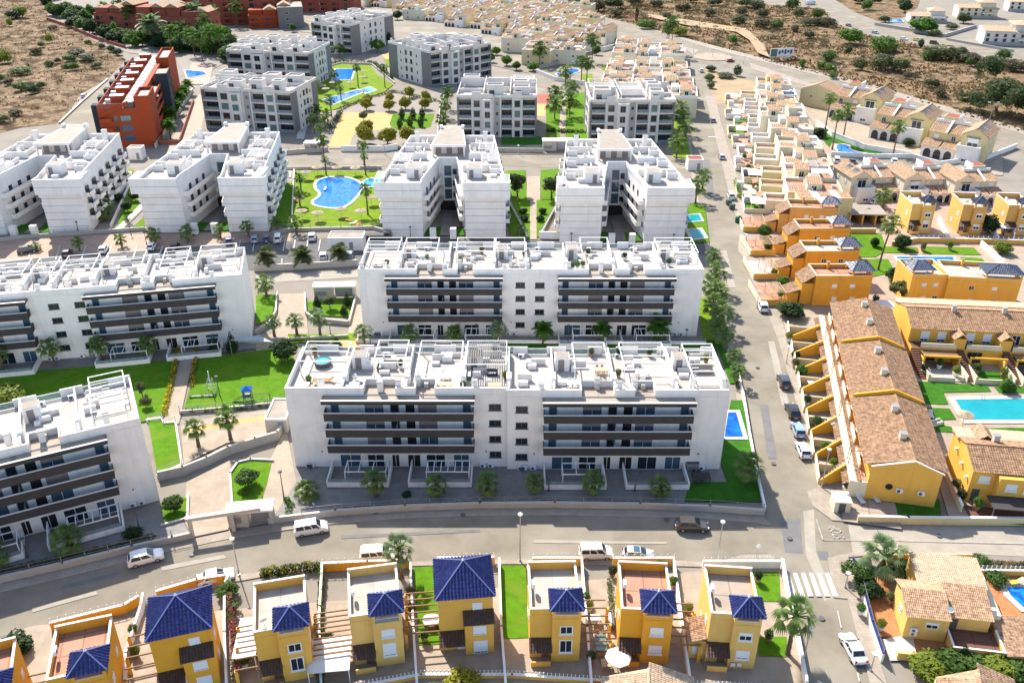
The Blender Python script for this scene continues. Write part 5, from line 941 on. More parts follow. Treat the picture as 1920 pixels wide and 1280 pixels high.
# ================================================================== orange houses with slate belvederes
def belvedere_house(label, FL, FR_, ze=8.0, wall='orange_wall', floor='terrace_tile_red', seed=0, W=11.5, D=6.0, roof='slate_tile', lean=True, side='r', H=None, group=None, bw=4.2):
    r = random.Random(seed); rz = math.atan2(FR_.y - FR_.x * 0 - FL.y, FR_.x - FL.x); d = Vector((math.cos(rz), math.sin(rz), 0)); n = Vector((-d.y, d.x, 0)); HB = ze - 1.9
    o = (FR_ + d * -.3 - d * W + n * .3) if side == 'r' else (FL + d * .3 + n * .3); o.z = 0; T = thing('belvedere_house', label, 'house', o, rz, group)
    b = MB(); b.box(0, 0, 0, W, D, HB); b.build('wall', wall, T); bx('terrace_floor', floor, T, .15, .15, HB + .002, W - .15, D - .15, HB + .03); parapets(T, 0, 0, W, D, HB + .031, .8, wall, 'light_cream_wall')
    bx0, bx1 = (W - bw, W) if side == 'r' else (0, bw); by = min(D, 4.4)
    for x in (bx0, bx1 - .3):
        for y in (0.02, by - .3): bx('pillar', wall, T, x + .005, y, HB + .84, x + .295, y + .28, ze - .1)
    c = [(bx0 - .35, -.35), (bx1 + .35, -.35), (bx1 + .35, by + .35), (bx0 - .35, by + .35)]; mx_, my_ = (bx0 + bx1) / 2, by / 2; k = .6
    A0, A1 = (mx_ - k, my_, ze + 1.3), (mx_ + k, my_, ze + 1.3); c3 = [(*q, ze) for q in c]
    o_ = roof_tiles(T, 'roof', roof, [(c3[0], c3[1], A1, A0), (c3[1], c3[2], A1, A1), (c3[2], c3[3], A0, A1), (c3[3], c3[0], A0, A0)], .34, .5, .06)
    for q, a in ((c3[0], A0), (c3[1], A1), (c3[2], A1), (c3[3], A0)): bb = MB(); bb.beam((q[0], q[1], q[2] + .05), (a[0], a[1], a[2] + .05), .16, .1); put('ridge_tile', bb.data('ridge_tile', roof), o_)
    if lean:
        x0, x1 = (-2.6, .3) if side == 'r' else (W - .3, W + 2.6); bx('side_wing', wall, T, x0 + .2, .6, 0, x1 - .31, D - .6, HB - 1.2) if side == 'r' else bx('side_wing', wall, T, x0 + .31, .6, 0, x1 - .2, D - .6, HB - 1.2)
        lean_to(T, x0, .3, x1, D - .3, HB - 1.1, HB + .9, 'terracotta', .34, 'side_roof', 'right' if side == 'r' else 'left')
        x2 = x0 - 2.6 if side == 'r' else x1; bx('porch', wall, T, x2 + .2, 1.0, 0, x2 + 2.5, D - 1.2, 2.6); lean_to(T, x2, .8, x2 + 2.7, D - 1.0, 2.55, 3.4, 'terracotta', .34, 'porch_roof', 'right' if side == 'r' else 'left')
        x3 = x2 - 5.4 if side == 'r' else x2 + 3; bx('patio', r.choice(['terrace_tile', 'terrace_tile_red', 'terrace_tile_white']), T, x3, .2, .3, x3 + 5.5, D + 4, .34); bx('yard_wall', 'light_cream_wall', T, x3 - .2, .1, .2, x3, D + 4, 1.5); bx('yard_wall', 'yellow_wall', T, x3, -.1, .2, x2 + .2, .1, 1.6); pergola(T, x3 + 2.4, 1.0, x3 + 5.2, D, .34, 2.3, 7, 'wood_pale', .1)
    for x in (W * .3, W * .62): win(T, x, -.003, HB - 2.0, 1.1, 1.0, 0, 'glass', 'light_cream_wall', 1, r.choice([0, .9])); win(T, x + .4, -.003, 1.0, 1.1, 1.2, 0, 'glass', 'light_cream_wall', 1, r.choice([0, .9]))
    for z in (1.0, 3.8): win(T, W + .003, D * .4, z, 1.2, 1.2, R(90), 'glass', 'white_trim', 1, .5)
    chimney(T, W * .35, D - .6, HB + .03, .5, 1.5, wall); return T
for i, (a, b_, w) in enumerate([((1542, 383), (1578, 384), 'peach_wall'), ((1564, 421), (1600, 421), 'orange_wall'), ((1580, 463), (1618, 463), 'orange_wall'), ((1604, 509), (1643, 509), 'orange_wall')]):
    belvedere_house(f'{["farthest", "second farthest", "second nearest", "nearest"][i]} of the four orange houses with slate belvedere roofs', G(*a, 8), G(*b_, 8), 8.0, w, 'terrace_tile_red' if i != 2 else 'terrace_tile_white', 60 + i, group='orange belvedere houses')
belvedere_house('yellow house with slate belvedere in front of the blue garden pool', G(1712, 507, 8), G(1758, 507, 8), 8.0, 'yellow_wall', 'terrace_tile', 65, 7.5, 8, lean=False, side='l')
belvedere_house('wide yellow house with broad slate belvedere at the right edge', G(1846, 513, 8), G(1924, 517, 8), 8.0, 'yellow_wall', 'terrace_tile', 66, 14, 8.5, lean=False, side='r', bw=7.0)
for i, (a, b_) in enumerate([((1733, 380), (1760, 380)), ((1829, 382), (1857, 383)), ((1915, 383), (1945, 384))]):
    tower_house(f'{["left", "middle", "right"][i]} yellow tower house with slate pyramid roof behind the rectangular blue pool', G(*a, 8.3), G(*b_, 8.3), 8.3, 'pale_yellow_wall' if i == 0 else 'peach_wall', roof='slate_tile', ridge='slate_tile', seed=70 + i, upper_shut=.3, lower_shut=.5, D=9, pitch=.32, back_tile=False)
wall_run('yellow garden wall with white balustrade below the tower houses', [(1672, 462), (1720, 455), (1850, 457), (1935, 460)], 1.3, 'yellow_wall', .25, 'white_trim', 1.2, .7, 'baluster'); wall_run('white slanted wall right of the garden with the rectangular pool', [(1838, 462), (1880, 500)], 1.5, 'white_wall', .25); wall_run('yellow wall left of the garden with the rectangular pool', [(1588, 438), (1640, 438)], 1.4, 'yellow_wall', .25)
for i in range(3): wall_run(f'{["left", "middle", "right"][i]} white party wall between the yellow tower houses', [((1778, 455), (1758, 415)), ((1870, 456), (1846, 415)), ((1900, 448), (1886, 420))][i], 1.6, 'white_wall', .2, group='party walls of the tower houses')
# ================================================================== the long brown roofed terrace
def brown_terrace():
    a0, a1 = Vector((50.6, 99.6, 0)), Vector((62.4, 152.0, 0)); dv = a1 - a0; L = dv.length; rz = math.atan2(dv.y, dv.x) - R(90); T = thing('terraced_house_row', 'long terrace of cream houses under brown tiled gable roofs beside the street', 'house', a0, rz); FR['T'] = (a0.copy(), rz)
    W = 9.4; secs = [(0, 18.3), (18.6, 36.5), (36.8, L)]; m = 'terracotta_brown'
    for i, (y0, y1) in enumerate(secs):
        dz = i * .0; b = MB(); b.box(0, y0, 0, W, y1, 6.0); b.add([(0, y0, 6.0), (W, y0, 6.0), (W * .58, y0, 7.6), (0, y1, 6.0), (W, y1, 6.0), (W * .58, y1, 7.6)], [(0, 1, 2), (3, 5, 4)]); b.build('wall', 'yellow_wall', T)
        gable(T, 0, y0 + .3, W, y1 - .05, 6.02, 1.6, m, .36, 'y', .9, .5, mid=W * .58)
        if i: 
            for p, q in (((-.35, y0 - .1, 6.3), (W * .58, y0 - .1, 7.9)), ((W * .58, y0 - .1, 7.9), (W + .35, y0 - .1, 6.3))): bb = MB(); bb.beam(p, q, .3, .7); put('fire_wall', bb.data('fire_wall', 'deep_yellow_wall'), T)
        for yc in (y0 + 6.0, y0 + 13.4):
            if yc < y1 - 2: chimney(T, W * .5, yc, 6.6, .9, 1.7, 'light_cream_wall')
    for p, q in (((0, -.06, 6.05), (W * .58, -.06, 7.72)), ((W * .58, -.06, 7.72), (W + .2, -.06, 6.05))): bb = MB(); bb.beam(p, q, .3, .16); put('verge', bb.data('verge', 'light_cream_wall'), T)
    bb = MB(); bb.tube([(2.9, -.02, 2.9), (2.9, -.1, 2.9)], .5, 14); put('round_window', bb.data('round_window', 'glass'), T)
    bx('low_wing', 'light_cream_wall', T, -2.4, 0, 0, -.003, L, 3.1); lean_to(T, -3.2, .1, -.9, L - .1, 2.3, 3.3, m, .36, 'low_roof', 'right'); bx('upper_terrace', 'terrace_tile_red', T, -.9, .2, 3.102, -.01, L - .2, 3.14)
    for x in (4.3, 7.2): aircon(T, x, -.25, 2.3)
    # street side: stairs up to each flat, garden walls, patios
    n = 8
    for i in range(n):
        y = 2.0 + i * (L - 2) / n; q = -(6.0 + 2.2 * i / n)
        bb = MB(); bb.add([(q, y, .1), (-2.6, y + 1.6, .1), (-2.6, y + 1.6, 3.3), (q, y, 1.0), (q, y + .3, .1), (-2.6, y + 1.9, .1), (-2.6, y + 1.9, 3.3), (q, y + .3, 1.0)], [(0, 1, 2, 3), (7, 6, 5, 4), (3, 2, 6, 7), (0, 3, 7, 4), (1, 5, 6, 2)]); s_ = put('stair_wall', bb.data('stair_wall', 'deep_yellow_wall'), T)
        for k in range(9): f = k / 9; bx('stair_step', 'terrace_brown', s_, q + .3 - (q + 3) * f, y + .35 + 1.5 * f, .1, q + .8 - (q + 3) * f, y + 1.4 + 1.5 * f, .35 + 2.8 * f)
        bx('garden_wall', 'cream_wall', T, q, y + 3.4, .2, -2.5, y + 3.6, 1.6); bx('garden_wall', 'light_cream_wall', T, q - .2, y + .3, .2, q - .01, y + 6.2, 1.3)
        bx('patio', r_t.choice(['terrace_tile_red', 'terrace_tile', 'paving_pink', 'terrace_tile_dark']), T, q, y + 3.65, .3, -2.5, y + 6.0, .34)
        bx('divider', 'light_cream_wall', T, -.9, y + 1, 3.15, -.7, y + 5.4, 4.2)
        pg = pergola(T, -2.3, y + 1.6, 1.0, y + 2.9, 3.3, 2.5, 6, 'wood', .1, 'y') if i % 2 == 0 else None
        win(T, -.003, y + 5.4, 3.3, 1.5, 2.0, R(-90), 'glass', 'white_trim', 1); win(T, -2.403, y + 5.2, .4, 1.4, 1.9, R(-90), 'glass', 'white_trim', 1)
    for i in range(8): y = 3 + i * 6; win(T, W + .003, y, 3.4, 1.2, 1.2, R(90), 'glass', 'white_trim', 1, .9)
    bx('front_yard', 'terrace_brown', T, -3.5, -5.9, .3, W * .45, -.1, .33)
r_t = random.Random(77); brown_terrace()
_t = thing('kiosk', 'small cream service hut with dark door at the street corner', 'hut', G(1562, 962), R(-6)); bx('wall', 'light_cream_wall', _t, 0, 0, 0, 2.2, 2.4, 2.0); bx('roof', 'light_cream_wall', _t, -.1, -.1, 2.002, 2.3, 2.5, 2.1); bx('door', 'dark_grey', _t, .6, -.05, .1, 1.5, -.002, 1.8)
# ================================================================== yellow terrace with stairs, yellow gable house
def yellow_terrace():
    o = Vector((72.8, 137.6, 0)); rz = R(-6); T = thing('terraced_house_row', 'yellow terrace with brown roof, outside stairs and shady porches above the turquoise pool', 'house', o, rz); W, D = 32, 15; r = random.Random(81)
    b = MB(); b.box(0, 4.5, 0, W, D, 5.8); b.add([(0, 4.5, 5.8), (0, D, 5.8), (0, 9.2, 7.6)], [(0, 1, 2)]); b.build('wall', 'yellow_wall', T); bx('ground_floor', 'yellow_wall', T, 0, 2.2, 0, W, 4.498, 2.9)
    gable(T, .0, 4.5, W, D, 5.82, 1.8, 'terracotta_brown', .38, 'x', .4, .5, mid=9.4); bx('roof_edge', 'terracotta_pale', T, -.2, D - 2.0, 6.6, W, D + .5, 6.75)
    for x in (8.5, 17.5, 26.5): chimney(T, x, 9.0, 6.8, .7, 1.6, 'beige_wall')
    u = W / 4
    for i in range(4):
        x = i * u; bx('balcony_floor', 'terrace_tile_dark', T, x + .1, 2.3, 2.902, x + u - .1, 4.49, 2.95); bx('balcony_parapet', 'light_cream_wall', T, x + 1.6, 2.2, 2.951, x + u - .2, 2.4, 3.9)
        for f in (.25, .62): win(T, x + u * f, 4.497, 3.1, 1.5, 2.1, 0, 'glass', 'white_trim', 1, r.choice([0, .8]))
        win(T, x + 2, 2.197, .3, 2.6, 2.2, 0, 'glass', 'wood', 2); bx('porch_beam', 'deep_yellow_wall', T, x + 1.5, -.6, 2.5, x + u - .1, -.3, 2.85)
        for xx in (x + 1.5, x + u - .4): bx('porch_pillar', 'yellow_wall', T, xx, -.6, .2, xx + .3, -.3, 2.499); bx('porch_wall', 'yellow_wall', T, xx, -.29, .2, xx + .25, 2.19, 2.0)
        if i != 1: bx('porch_roof', 'wood', T, x + 1.6, -.3, 2.5, x + u - .2, 2.19, 2.6)
        bx('garden_wall', 'light_cream_wall', T, x + 1.4, -5.2, .2, x + u - 2.2, -5.0, 1.1); bx('garden_wall', 'light_cream_wall', T, x + 1.2, -5.2, .2, x + 1.39, -.7, 1.6); bx('garden_wall', 'light_cream_wall', T, x + u - .25, -5.2, .2, x + u - .05, -.7, 1.6); bx('patio', r.choice(['lawn_deep', 'terrace_tile_dark', 'terrace_tile']), T, x + 1.5, -4.9, .3, x + u - .3, -.7, .34)
        for k in range(14): bx('stair_step', 'terrace_tile_dark', T, x + .05, -4.6 + k * .5, .2, x + 1.15, -4.1 + k * .5, .4 + k * .19)
        # dormer gable over the stairs
        gable(T, x - .9, 2.0, x + 1.5, 5.2, 5.0, .9, 'terracotta', .36, 'y', .1, .5, 'dormer_roof') if 0 < i < 4 else None
        if 0 < i: bx('dormer', 'yellow_wall', T, x - .7, 2.3, 2.96, x + 1.3, 4.49, 5.0)
yellow_terrace()
def gable_house_near():
    o = Vector((64.9, 99.2, 0)); T = thing('gable_house', 'yellow gabled house with brown tiled roof and dark awning right of the terrace', 'house', o, R(-8)); W, D = 16, 9.4
    b = MB(); b.box(0, 0, 0, W, D, 5.6); b.add([(0, 0, 5.6), (0, D, 5.6), (0, 4.2, 7.2)], [(0, 1, 2)]); b.build('wall', 'yellow_wall', T); gable(T, -.2, 0, W, D, 5.62, 1.6, 'terracotta_brown', .34, 'x', .4, .45, mid=4.2); bx('roof_edge', 'terracotta_pale', T, -.4, D - 2.6, 6.3, W, D + .4, 6.42)
    bx('bay', 'yellow_wall', T, 3.2, -1.3, 0, W, -.003, 5.4); chimney(T, 4.5, 6.0, 6.3, .8, 1.5, 'beige_wall'); gable(T, 2, 6.5, 5, 10, 6.2, 1.0, 'terracotta', .36, 'y', .1, .5, 'dormer_roof')
    for x, y, z, sh in ((1.0, -.003, 3.6, .95), (4.2, -1.303, 3.4, .95), (6.6, -1.303, 3.2, .95), (9.2, -1.303, 3.2, .3), (4.0, -1.303, .8, 0)): win(T, x, y, z, 1.5, 1.2, 0, 'glass', 'white_trim', 1, sh, sill=True, fw=.13)
    bx('door', 'dark_grey', T, .6, -.06, .3, 1.6, -.003, 2.4); bx('awning', 'charcoal', T, 2.0, -4.4, 2.4, 7.0, -1.4, 2.55)
    for x in (2.1, 6.8): bx('awning_post', 'dark_grey', T, x, -4.3, .2, x + .12, -4.18, 2.39)
    for x, y in ((-.3, 1.0), (-.3, 3.6), (-.3, 6.4)): bx('wall_lamp', 'white_trim', T, x - .15, y, 3.2 + y * .2, x + .29, y + .3, 3.5 + y * .2)
    bx('patio', 'terrace_tile_dark', T, -.5, -4.6, .3, 14, -1.31, .34); wall_run('pale garden wall left of the yellow gabled house', [(1765, 880), (1800, 960)], 1.4, 'light_cream_wall', .25)
gable_house_near()
# ================================================================== villa at the lower right
def villa():
    o = G(1690, 1196); T = thing('villa', 'pale yellow villa with terracotta roofs and a satellite dish in the bottom right corner', 'villa', o, R(-9)); T.scale = (.84, .84, .72); w = 'pale_yellow_wall'
    b = MB(); b.box(0, 0, 0, 5.6, 6.5, 5.4); b.box(5.6, 1.6, 0, 11.5, 6.8, 4.6); b.box(3.0, 6.81, 0, 12.0, 12.5, 5.0); b.box(5.8, -2.6, 0, 12.5, 1.598, 1.6); b.build('wall', w, T)
    roof_tiles(T, 'roof', 'terracotta', [((-.4, -.35, 5.3), (5.7, -.35, 5.3), (5.7, 4.0, 6.8), (-.4, 4.0, 6.8)), ((5.7, 6.8, 5.5), (-.4, 6.8, 5.5), (-.4, 4.0, 6.8), (5.7, 4.0, 6.8))], .27, .4, .08)
    lean_to(T, 5.72, 1.2, 11.8, 6.5, 4.5, 6.2, 'terracotta', .27, 'roof'); lean_to(T, 2.7, 6.6, 12.4, 12.6, 5.4, 6.1, 'terracotta_pale', .3, 'roof')
    bx('terrace_floor', 'terrace_tile_dark', T, 5.9, -2.5, 1.602, 12.4, 1.59, 1.64); parapets(T, 5.8, -2.6, 12.5, 1.59, 1.641, .8, w, skip=('b',)); win(T, 2.6, -.003, 2.9, 1.7, 1.3, 0, 'glass', 'white_trim', 1, .4, fw=.13); win(T, -.003, 3.6, 2.6, 1.2, 1.3, R(-90), 'glass', 'white_trim', 1, .6)
    bx('door', 'dark_grey', T, 6.3, 1.52, 1.65, 7.3, 1.598, 3.8); bx('rear_terrace_wall', 'light_cream_wall', T, 12.05, 3.5, 0, 13.6, 12.6, 3.4); aircon(T, 1.2, -.28, 2.2); aircon(T, 1.2, -.28, 1.4); dish(T, (5.4, .5, 6.9), R(-30))
    lean_to(T, 12.6, -3.0, 17.5, 4.5, 2.2, 3.0, 'terracotta', .27, 'porch_roof', 'right'); bx('porch', w, T, 12.8, -2.8, 0, 17.3, 4.3, 2.1)
    bx('gate_pillar', w, T, -1.6, -4.2, .2, 4.2, -3.8, 1.7)
villa()
def low_roof(label, pts, z, m, wall, name='cottage'):
    "roof of a house that stands mostly below the frame"
    P = GP(pts, z); o = P[0].copy(); o.z = 0; T = thing(name, label, 'house', o, 0); q = [(p.x - o.x, p.y - o.y) for p in P]
    b = MB(); b.prism(q, 0, z - .05); b.build('wall', wall, T); A = ((q[0][0] + q[3][0]) / 2, (q[0][1] + q[3][1]) / 2); B = ((q[1][0] + q[2][0]) / 2, (q[1][1] + q[2][1]) / 2)
    roof_tiles(T, 'roof', m, [((*q[0], z), (*q[1], z), (*B, z + 1.3), (*A, z + 1.3)), ((*q[2], z), (*q[3], z), (*A, z + 1.3), (*B, z + 1.3))], .27, .4, .08); bb = MB(); bb.beam((*A, z + 1.34), (*B, z + 1.34), .25, .14); bb.build('ridge_tile', m, T)
low_roof('cottage with pale terracotta gable roof at the bottom edge right of centre', [(1128, 1345), (1128, 1268), (1300, 1268), (1300, 1345)], 3.0, 'terracotta_pale', 'deep_yellow_wall')
low_roof('cottage with brown striped tile roof at the bottom right edge', [(1760, 1340), (1755, 1268), (1900, 1272), (1920, 1345)], 3.0, 'terracotta', 'cream_wall')
# ================================================================== cream gabled houses and white town houses farther off
def cream_house(label, o, rz, seed, s=1.0, wall='cream_wall', group=None, near=True, mirror=False):
    r = random.Random(seed); T = thing('gable_house', label, 'house', o, rz, group); T.scale = (-s if mirror else s, s, s); pt = .42 if near else .6
    b = MB(); b.box(7, 0, 0, 12.2, 9.5, 5.8); b.add([(7, 0, 5.8), (12.2, 0, 5.8), (9.6, 0, 7.4), (7, 9.5, 5.8), (12.2, 9.5, 5.8), (9.6, 9.5, 7.4)], [(0, 1, 2), (3, 5, 4)]); b.box(0, 2, 0, 6.998, 9.5, 5.0); b.build('wall', wall, T)
    gable(T, 7, -.3, 12.2, 9.6, 5.82, 1.6, 'terracotta', pt, 'y', .3, .55)
    lean_to(T, -.2, 1.7, 3.3, 6.0, 4.95, 6.2, 'terracotta', pt, 'roof'); lean_to(T, 3.7, 1.7, 6.98, 6.0, 4.95, 6.2, 'terracotta', pt, 'roof')
    b = MB(); b.add([(3.32, 1.6, 4.9), (3.68, 1.6, 4.9), (3.68, 6.0, 6.6), (3.32, 6.0, 6.6), (3.32, 1.6, 5.3), (3.68, 1.6, 5.3), (3.68, 6.0, 7.0), (3.32, 6.0, 7.0)], [(0, 1, 5, 4), (1, 2, 6, 5), (2, 3, 7, 6), (3, 0, 4, 7), (4, 5, 6, 7)]); b.build('party_wall', 'white_trim', T)
    bx('party_wall', 'white_wall', T, -.1, 6.0, 4.9, 6.99, 6.3, 6.9); bx('stair_tower', wall, T, 1.2, 6.31, 4.9, 4.4, 9.5, 7.5); bx('stair_tower_roof', 'red_wall_pink', T, 1.4, 6.5, 7.502, 4.2, 9.3, 7.56); bx('party_wall', 'white_wall', T, 4.41, 6.31, 5.0, 4.7, 9.6, 7.9); bx('terrace_floor', 'terrace_tile_red', T, 4.71, 6.31, 5.002, 6.99, 9.4, 5.05)
    bx('porch', 'white_wall', T, -.3, -1.6, 0, 6.7, 1.99, 2.5); lean_to(T, -.5, -1.9, 3.2, 1.9, 2.5, 3.4, 'terracotta', pt, 'porch_roof'); lean_to(T, 3.5, -1.9, 6.9, 1.9, 2.5, 3.4, 'terracotta', pt, 'porch_roof')
    for x in (.3, 2.4, 4.6): b = MB(); b.prism([(x, 0), (x + 1.5, 0), (x + 1.5, 1.3), (x + 1.25, 1.8), (x + .75, 2.0), (x + .25, 1.8), (x, 1.3)], 0, .05); a_ = b.build('arch', 'glass', T); a_.rotation_euler = (R(90), 0, 0); a_.location = (0, -1.61, .05)
    bx('balcony', 'white_wall', T, 6.9, -2.4, 0, 11.4, -.003, 3.0); parapets(T, 6.9, -2.4, 11.4, -.004, 3.002, .9, 'white_wall', skip=('b',)); win(T, 8.3, -.005, 3.2, 2.2, 2.0, 0, 'glass', 'white_trim', 1, r.choice([0, .5])); win(T, 8.3, -2.405, .6, 1.4, 1.4, 0, 'glass', 'white_trim', 1, .6); bx('lintel', 'terracotta_brown', T, 8.0, -.25, 5.35, 10.8, -.006, 5.5)
    for x in (1.0, 4.6): win(T, x, 1.997, 3.4, 1.0, 1.1, 0, 'glass', 'white_trim', 1, r.choice([0, .9]))
    for y, z in ((2.4, 3.6), (6.4, 3.6), (4, 1)): win(T, 12.203, y, z, .9, 1.1, R(90), 'glass', 'white_trim', 0, .8)
    if near and r.random() < .8:
        for y in (1.0, 4.4): b = MB(); b.add([(9.9, y, 7.36), (11.9, y, 6.13), (11.9, y + 2.2, 6.13), (9.9, y + 2.2, 7.36)], [(0, 1, 2, 3)]); b.build('solar_panel', 'glass', T)
    chimney(T, 6.4, 6.9, 5.0, .6, 2.2, 'white_wall'); return T
def town_house(label, o, rz, W, D, seed, wall='light_cream_wall', group=None, low=True):
    r = random.Random(seed); T = thing('town_house', label, 'house', o, rz, group); H = r.choice([5.0, 5.8, 6.3, 7.0]); lx = W * r.uniform(.2, .36) if low else 0; ww = r.choice(['white_wall', 'light_cream_wall', 'cream_wall', 'warm_white_wall'])
    b = MB(); b.box(lx, 0, 0, W, D - .05, H); b.build('wall', wall, T)
    fm = r.choice(['terrace_tile', 'paving_pink', 'terrace_brown', 'terrace_tile_red']); bx('terrace_floor', fm, T, lx + .1, .1, H + .002, W - .1, D - .15, H + .03); wm = r.choice(['white_wall', 'light_cream_wall', 'cream_wall'])
    parapets(T, lx, 0, W, D - .05, H + .031, r.uniform(.5, 1.1), wm); q0 = r.uniform(lx + .5, W - 5); bx('upper_room', wall, T, q0, D * .12, H + .031, q0 + 3.6, D * .5, H + 2.6); lean_to(T, q0 - .2, D * .1, q0 + 3.8, D * .5, H + 2.65, H + 3.3, 'terracotta', .6, 'upper_roof'); win(T, q0 + 1, D * .12 - .004, H + .3, 1.4, 1.9, 0, 'glass', 'white_trim', 1)
    mid = lx + (W - lx) * r.uniform(.4, .6); bx('partition_wall', wm, T, mid, .3, H + .031, mid + .2, D - .4, H + 1.8)
    x0 = mid + .3 if r.random() < .5 else mid - 3.0; bx('stair_head', r.choice(['white_wall', wall]), T, x0, D * .45, H + .031, x0 + 2.6, D - .5, H + 2.5); bx('stair_head_roof', r.choice(['terrace_tile', 'roof_gravel', 'terracotta']), T, x0 + .1, D * .45 + .1, H + 2.505, x0 + 2.5, D - .6, H + 2.56)
    lean_to(T, lx + .3, 0.3, mid - .2, D * .4, H + .35, H + 1.0, r.choice(['terracotta', 'terracotta_pale', 'terracotta']), .6, 'pent_roof'); 
    if low:
        bx('street_wing', ww, T, 0, .3, 0, lx - .002, D * r.uniform(.5, .93), 3.0); bx('terrace_floor', fm, T, .15, .45, 3.002, lx - .05, D * .49, 3.03); parapets(T, 0, .3, lx - .003, D * .5, 3.031, .8, ww, skip=('r',)); lean_to(T, -1.6, D * .55, -.01, D - 1, 2.2, 2.9, 'terracotta', .5, 'porch_roof', 'right')
        yx = r.uniform(-6.4, -4.2); bx('yard_wall', ww, T, yx, .0, .2, -.003, .25, r.uniform(1.2, 2.2)); bx('yard_wall', r.choice(['white_wall', 'cream_wall']), T, yx - .2, .25, .2, yx, D - .3, r.uniform(.9, 1.7)); bx('yard', r.choice(['terrace_tile_red', 'lawn', 'terrace_tile', 'paving_pink']), T, yx, .3, .3, -.01, D - .3, .33); bx('shed', r.choice(['white_wall', 'beige_wall']), T, yx + .1, D * .6, .33, yx + 2, D * .6 + 1.6, 2.2)
        b = MB(); b.prism([(0, 0), (1.6, 0), (1.6, 1.3), (1.3, 1.8), (.8, 2.0), (.3, 1.8), (0, 1.3)], 0, .05); a_ = b.build('arch', 'glass', T); a_.rotation_euler = (R(90), 0, R(-90)); a_.location = (-.003, D * .5, .2)
        win(T, lx - .003, D * .5, 3.4, 1.3, 1.4, R(-90), 'glass', 'white_trim', 1)
        if r.random() < .5: bx('awning', r.choice(['canvas_white', 'beige_wall']), T, -3.6, 1.0, 2.4, -.01, D * .6, 2.48); [bx('awning_post', 'white_trim', T, -3.5, y, .2, -3.4, y + .1, 2.39) for y in (1.1, D * .6 - .2)]
    for x in (lx + (W - lx) * .2, lx + (W - lx) * .7): win(T, x, -.003, 3.3, 1.1, 1.2, 0, 'glass', 'white_trim', 1, r.choice([0, .8])); win(T, x, -.003, .8, 1.1, 1.3, 0, 'glass', 'white_trim', 1, r.choice([0, .8]))
    q = r.random()
    if q < .3: pergola(T, mid + .6, .5, W - .5, D * .42, H + .03, 2.1, 4, r.choice(['white_trim', 'wood_pale']), .12)
    elif q < .55: bx('awning', r.choice(['canvas_white', 'beige_wall', 'plastic_orange' if seed == 5 else 'canvas_white']), T, mid + .6, .4, H + 2.1, W - .6, D * .4, H + 2.17); [bx('awning_post', 'white_trim', T, x, .5, H + .031, x + .1, .6, H + 2.09) for x in (mid + .7, W - .8)]
    elif q < .7:
        b = MB(); b.add([(mid + .8, .8, H + .3), (W - .8, .8, H + .3), (W - .8, 2.6, H + 1.2), (mid + .8, 2.6, H + 1.2)], [(0, 1, 2, 3)]); b.build('solar_panel', 'glass_blue', T)
    chimney(T, mid - .8, D * .7, H + .03, .6, 1.6, 'white_wall'); bx('service_box', 'white_wall', T, W - 2, D * .6, H + .031, W - .9, D * .6 + .7, H + .8); aircon(T, lx + 1.2, D * .55, H + .035); return T
# row along the scrubland road
for i, (u, v) in enumerate([(1556, 218), (1634, 256), (1730, 290)]): cream_house(f'{["left", "middle", "right"][i]} cream gabled house with white arches below the scrubland road', G(u, v), R(-38), 90 + i, 1.42, group='cream houses by the scrubland road')
_o = G(1497, 197); _t = thing('cream_block', 'tall blank cream gable wall house at the head of the scrubland road row', 'house', _o, R(-42)); _b = MB(); _b.box(0, 0, 0, 14, 9, 6.2); _b.add([(0, 0, 6.2), (14, 0, 6.2), (6, 0, 8.6), (0, 9, 6.2), (14, 9, 6.2), (6, 9, 8.6)], [(0, 1, 2), (3, 5, 4), (0, 2, 5, 3), (1, 4, 5, 2)]); _b.build('wall', 'cream_wall', _t)
gable(_t, 0, .05, 14, 9.2, 6.25, 2.4, 'terracotta', .45, 'y', .2, .55, mid=6); win(_t, 4, -.003, 3.6, .8, .9, 0, 'glass', 'white_trim', 0); win(_t, 9, -.003, 2.6, .8, .9, 0, 'glass', 'white_trim', 0)
# cream gabled houses behind the tower houses
for i, (u, v, rz) in enumerate([(1676, 372, 8), (1776, 376, 6), (1870, 380, 6)]): cream_house(f'{["left", "middle", "right"][i]} cream gabled house directly behind the yellow tower houses', G(u, v), R(rz), 95 + i, 1.1, 'light_cream_wall', 'cream houses behind the tower houses', mirror=True)
# white town houses along the long street
for i in range(11):
    k = i / 10; o = Vector((66.5 + 22 * k + rnd.uniform(-1.2, 1.2), 217 + 121 * k, 0)); W = 19 - 1.0 * k
    town_house(f'white flat roofed town house, {ORD[i]} from the front in the row right of the street', o, R(-10), W, 12.0, 100 + i, ['light_cream_wall', 'cream_wall', 'light_cream_wall'][i % 3], 'white town houses beside the street')
_t = thing('cream_facade_house', 'cream three bay house with white stair columns at the front of the town house row', 'house', Vector((72.5, 210.6, 0)), R(-2)); bx('wall', 'cream_wall', _t, 0, 0, 0, 13.5, 5.5, 6.4)
for x in (3.6, 8.6): bx('stair_column', 'white_wall', _t, x, -.5, 0, x + 1.7, 5.6, 7.0); [win(_t, x + .5, -.503, z, .6, .7, 0, 'glass', 'white_trim', 0) for z in (1.2, 4.2)]
for x0, x1 in ((.1, 3.5), (5.4, 8.5), (10.4, 13.4)): lean_to(_t, x0, .2, x1, 4.8, 6.5, 7.1, 'terracotta', .4, 'pent_roof'); bx('parapet', 'cream_wall', _t, x0 - .1, -.05, 6.402, x1 + .09, .15, 6.9)
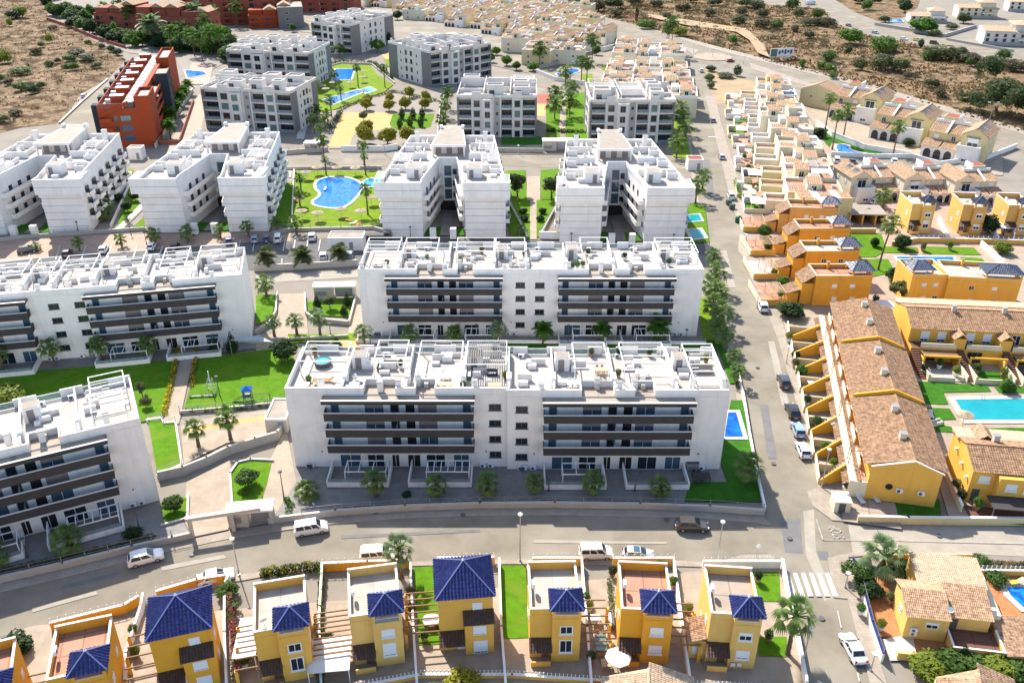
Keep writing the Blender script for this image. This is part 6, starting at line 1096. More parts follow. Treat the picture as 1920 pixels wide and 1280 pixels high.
# car port
_t = thing('car_port', 'flat beige roofed car port with dark openings beside the orange houses', 'car port', G(1590, 422), R(-4)); _b = MB(); _b.box(0, 6.5, 0, 9, 6.8, 2.8)
for x in (0, 3.2, 6.4, 8.6): _b.box(x, 0, 0, x + .4, 6.499, 2.8)
_b.build('wall', 'peach_wall', _t); bx('roof', 'roof_gravel', _t, -.2, -.3, 2.802, 9.2, 7, 3.1)
# town houses behind the right loggia block
for i in range(6):
    k = i / 5; o = Vector((31 + 17 * k, 322 + 100 * k, 0))
    for j in range(3): w = (36 - 5 * k) / 3; town_house(f'white flat roofed terrace house in the {ORD[i]} row behind the right loggia block, {["left", "middle", "right"][j]}', o + Vector((w * j * math.cos(R(-9)), w * j * math.sin(R(-9)), 0)), R(-9), w - .1, 14, 130 + i * 3 + j, 'light_cream_wall', 'terrace houses behind the right loggia block', low=False)
# far cream and white houses between the grey blocks and the upper road, row behind row
FPOLY = [tuple(p[:2]) for p in GP([(560, -14), (1000, -14), (1062, 10), (1148, 44), (1168, 86), (1120, 96), (1050, 110), (1008, 128), (930, 112), (915, 66), (760, 40), (716, 40), (712, 14), (575, 22)])]
FH = []
for j in range(16):
    for i in range(26):
        x, y = -190 + i * 14.5 + (j % 2) * 5, 408 + j * 17; x, y = x + (y - 408) * -.12 + rnd.uniform(-1.5, 1.5), y + (x + 60) * -.30 + rnd.uniform(-2, 2)
        if inside((x, y), FPOLY) and edge_dist((x, y), FPOLY) > 7: FH.append((x / (y * _c + 38), x, y, (i + j) % 3))
FH.sort(); kc = [-1, -1]
for k, (_, x, y, t) in enumerate(FH):
    if t == 1: kc[1] += 1; town_house(f'distant white flat roofed house behind the grey blocks, {ORD[kc[1]]} from the left', Vector((x - 6, y - 6, 0)), R(-18), 13.5, 11, 160 + k, 'light_cream_wall' if k % 3 else 'cream_wall', 'distant white houses', low=False)
    else: kc[0] += 1; cream_house(f'distant cream gabled house behind the grey blocks, {ORD[kc[0]]} from the left', Vector((x - 6, y - 6, 0)), R(-20 - (k % 3) * 4), 140 + k, 1.02, 'light_cream_wall' if k % 2 else 'cream_wall', 'distant cream houses', near=False)
for i, (u, v) in enumerate([(940, 98), (985, 116), (1030, 120), (735, 20), (690, 10), (640, 2), (580, 4), (560, 22)]): town_house(f'white flat roofed house close behind a grey block, {["sixth", "seventh", "eighth", "fifth", "fourth", "third", "second", "first"][i]} from the left', G(u, v), R(-14), 15, 11, 60 + i, 'light_cream_wall', 'white houses close behind the grey blocks', low=False)
# far villas at the top right
def far_villa(label, u, v, W, D, H, rz, wall, seed):
    r = random.Random(seed); T = thing('villa', label, 'villa', G(u, v), rz); b = MB(); b.box(0, 0, 0, W, D, H); b.box(W * .55, D * .2, H, W * .95, D * .9, H + 2.8); b.build('wall', wall, T)
    roof_tiles(T, 'roof', 'terracotta_pale', [((W * .5, D * .1, H + 2.8), (W, D * .1, H + 2.8), (W * .8, D * .5, H + 4.4), (W * .7, D * .5, H + 4.4)), ((W, D * .1, H + 2.8), (W, D, H + 2.8), (W * .8, D * .5, H + 4.4), (W * .8, D * .5, H + 4.4)), ((W * .5, D, H + 2.8), (W * .5, D * .1, H + 2.8), (W * .7, D * .5, H + 4.4), (W * .7, D * .5, H + 4.4))], .6, .6, .06)
    lean_to(T, -.5, -.8, W * .54, D * .6, H - .1, H + 1.2, 'terracotta_pale', .6, 'roof'); lean_to(T, W * .55, -1.2, W + .4, -.01, H - .7, H + .1, 'terracotta_pale', .6, 'roof'); bx('plinth', 'taupe_wall', T, -.3, -.3, 0, W + .3, -.003, 1.6)
    for k in range(int(H / 3)):
        for i in range(int(W / 4)): win(T, 1 + i * 4, -.303 if k == 0 else -.003, 1.0 + 3 * k + (k == 0) * .8, 1.4, 1.5, 0, 'glass', 'wood', 1)
    bx('balcony', wall, T, W * .6, -1.8, 2.6, W * .95, -.31, 3.5)
far_villa('large white villa with terracotta roofs at the right edge of the upper road', 1842, 84, 26, 16, 7, R(-14), 'warm_white_wall', 3); far_villa('villa with terracotta hip roof behind the big round tree at the top right', 1706, 42, 20, 12, 3.6, R(-10), 'warm_white_wall', 4); far_villa('white villa with outside stairs at the top right edge', 1795, 34, 22, 12, 6, R(-10), 'light_cream_wall', 5); far_villa('pale villa at the very top right corner', 1890, 22, 18, 12, 6, R(-12), 'warm_white_wall', 6)
# gatehouses
def gatehouse(label, u, v, W, D, H, rz, m='coping'):
    T = thing('gatehouse', label, 'gatehouse', G(u, v), rz); bx('wall', m, T, 0, 0, 0, W * .45, D, H); bx('canopy', 'white_trim', T, -.2, -.2, H + .002, W + .2, D + .1, H + .3); bx('pillar', m, T, W - .5, .2, 0, W, D - .2, H); bx('gate', 'steel', T, W * .5, D * .4, .2, W - .6, D * .4 + .08, H - .5); bx('letterbox_panel', 'mid_grey', T, .3, -.06, .9, W * .3, -.002, 1.9)
gatehouse('pale entrance gatehouse on the front road between the left and front white blocks', 430, 992, 6.0, 2.2, 2.6, R(8)); gatehouse('pale portal gatehouse at the sunken lane behind the second white block', 590, 562, 8.5, 2.2, 2.8, R(2)); gatehouse('white portal on the rear lane between the loggia blocks', 1018, 284, 9.5, 3, 3.2, R(1)); gatehouse('small white gatehouse on the rear lane left of the gravel garden', 572, 286, 4.5, 3.0, 2.8, 0)
for lab, u, v, w, d, h in (('white service hut with flat roof in the car park', 617, 470, 8.2, 4.4, 2.9), ('small white hut in front of the red block', 242, 300, 4.2, 3.5, 3.4), ('small white hut with pink roof beside the street', 1289, 320, 4.6, 4, 3.0), ('beige flat roofed stair hut left of the front white block', 500, 812, 3.4, 6.2, 2.4)):
    _t = thing('service_hut', lab, 'hut', G(u, v), 0); bx('wall', 'white_wall' if 'beige' not in lab else 'coping', _t, 0, 0, 0, w, d, h); bx('roof', 'roof_gravel' if 'pink' not in lab else 'red_wall_pink', _t, .15, .15, h + .15, w - .15, d - .15, h + .19); parapets(_t, 0, 0, w, d, h + .002, .3, 'white_wall'); bx('door', 'mid_grey', _t, w * .6, -.05, .2, w * .6 + .9, -.002, 2.2)
_t = thing('entrance_portal', 'white beam portal framing the steps at the front road entrance', 'gate', G(358, 1010), R(14)); [bx('pillar', 'coping', _t, x, 0, 0, x + .5, .5, 3.0) for x in (0, 5.4)]; bx('beam', 'coping', _t, -.2, -.1, 3.002, 9.5, .6, 3.5)
# ================================================================== vehicles
CARS = dict(hatch=(4.1, 1.75, 1.48), suv=(4.5, 1.86, 1.66), sedan=(4.5, 1.80, 1.44), van=(4.5, 1.84, 1.86))
_car = {}
def car_mesh(kind, col):
    if (kind, col) in _car: return _car[(kind, col)]
    L, W, H = CARS[kind]; h = L / 2; belt = H * .60; w = W / 2
    fr, rr, fb, rb = {'hatch': (.06, -.36, .26, -.455), 'suv': (.06, -.38, .25, -.47), 'sedan': (.04, -.24, .24, -.36), 'van': (.16, -.455, .30, -.485)}[kind]
    b = MB()
    prof = [(h - .10, .24, .90), (h, .42, .94), (h - .03, .62, .95), (h * .84, belt * .86, .90), (fb * L + .05, belt * .98, .93), (rb * L - .02, belt * 1.0, .93), (-h * .97, belt * .92, .92), (-h, .55, .95), (-h + .08, .26, .90)]
    n = len(prof)
    L_ = [(x, -w * k, z) for x, z, k in prof]; R_ = [(x, w * k, z) for x, z, k in prof]; Ml = [(x * .985, -w, min(z, .62) * .92 + .05) for x, z, k in prof]; Mr = [(x, -y, z) for x, y, z in Ml]
    vs = L_ + R_; fs = [(i, (i + 1) % n, n + (i + 1) % n, n + i) for i in range(n)]; b.add(vs, [f[::-1] for f in fs])
    b.add(L_ + [(0, -w, .55), (h * .8, -w, .5), (-h * .8, -w, .5), (h * .8, -w, .72), (-h * .8, -w, .74), (0, -w, .8)], [(8, 0, n + 1, n + 2), (0, 1, n + 1), (1, 2, n + 3, n + 1), (2, 3, n + 3), (3, 4, n + 5, n + 3), (4, 5, n + 4, n + 5), (5, 6, n + 4), (6, 7, n + 2, n + 4), (7, 8, n + 2), (n + 1, n + 3, n + 5, n + 4, n + 2)][:] )
    b.add(R_ + [(0, w, .55), (h * .8, w, .5), (-h * .8, w, .5), (h * .8, w, .72), (-h * .8, w, .74), (0, w, .8)], [t[::-1] for t in [(8, 0, n + 1, n + 2), (0, 1, n + 1), (1, 2, n + 3, n + 1), (2, 3, n + 3), (3, 4, n + 5, n + 3), (4, 5, n + 4, n + 5), (5, 6, n + 4), (6, 7, n + 2, n + 4), (7, 8, n + 2), (n + 1, n + 3, n + 5, n + 4, n + 2)]])
    # cabin
    wb, wt = w * .92, w * .76; zb = belt * .97
    c = [(fb * L, -wb, zb), (fb * L, wb, zb), (rb * L, wb, zb), (rb * L, -wb, zb), (fr * L, -wt, H - .04), (fr * L, wt, H - .04), (rr * L, wt, H - .05), (rr * L, -wt, H - .05)]; mid = ((fr + rr) / 2 * L, 0, H + .01)
    b.add(c + [mid, ((fr + rr) / 2 * L, -wt * 1.02, H - .02), ((fr + rr) / 2 * L, wt * 1.02, H - .02)], [(0, 1, 5, 4), (1, 2, 6, 10, 5), (2, 3, 7, 6), (3, 0, 4, 9, 7), (4, 5, 10, 8, 9), (9, 8, 10, 6, 7)])
    body = b.data('body', 'paint_car_' + col)
    def pane(q, f0, f1, g0, g1, off):
        p = [Vector(v) for v in q]; ev = lambda s, t: (p[0] * (1 - s) + p[1] * s) * (1 - t) + (p[3] * (1 - s) + p[2] * s) * t
        nn = (p[1] - p[0]).cross(p[3] - p[0]).normalized() * off
        return [ev(f0, g0) + nn, ev(f1, g0) + nn, ev(f1, g1) + nn, ev(f0, g1) + nn]
    gl = {}
    def gp(name, qs):
        m = MB()
        for q in qs: m.add(q, [(0, 1, 2, 3)])
        gl[name] = m.data(name, 'glass')
    gp('windscreen', [pane((c[0], c[1], c[5], c[4]), .06, .94, .08, .93, .012)]); gp('rear_window', [pane((c[2], c[3], c[7], c[6]), .08, .92, .18, .9, .012)])
    cuts = ((.10, .44), (.49, .90)) if kind != 'van' else ((.06, .30), (.34, .60), (.64, .95))
    gp('side_window', [pane((c[1], c[2], c[6], c[5]), a, d, .12, .88, .012) for a, d in cuts]); sl = MB()
    for a, d in cuts: sl.add(pane((c[3], c[0], c[4], c[7]), 1 - d, 1 - a, .12, .88, .012), [(0, 1, 2, 3)])
    gl['side_window_'] = sl.data('side_window', 'glass')
    _car[(kind, col)] = (body, gl); return _car[(kind, col)]
def wheel_meshes():
    if 'wheel' not in _car:
        b = MB(); n = 18; prof = [(.20, -.10), (.29, -.11), (.32, -.07), (.32, .07), (.29, .11), (.20, .10)]; b.lathe(prof, n); t = b.data('tyre', 'rubber'); t.transform(Matrix.Rotation(R(90), 4, 'X'))
        b = MB(); b.lathe([(.205, -.112), (.205, .112)], 14); [b.box(-.03, -.2, -.118, .03, .2, .118) for _ in (0,)]; m = b.data('rim', 'steel'); m.transform(Matrix.Rotation(R(90), 4, 'X')); _car['wheel'] = (t, m)
    return _car['wheel']
def car(label, p0, p1, kind='hatch', col='white', name='parked_car', cat='car', roof=None, rack=False, group=None):
    "p0 tail and p1 nose, on the ground"
    a, b_ = G(*p0), G(*p1); m = (a + b_) / 2; rz = math.atan2(b_.y - a.y, b_.x - a.x); L, W, H = CARS[kind]; T = thing(name, label, cat, (m.x, m.y, Z_TOP * 0 + .06), rz, group)
    body, gl = car_mesh(kind, col); put('body', body, T)
    for k, v in gl.items(): put(k.rstrip('_'), v, T)
    t, rm = wheel_meshes()
    for x in (L * .305, -L * .30):
        for y in (-W / 2 + .1, W / 2 - .1): w_ = put('wheel', t, T, (x, y, .31)); put('rim', rm, w_)
    for y in (-1, 1):
        bx('headlight', 'headlight', T, L * .44, y * W * .30 - .16, .60, L * .492, y * W * .30 + .16, .74); bx('taillight', 'taillight', T, -L * .505, y * W * .36 - .12, .66, -L * .47, y * W * .36 + .12, .92); bx('mirror', 'black', T, L * .19, y * W * .53 - .09, H * .60, L * .22, y * W * .53 + .09, H * .68)
    bx('bumper', 'dark_grey', T, L * .47, -W * .36, .22, L * .506, W * .36, .40); bx('bumper', 'dark_grey', T, -L * .508, -W * .36, .24, -L * .47, W * .36, .42); bx('number_plate', 'shutter_white', T, -L * .511, -.26, .5, -L * .50, .26, .61)
    if roof: bx('sunroof', roof, T, -L * .16, -W * .30, H - .03, L * .03, W * .30, H + .018)
    if rack:
        for x in (-.36, -.18, 0.02): bx('roof_bar', 'steel', T, L * x - .03, -W * .40, H + .06, L * x + .03, W * .40, H + .11)
        for y in (-1, 1): bx('roof_rail', 'steel', T, -L * .42, y * W * .38 - .03, H + .03, L * .08, y * W * .38 + .03, H + .058)
    return T
def truck(label, p0, p1, col='white', box='shutter_white', L=6.4, open_=False):
    a, b_ = G(*p0), G(*p1); m = (a + b_) / 2; rz = math.atan2(b_.y - a.y, b_.x - a.x); T = thing('parked_truck', label, 'truck', (m.x, m.y, .06), rz); h = L / 2
    b = MB(); b.prism([(h, .5), (h, 1.3), (h - .5, 2.2), (h - 1.9, 2.25), (h - 1.9, .5)], -1.0, 1.0); b.v = [(x, z, y) for x, y, z in b.v]; b.build('cab', 'paint_car_' + col, T)
    bx('windscreen', 'glass', T, h - .46, -.85, 1.35, h - .2, .85, 2.05); [bx('side_window', 'glass', T, h - 1.5, y - .02, 1.35, h - .7, y + .02, 2.0) for y in (-1.0, 1.0)]; bx('cargo_box', box, T, -h, -1.08, .75, h - 1.98, 1.08, 2.9 if not open_ else 1.5); bx('chassis', 'dark_grey', T, -h + .1, -.8, .45, h - 2, .8, .748)
    t, rm = wheel_meshes()
    for x in (h - 1.1, -h + 1.3):
        for y in (-.85, .85): w_ = put('wheel', t, T, (x, y, .4), 0, 1.25); put('rim', rm, w_)
    [bx('headlight', 'headlight', T, h - .02, y - .15, .75, h + .03, y + .15, .95) for y in (-.7, .7)]
CARLIST = [('white SUV with dark windows driving along the left of the front road', (243, 1060), (306, 1043), 'suv', 'white', {}), ('white hatchback parked behind the second yellow house', (376, 1094), (436, 1080), 'sedan', 'white', {}), ('white van driving on the front road below the entrance', (556, 1002), (613, 992), 'van', 'white', {}),
 ('white van with roof rack parked next to the roadside palm', (679, 1050), (737, 1045), 'van', 'white', dict(rack=True)), ('white work van with roof bars parked behind the orange yellow house', (1088, 1044), (1146, 1042), 'van', 'white', dict(rack=True)), ('silver car with blue sunroof parked behind the orange yellow house', (1166, 1044), (1226, 1046), 'hatch', 'silver', dict(roof='glass_blue')), ('dark SUV parked in the shade at the right end of the front road', (1270, 990), (1324, 992), 'suv', 'bronze', {}),
 ('white sedan parked along the lower street beside the villa', (1612, 1248), (1584, 1196), 'sedan', 'white', {}), ('dark grey SUV, farthest of the cars parked by the brown terrace', (1474, 734), (1463, 706), 'suv', 'dark', {}), ('black SUV, second of the cars parked by the brown terrace', (1492, 792), (1478, 760), 'suv', 'black', {}), ('pale blue hatchback, third of the cars parked by the brown terrace', (1502, 827), (1489, 796), 'hatch', 'lightblue', {}), ('white hatchback, nearest of the cars parked by the brown terrace', (1512, 866), (1498, 833), 'hatch', 'white', {}),
 ('white estate car parked alone on the street near the lamp post', (1434, 592), (1425, 567), 'suv', 'white', {}), ('silver car on the street in front of the town houses', (1356, 304), (1350, 292), 'hatch', 'silver', {}), ('dark silver car on the street near the far town houses', (1339, 234), (1333, 224), 'hatch', 'grey', {}), ('dark red car circling the roundabout', (1362, 117), (1376, 116), 'hatch', 'red', {}), ('white car turning out of the roundabout into the street', (1318, 139), (1310, 131), 'hatch', 'white', {}), ('white van parked by the pavement above the green container', (1373, 380), (1367, 364), 'van', 'white', {}),
 ('dark SUV parked at the left of the car park', (33, 476), (73, 470), 'suv', 'dark', {}), ('black hatchback, second from the left in the car park', (122, 487), (132, 470), 'hatch', 'black', {}), ('white hatchback, third from the left in the car park', (190, 480), (200, 464), 'hatch', 'white', {}), ('white hatchback parked before the second splayed block', (281, 474), (290, 458), 'hatch', 'white', {}), ('black hatchback in the shade of the car park', (325, 474), (333, 458), 'hatch', 'black', {}), ('blue hatchback in the car park right of the small palm', (430, 463), (430, 447), 'hatch', 'blue', {}), ('pale blue hatchback in the middle of the car park', (478, 461), (477, 444), 'hatch', 'lightblue', {}), ('dark blue hatchback beside the white minibus', (500, 460), (500, 443), 'hatch', 'blue', {}), ('white minibus in the middle of the car park', (520, 464), (523, 440), 'van', 'white', {}), ('white SUV beside the car park hut', (584, 460), (587, 437), 'suv', 'white', {}), ('white hatchback against the car park wall', (606, 494), (607, 474), 'hatch', 'white', {}), ('pale blue hatchback against the car park wall by the white block', (655, 490), (657, 474), 'hatch', 'lightblue', {}),
 ('white van by the keyhole pool wall', (1570, 314), (1566, 296), 'van', 'white', {}), ('dark car by the keyhole pool wall', (1600, 314), (1596, 299), 'sedan', 'dark', {}), ('white car by the keyhole pool wall', (1631, 313), (1627, 297), 'hatch', 'white', {}), ('white car at the right end of the keyhole pool wall', (1679, 314), (1673, 297), 'hatch', 'white', {}), ('dark SUV parked behind the grey box truck', (1588, 343), (1617, 341), 'suv', 'dark', {}), ('white car, first in the angled parking right of the town houses', (1614, 358), (1646, 354), 'sedan', 'white', {}), ('silver car, second in the angled parking right of the town houses', (1626, 368), (1650, 364), 'hatch', 'silver', {}), ('white car, third in the angled parking right of the town houses', (1628, 377), (1652, 373), 'hatch', 'white', {}), ('white car, fourth in the angled parking right of the town houses', (1632, 385), (1655, 381), 'hatch', 'white', {}),
 ('white car in the drive of the orange houses', (1455, 416), (1450, 394), 'hatch', 'white', {}), ('white car on the lane beside the red block', (157, 188), (158, 178), 'hatch', 'white', {}), ('dark car on the upper right road', (1583, 48), (1599, 52), 'hatch', 'dark', {}), ('grey car on the upper right road', (1632, 62), (1650, 65), 'hatch', 'lightblue', {}), ('white car on the upper right road beside the yellow car', (1684, 74), (1704, 77), 'hatch', 'white', {}), ('yellow car on the upper right road', (1711, 76), (1726, 79), 'hatch', 'yellow', {}), ('maroon van on the upper right road', (1738, 82), (1764, 84), 'van', 'maroon', {})]
for lab, a, b_, k, c, kw in CARLIST: car(lab, a, b_, k, c, **kw)
truck('grey box truck in the parking below the keyhole pool', (1604, 330), (1640, 328), 'white', 'canvas_grey'); truck('white lorry on the far upper road', (1506, 10), (1532, 8), 'white', 'shutter_white', 7.5); truck('dark open truck in front of the splayed blocks', (690, 450), (728, 450), 'dark', 'black', 7.0, True)
# ================================================================== street lamps, signs, bins
def zh(u, v, v2):
    p = G(u, v); lo, hi = 0, 60
    for _ in range(40):
        m = (lo + hi) / 2; d = p.y * _c - (m - CAM_H) * _s; y = 640 - CAM_F * ((m - CAM_H) * _c + p.y * _s) / d
        if y > v2: lo = m
        else: hi = m
    return lo
def lamp(label, u, v, v2, m='steel', head='lamp_light', name='street_lamp', cat='street lamp', group=None, arm=0.0):
    h = max(2.5, zh(u, v, v2)); p = G(u, v); T = thing(name, label, cat, p, 0, group); b = MB(); b.tube([(0, 0, 0), (0, 0, h * .5), (0, 0, h - .15)], [.09 + h * .004, .075, .05], 8); b.build('pole', m, T); b = MB(); b.tube([(0, 0, 0), (0, 0, .35)], .16, 8); b.build('base', m, T)
    if arm: b = MB(); b.tube([(-arm, 0, h - .2), (0, 0, h - .1), (arm, 0, h - .2)], .05, 6); b.build('arm', m, T); [bx('lamp_head', head, T, x - .4, -.16, h - .26, x + .4, .16, h - .1) for x in (-arm, arm)]
    else: b = MB(); b.lathe([(.08, 0), (.30, .12), (.30, .3), (.1, .38)], 10, (0, 0, h - .2)); b.build('lamp_head', head, T)
    return T
for lab, u, v, t, a in [('tall street lamp on the front road opposite the middle of the white block', 975, 1052, 964, 0), ('tall street lamp at the right end of the front road', 1344, 1056, 978, 0), ('tall street lamp left of the entrance on the front road', 449, 1080, 1010, 0), ('street lamp on the pavement near the white estate car', 1419, 578, 546, 0), ('street lamp beside the brown terrace gable', 1540, 914, 842, 0), ('street lamp by the villa wall at the crossing', 1584, 1102, 1078, 0), ('street lamp at the bottom right pavement', 1632, 1258, 1226, 0), ('double lamp beside the pines on the scrubland road', 1855, 226, 191, 1.6), ('double lamp on the roundabout island', 1336, 108, 92, 1.6), ('double lamp in the scrubland', 1566, 150, 124, 1.8), ('street lamp beside the dark SUV of the brown terrace', 1474, 682, 650, 0),
   ('street lamp by the gravel garden wall', 722, 290, 262, 0), ('street lamp on the rear lane by the two loggia blocks', 972, 290, 273, 0), ('tall leaning lamp at the lower street corner', 1504, 1248, 1178, 0), ('double lamp right of the roundabout', 1394, 122, 106, 1.4), ('double lamp left of the roundabout', 1300, 100, 84, 1.2), ('lamp on the street beside the lowest orange house', 1398, 460, 440, 0)]: lamp(lab, u, v, t, arm=a)
GL = [(53, 1046, 1010), (262, 992, 962), (204, 688, 656), (533, 936, 884), (1029, 922, 894), (1190, 922, 886), (695, 678 - 28, 628), (148, 438, 416), (246, 440, 418), (770, 446, 426), (872, 450, 430), (1071, 456, 438), (1262, 458, 442), (352, 458, 436), (275, 458, 436), (412, 742, 706), (620, 628, 616), (974, 455, 432), (372, 440, 426), (894, 632, 610), (1065, 648, 610), (1285, 645, 618)]
for i, (u, v, t) in enumerate(sorted(GL)): lamp(f'dark slender garden lamp by the white blocks, {ORD[i]} from the left', u, v, t, 'dark_grey', 'dark_grey', 'garden_lamp', 'garden lamp', 'dark garden lamps of the white blocks')
_t = thing('billboard', 'wide white billboard on stilts in the scrubland', 'billboard', G(1464, 114), R(14)); bx('panel', 'shutter_white', _t, -6, 0, 1.8, 6, .25, 5.6)
for x in (-5, -2, 1.5, 5): bx('stilt', 'wood', _t, x, .26, 0, x + .25, .5, 1.9)
bx('poster', 'glass_green', _t, -5.8, -.03, 2.0, -2.4, -.002, 5.4); [bx('poster_stripe', 'dark_grey', _t, -1.8 + i * 1.5, -.03, 3.0 + (i % 2) * .5, -.7 + i * 1.5, -.002, 4.6 + (i % 3) * .2) for i in range(5)]
_t = thing('recycling_container', 'rounded green recycling container on the street', 'container', G(1384, 417), R(10)); _b = MB(); _b.lathe([(.75, 0), (.85, .3), (.85, 1.2), (.6, 1.65), (.2, 1.85)], 14); _b.build('body', 'plastic_green', _t); bx('slot', 'black', _t, -.3, -.87, 1.05, .3, -.8, 1.25)
for i, (u, v) in enumerate([(1372, 392), (1366, 384)]): _t = thing('waste_container', f'{["near", "far"][i]} dark wheeled waste container beside the green recycling container', 'container', G(u, v), R(10), 'dark waste containers'); bx('body', 'dark_grey', _t, -.7, -.5, .2, .7, .5, 1.2); bx('lid', 'plastic_green', _t, -.75, -.55, 1.202, .75, .55, 1.35); [bx('wheel', 'rubber', _t, x, -.4, 0, x + .15, .4, .2) for x in (-.6, .45)]
_t = thing('road_sign', 'small road sign with round plate at the junction corner', 'sign', G(1418, 1046), R(10)); _b = MB(); _b.tube([(0, 0, 0), (0, 0, 2.4)], .04, 6); _b.build('pole', 'steel', _t); _b = MB(); _b.tube([(0, -.06, 2.1), (0, -.03, 2.1)], .32, 14); _b.build('plate', 'shutter_white', _t)
# ================================================================== parasols and outdoor furniture
_fm = {}
def parasol(label, p, h=2.6, r_=1.4, m='straw', group=None, square=False):
    k = (m, h, r_)
    if k not in _fm:
        b = MB(); n = 8 if m != 'straw' else 14; vs = [(0, 0, h + .55)] + [(r_ * math.cos(2 * math.pi * i / n), r_ * math.sin(2 * math.pi * i / n), h) for i in range(n)] + [(0, 0, h + .45)] + [(r_ * .98 * math.cos(2 * math.pi * i / n), r_ * .98 * math.sin(2 * math.pi * i / n), h - .12) for i in range(n)]
        b.add(vs, [(0, 1 + i, 1 + (i + 1) % n) for i in range(n)] + [(n + 1, n + 2 + (i + 1) % n, n + 2 + i) for i in range(n)] + [(1 + i, n + 2 + i, n + 2 + (i + 1) % n, 1 + (i + 1) % n) for i in range(n)]); _fm[k] = b.data('canopy', m); b = MB(); b.tube([(0, 0, 0), (0, 0, h + .4)], .05, 6); b.lathe([(.35, 0), (.3, .1)], 10); _fm[k + ('p',)] = b.data('pole', 'wood_pale' if m == 'straw' else 'steel')
    T = thing('parasol', label, 'parasol', p, 0, group); put('canopy', _fm[k], T); put('pole', _fm[k + ('p',)], T); return T
SP = [(567, 412), (597, 416), (640, 408), (678, 412), (697, 386), (563, 388), (575, 338), (596, 329), (633, 329), (667, 330)]
for i, (u, v) in enumerate(sorted(SP)): parasol(f'straw parasol on the curved pool lawn, {ORD[i]} from the left', G(u, v), 2.5, 1.55, 'straw', 'straw parasols by the curved pool')
SP2 = [(610, 140), (612, 150), (680, 145), (681, 156), (658, 166), (624, 166), (605, 172), (612, 178)]
for i, (u, v) in enumerate(sorted(SP2)): parasol(f'pale straw parasol on the far lime lawn, {ORD[i]} from the left', G(u, v), 2.5, 1.6, 'straw', 'straw parasols on the lime lawn')
parasol('straw parasol at the edge of the turquoise pool', G(1803, 800), 2.4, 1.4, 'straw'); parasol('white garden parasol beside the orange yellow house', G(1157, 1258), 2.3, 1.5, 'canvas_white'); parasol('white parasol on a patio of the brown terrace', G(1564, 812), 2.3, 1.4, 'canvas_white'); parasol('white square parasol behind the nearest brown roof', G(1655, 590), 2.4, 2.2, 'canvas_white'); parasol('folded white parasol on the terrace in front of the brown gable', G(1578, 905), 2.2, .5, 'canvas_white')
def lounger(label, p, rz, m='canvas_white', group=None):
    k = ('lounger', m)
    if k not in _fm:
        b = MB(); b.box(-.95, -.32, .3, .35, .32, .4); b.beam((.35, 0, .36), (.95, 0, .75), .64, .1); _fm[k] = b.data('bed', m); b = MB(); [b.box(x, y, 0, x + .06, y + .06, .299) for x in (-.85, .25) for y in (-.3, .24)]; _fm['lleg'] = b.data('legs', 'steel')
    T = thing('sun_lounger', label, 'sun lounger', p, rz, group); put('bed', _fm[k], T); put('frame', _fm['lleg'], T); return T
def table(label, p, w=1.6, d=.9, m='white_trim', chairs=0, rz=0, group=None, cm='white_trim'):
    T = thing('table', label, 'table', p, rz, group); bx('tabletop', m, T, -w / 2, -d / 2, .70, w / 2, d / 2, .75); [bx('leg', m, T, x - .04, y - .04, 0, x + .04, y + .04, .699) for x in (-w / 2 + .08, w / 2 - .08) for y in (-d / 2 + .08, d / 2 - .08)]
    for i in range(chairs):
        s = 1 if i % 2 else -1; x = -w / 2 + .4 + (i // 2) * .75; q = Vector((x, s * (d / 2 + .3), 0)); q.rotate(Matrix.Rotation(rz, 3, 'Z')); c = thing('chair', f'{["near", "far"][i % 2]} {["left", "right"][i // 2]} chair at the ' + ' '.join(label.split()[:11]), 'chair', Vector(p) + q, rz + (0 if s < 0 else math.pi), group or label[:40])
        bx('seat', cm, c, -.22, -.22, .42, .22, .22, .47); bx('backrest', cm, c, -.22, -.25, .48, .22, -.21, .9); [bx('leg', cm, c, a - .02, b_ - .02, 0, a + .02, b_ + .02, .419) for a in (-.2, .2) for b_ in (-.2, .2)]
    return T
def planter(label, p, h=.6, m='terracotta', leaf='leaf_bright', group=None, s=.5):
    T = thing('potted_plant', label, 'potted plant', p, 0, group); b = MB(); b.lathe([(s * .5, 0), (s * .75, h)], 10); b.build('pot', m, T); return T, h
def sofa(label, p, rz, m='dark_grey', w=2.0):
    T = thing('sofa', label, 'sofa', p, rz); bx('seat', m, T, -w / 2, -.4, 0, w / 2, .4, .4); bx('backrest', m, T, -w / 2, .3, .401, w / 2, .45, .8); [bx('armrest', m, T, x - .08, -.4, .401, x + .08, .29, .6) for x in (-w / 2 + .08, w / 2 - .08)]; bx('cushion', 'canvas_grey', T, -w / 2 + .2, -.35, .402, w / 2 - .2, .25, .5)
ZR = 13.04
def rt(u, y): return at('F', fx(u), y, ZR)
_t = thing('hot_tub', 'round hot tub with blue water on the left roof terrace of the front block', 'hot tub', rt(583, 8.6)); _b = MB(); _b.lathe([(1.25, 0), (1.35, .75), (1.1, .8), (1.05, .7)], 20); _b.build('tub', 'dark_grey', _t); _b = MB(); _b.lathe([(1.06, .6), (1.06, .715)], 20); _b.build('water', 'water_pale', _t)
lounger('orange striped lounger on the left roof terrace of the front block', rt(604, 3.6), 0, 'plastic_orange'); lounger('wooden lounger on the left roof terrace of the front block', rt(580, 2.4), R(80), 'wood_pale'); table('white low table on the left roof terrace of the front block', rt(563, 1.8), 1.8, .9)
